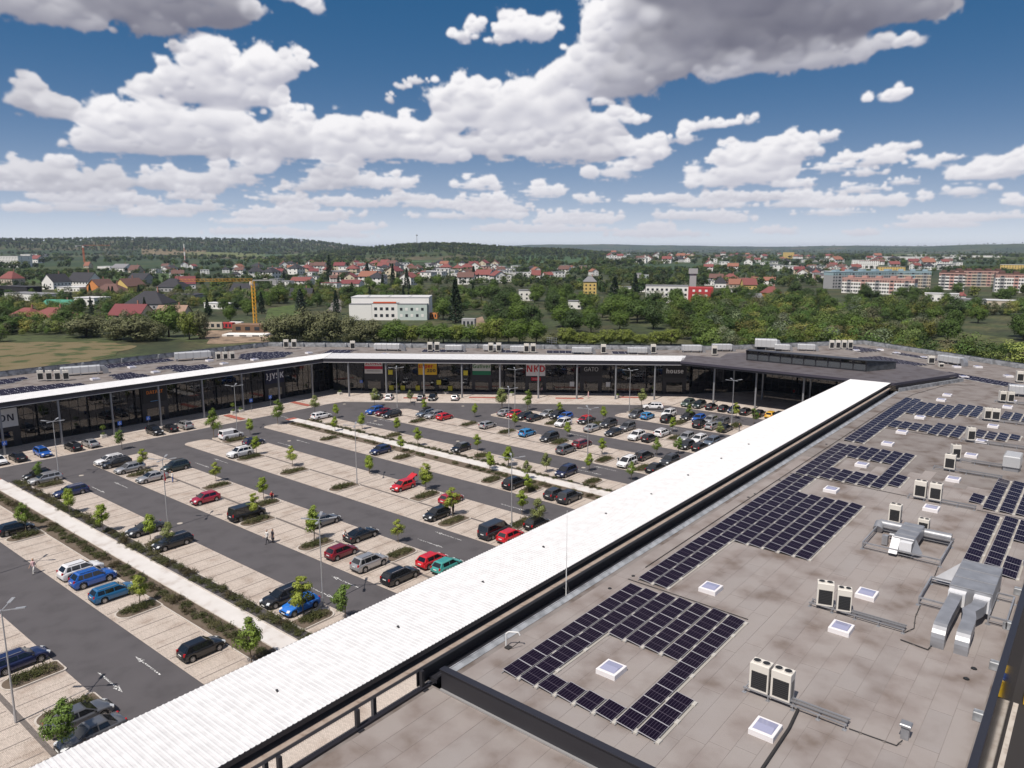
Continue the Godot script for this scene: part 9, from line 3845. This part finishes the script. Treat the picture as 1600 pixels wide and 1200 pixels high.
func build_town() -> void:
	for q in HOUSES:  # label, s, t, turn, width, depth, wall height, rise, form, wall, roof
		var o := thing(q[11] if q.size() > 11 else "house", q[0], q[11] if q.size() > 11 and q[11] == "shed" else "house", "", W(q[1], q[2], land(q[1], q[2])), deg_to_rad(q[3]))
		house(o, q[4], q[5], q[6], q[7], q[8], q[9], q[10])
	var protos := []
	var forms := [["white", "red", "gable"], ["white", "brown", "gable"], ["cream", "red", "hip"], ["white", "dark", "hip"], ["white", "orange", "gable"], ["white", "grey", "flat"], ["cream", "maroon", "gable"], ["pink", "grey", "flat"], ["white", "white", "flat"]]
	for f in forms:
		var o := Node3D.new()
		house(o, 11.0, 9.0, 5.6, 3.2, f[2], f[0], f[1])
		protos.append(o)
	for q in TOWN:  # s, t, turn, prototype, size
		var f: Array = forms["abcdefghi".find(q[3])]
		var roof: String = f[1]
		copy(protos["abcdefghi".find(q[3])], "house", "small %s house with %s roof in the crowded town far off" % [f[0], ("flat " + roof) if f[2] == "flat" else roof], "house", "small houses of the far town", W(q[0], q[1], land(q[0], q[1])), deg_to_rad(q[2]), Vector3(q[4], q[4] * 0.95, q[4]))
	for o in protos:
		o.free()
	for q in BLOCKS:
		apartment(q[0], Vector2(q[1], q[2]), Vector2(q[3], q[4]), q[5], q[6], q[7], q[8], q[9], q[10])
	build_hall_block()
	# meadow, fields, pond, yards: sheets on the land
	for q in PATCHES:  # name, label colour r g b, polygon
		var poly := PackedVector2Array()
		for i in range(0, q[3].size(), 2):
			poly.append(Vector2(q[3][i], q[3][i + 1]))
		var dry: bool = q[0] == "dry_grass"
		if poly.size() > 4 or dry:
			poly = ragged(poly, 2.5)
		var m := weathered(mat("patch_" + q[1], q[2][0], q[2][1], q[2][2], 0.95), noise_tex(64, 0.012, 6, [[0.0, Color(0.45, 0.62, 0.45)], [0.3, Color(0.66, 0.78, 0.6)], [0.42, Color(0.95, 0.93, 0.9)], [1.0, Color.WHITE]]) if dry else noise_tex(61, 0.012, 5, [[0.0, 0.55], [0.5, 0.9], [1.0, 1.0]]), 70.0 if dry else 45.0, noise_tex(62, 0.05, 4, [[0.0, 0.7], [1.0, 1.0]]), 9.0)
		struct(q[0], flat(poly, -0.2, q[4], m))
	for q in FIELDS:  # name, bearings, distances, colour
		var b := MB.new()
		var na := 14
		var nd := 14
		for i in na:
			for j in nd:
				var c := []
				for e in [[0, 0], [1, 0], [1, 1], [0, 1]]:
					var az := deg_to_rad(lerpf(q[1], q[2], (i + e[0]) / float(na)))
					var d := lerpf(q[3], q[4], (j + e[1]) / float(nd))
					c.append(W(d * sin(az), d * cos(az), land(d * sin(az), d * cos(az)) + 1.2))
				b.quad(c[0], c[1], c[2], c[3])
		var k: Array = q[5]
		struct("field", b.mesh(weathered(mat("field_%d_%d" % [int(q[1] * 10), int(q[3])], k[0], k[1], k[2], 0.95), mats["land"].detail_albedo, 160.0)))
	var b := MB.new()
	var pond := PackedVector2Array()
	for i in range(0, POND.size(), 2):
		pond.append(Vector2(POND[i], POND[i + 1]))
	struct("pond_water", flat(pond, -0.4, -0.15, mat("pond", 0.02, 0.025, 0.025, 0.05)))
	# cranes, mast
	crane("yellow tower crane standing at the building site beyond the west wing", CRANE[0], CRANE[1], 21.0, 33.0, 11.0, CRANE[2], [0.70, 0.36, 0.03])
	crane("orange tower crane far off before the wooded ridge", CRANE[3], CRANE[4], 40.0, 70.0, 18.0, CRANE[5], [0.55, 0.13, 0.04])
	var mast := thing("chimney_mast", "thin red and white chimney far off before the fields", "chimney", "", W(CRANE[6], CRANE[7], land(CRANE[6], CRANE[7])))
	for k in 5:
		b = MB.new()
		b.tube(Vector3(0, k * 9.0, 0), Vector3(0, k * 9.0 + 9.0, 0), 1.8 - 0.12 * k, 1.7 - 0.12 * k, 10)
		part("segment", b.mesh(wall_mat("white") if k % 2 == 0 else wall_mat("pink")), mast)
	mast = thing("radio_mast", "tiny radio mast on the crest of the nearer wooded hill", "mast", "", W(CRANE[8], CRANE[9], land(CRANE[8], CRANE[9])))
	b = MB.new()
	b.tube(Vector3.ZERO, Vector3(0, 52, 0), 1.4, 0.7, 6)
	b.box(Vector3(0, 46, 0), Vector3(6, 4, 6))
	part("pole", b.mesh(wall_mat("grey")), mast)
	# building site
	var r := RandomNumberGenerator.new()
	r.seed = 88
	for q in SITE_BOXES:  # label, s, t, w, d, h, colour, turn
		b = MB.new()
		b.box(Vector3(0, q[5] * 0.5, 0), Vector3(q[3], q[5], q[4]))
		var o := thing(q[8], q[0], q[9], "", W(q[1], q[2], -0.15), deg_to_rad(q[7]))
		part("body", b.mesh(wall_mat(q[6])), o)
		b = MB.new()
		for i in 3:
			b.box(Vector3(q[3] * (i - 1) * 0.3, q[5] * 0.5, q[4] * 0.5 + 0.03), Vector3(q[3] * 0.16, q[5] * 0.5, 0.06))
		part("opening", b.mesh(mats["far_glass"]), o)
	# yellow skip with blue lid beside the loading wall
	var o := thing("skip_container", "yellow container with blue lid below the outer wall at the right picture edge", "container", "", W(-1.58, 69.2, 0.05))
	b = MB.new()
	b.bevel_box(Vector3(0, 0.8, 0), Vector3(1.5, 1.5, 3.0), 0.1)
	part("body", b.mesh(mat("skip_yellow", 0.72, 0.46, 0.02, 0.5)), o)
	b = MB.new()
	b.bevel_box(Vector3(0, 1.62, 0.9), Vector3(1.55, 0.14, 1.1), 0.04)
	part("lid", b.mesh(mat("skip_blue", 0.02, 0.08, 0.35, 0.5)), o)
	struct("kerb", flat(PackedVector2Array([Vector2(-2.95, 20), Vector2(-2.6, 20), Vector2(-2.6, 67.5), Vector2(-2.95, 67.5)]), -0.1, 0.12, mats["kerb"]))
	struct("loading_yard", flat(rect(-3.2, -30, 40, 210), -0.19, 0.0, mat("yard_asphalt", 0.028, 0.025, 0.026, 0.9)))


func ragged(poly: PackedVector2Array, by: float) -> PackedVector2Array:  # the same outline with an uneven edge
	var p := PackedVector2Array()
	for i in poly.size():
		var a := poly[i]
		var e := poly[(i + 1) % poly.size()]
		var n := maxi(1, int(a.distance_to(e) / (by * 2.0)))
		var side := (e - a).orthogonal().normalized()
		for k in n:
			var q := a.lerp(e, k / float(n))
			p.append(q + side * lumps.get_noise_2d(q.x * 60.0, q.y * 60.0) * by * 2.2)
	return p


func crane(label: String, s: float, t: float, h: float, jib: float, back: float, turn: float, k: Array) -> void:
	var o := thing("tower_crane", label, "crane", "", W(s, t, land(s, t)), deg_to_rad(turn))
	var m := mat("crane_%d" % int(k[1] * 100), k[0], k[1], k[2], 0.6)
	var z := h / 21.0
	var b := MB.new()
	for e in [[-1, -1], [1, -1], [1, 1], [-1, 1]]:
		b.bar(Vector3(e[0] * 0.7 * z, 0, e[1] * 0.7 * z), Vector3(e[0] * 0.7 * z, h, e[1] * 0.7 * z), 0.2 * z, 0.2 * z)
	for i in 12:
		var y := h * i / 12.0
		var y2 := h * (i + 1) / 12.0
		for e in [[-1, -1, 1, -1], [1, -1, 1, 1], [1, 1, -1, 1], [-1, 1, -1, -1]]:
			b.bar(Vector3(e[0] * 0.7 * z, y, e[1] * 0.7 * z), Vector3(e[2] * 0.7 * z, y2, e[3] * 0.7 * z), 0.12 * z, 0.12 * z)
	part("mast", b.mesh(m), o)
	b = MB.new()
	for e in [[0.0, -0.5], [0.0, 0.5], [1.0, 0.0]]:
		b.bar(Vector3(0, h + e[0] * z, e[1] * z), Vector3(jib, h + e[0] * z, e[1] * z), 0.12 * z, 0.12 * z)
	for i in 20:
		var x := jib * i / 20.0
		b.bar(Vector3(x, h, -0.5 * z), Vector3(x + jib / 40.0, h + z, 0), 0.06 * z, 0.06 * z)
		b.bar(Vector3(x + jib / 40.0, h + z, 0), Vector3(x + jib / 20.0, h, 0.5 * z), 0.06 * z, 0.06 * z)
	part("jib", b.mesh(m), o)
	b = MB.new()
	b.bar(Vector3(0, h + 0.3, 0), Vector3(-back, h + 0.3, 0), 1.0 * z, 0.5 * z)
	part("counter_jib", b.mesh(wall_mat("grey")), o)
	b = MB.new()
	b.box(Vector3(-back + 1.0, h - 0.6 * z, 0), Vector3(2.0 * z, 2.2 * z, 1.2 * z))
	part("counterweight", b.mesh(wall_mat("grey")), o)
	b = MB.new()
	b.box(Vector3(1.0 * z, h - 1.2 * z, 1.1 * z), Vector3(1.4, 1.8, 1.4) * z)
	part("cab", b.mesh(wall_mat("white")), o)


func build_hall_block() -> void:
	# white hall with a lower office front, in three colours
	var o := thing("white_hall", "large white hall with red-orange band and pale green office end beyond the willows", "building", "", W(HALL[0], HALL[1], -0.2), deg_to_rad(39.0))
	var b := MB.new()
	b.box(Vector3(0.3, 5.6, -9.0), Vector3(40, 11.2, 16))
	part("hall", b.mesh(wall_mat("white")), o)
	b = MB.new()
	b.box(Vector3(0.3, 11.3, -9.0), Vector3(40.4, 0.3, 16.4))
	for k in 3:
		b.box(Vector3(-12 + 11 * k, 11.55, -6.0), Vector3(1.2, 0.4, 8))
	part("roof", b.mesh(tile_mat("white")), o)
	for e in [[-14.0, 11.5, 8.0, "white"], [-1.6, 13.0, 8.4, "white"], [12.4, 15.0, 8.0, "pale green"]]:
		b = MB.new()
		b.box(Vector3(e[0], e[2] * 0.5, 2.0), Vector3(e[1], e[2], 6.0))
		var w := part("office_wing", b.mesh(wall_mat(e[3])), o)
		b = MB.new()
		b.box(Vector3(e[0], e[2] + 0.1, 2.0), Vector3(e[1] + 0.1, 0.2, 6.2))
		part("roof_edge", b.mesh(tile_mat("grey")), w)
	b = MB.new()
	b.box(Vector3(-1.6, 8.7, 4.0), Vector3(11.5, 1.2, 1.6))
	part("orange_band", b.mesh(mat("orange_band", 0.55, 0.09, 0.03, 0.7)), o)
	var glass: Material = mats["far_glass"]
	for k in 4:
		for f in 2:
			b = MB.new()
			b.box(Vector3(-6.2 + 2.9 * k, 2.4 + 3.4 * f, 5.02), Vector3(1.5, 1.5, 0.08))
			part("window", b.mesh(glass), o)
	for k in 5:
		for f in 2:
			b = MB.new()
			b.box(Vector3(6.8 + 2.7 * k, 2.4 + 3.2 * f, 5.02), Vector3(1.3, 1.4, 0.08))
			part("window", b.mesh(glass if (k + f) % 2 else wall_mat("white")), o)
	# long white building with a crimson end and a concrete tower behind
	o = thing("white_school", "long white building with crimson end wing and square tower behind, in the trees", "building", "", W(SCHOOL[0], SCHOOL[1], -0.2), deg_to_rad(28.0))
	b = MB.new()
	b.box(Vector3(-8, 5.6, 0), Vector3(28, 11.2, 12))
	part("wall", b.mesh(wall_mat("white")), o)
	b = MB.new()
	b.box(Vector3(14.0, 5.2, 1.0), Vector3(16, 10.6, 13))
	part("crimson_wing", b.mesh(wall_mat("red")), o)
	b = MB.new()
	b.box(Vector3(-8, 11.35, 0), Vector3(28.4, 0.3, 12.4))
	part("roof", b.mesh(tile_mat("grey")), o)
	b = MB.new()
	b.box(Vector3(9.5, 10.0, -14), Vector3(4.4, 20, 4.4))
	b.box(Vector3(9.5, 20.6, -14), Vector3(6.0, 3.4, 6.0))
	part("tower", b.mesh(wall_mat("grey")), o)
	for f in 3:
		for k in 9:
			b = MB.new()
			b.box(Vector3(-20.5 + 3.1 * k, 2.2 + 3.3 * f, 6.02), Vector3(1.5, 1.5, 0.08))
			part("window", b.mesh(glass), o)
		for k in 3:
			b = MB.new()
			b.box(Vector3(9.5 + 4.0 * k, 2.0 + 3.2 * f, 7.52), Vector3(1.6, 1.4, 0.08))
			part("window", b.mesh(wall_mat("white")), o)
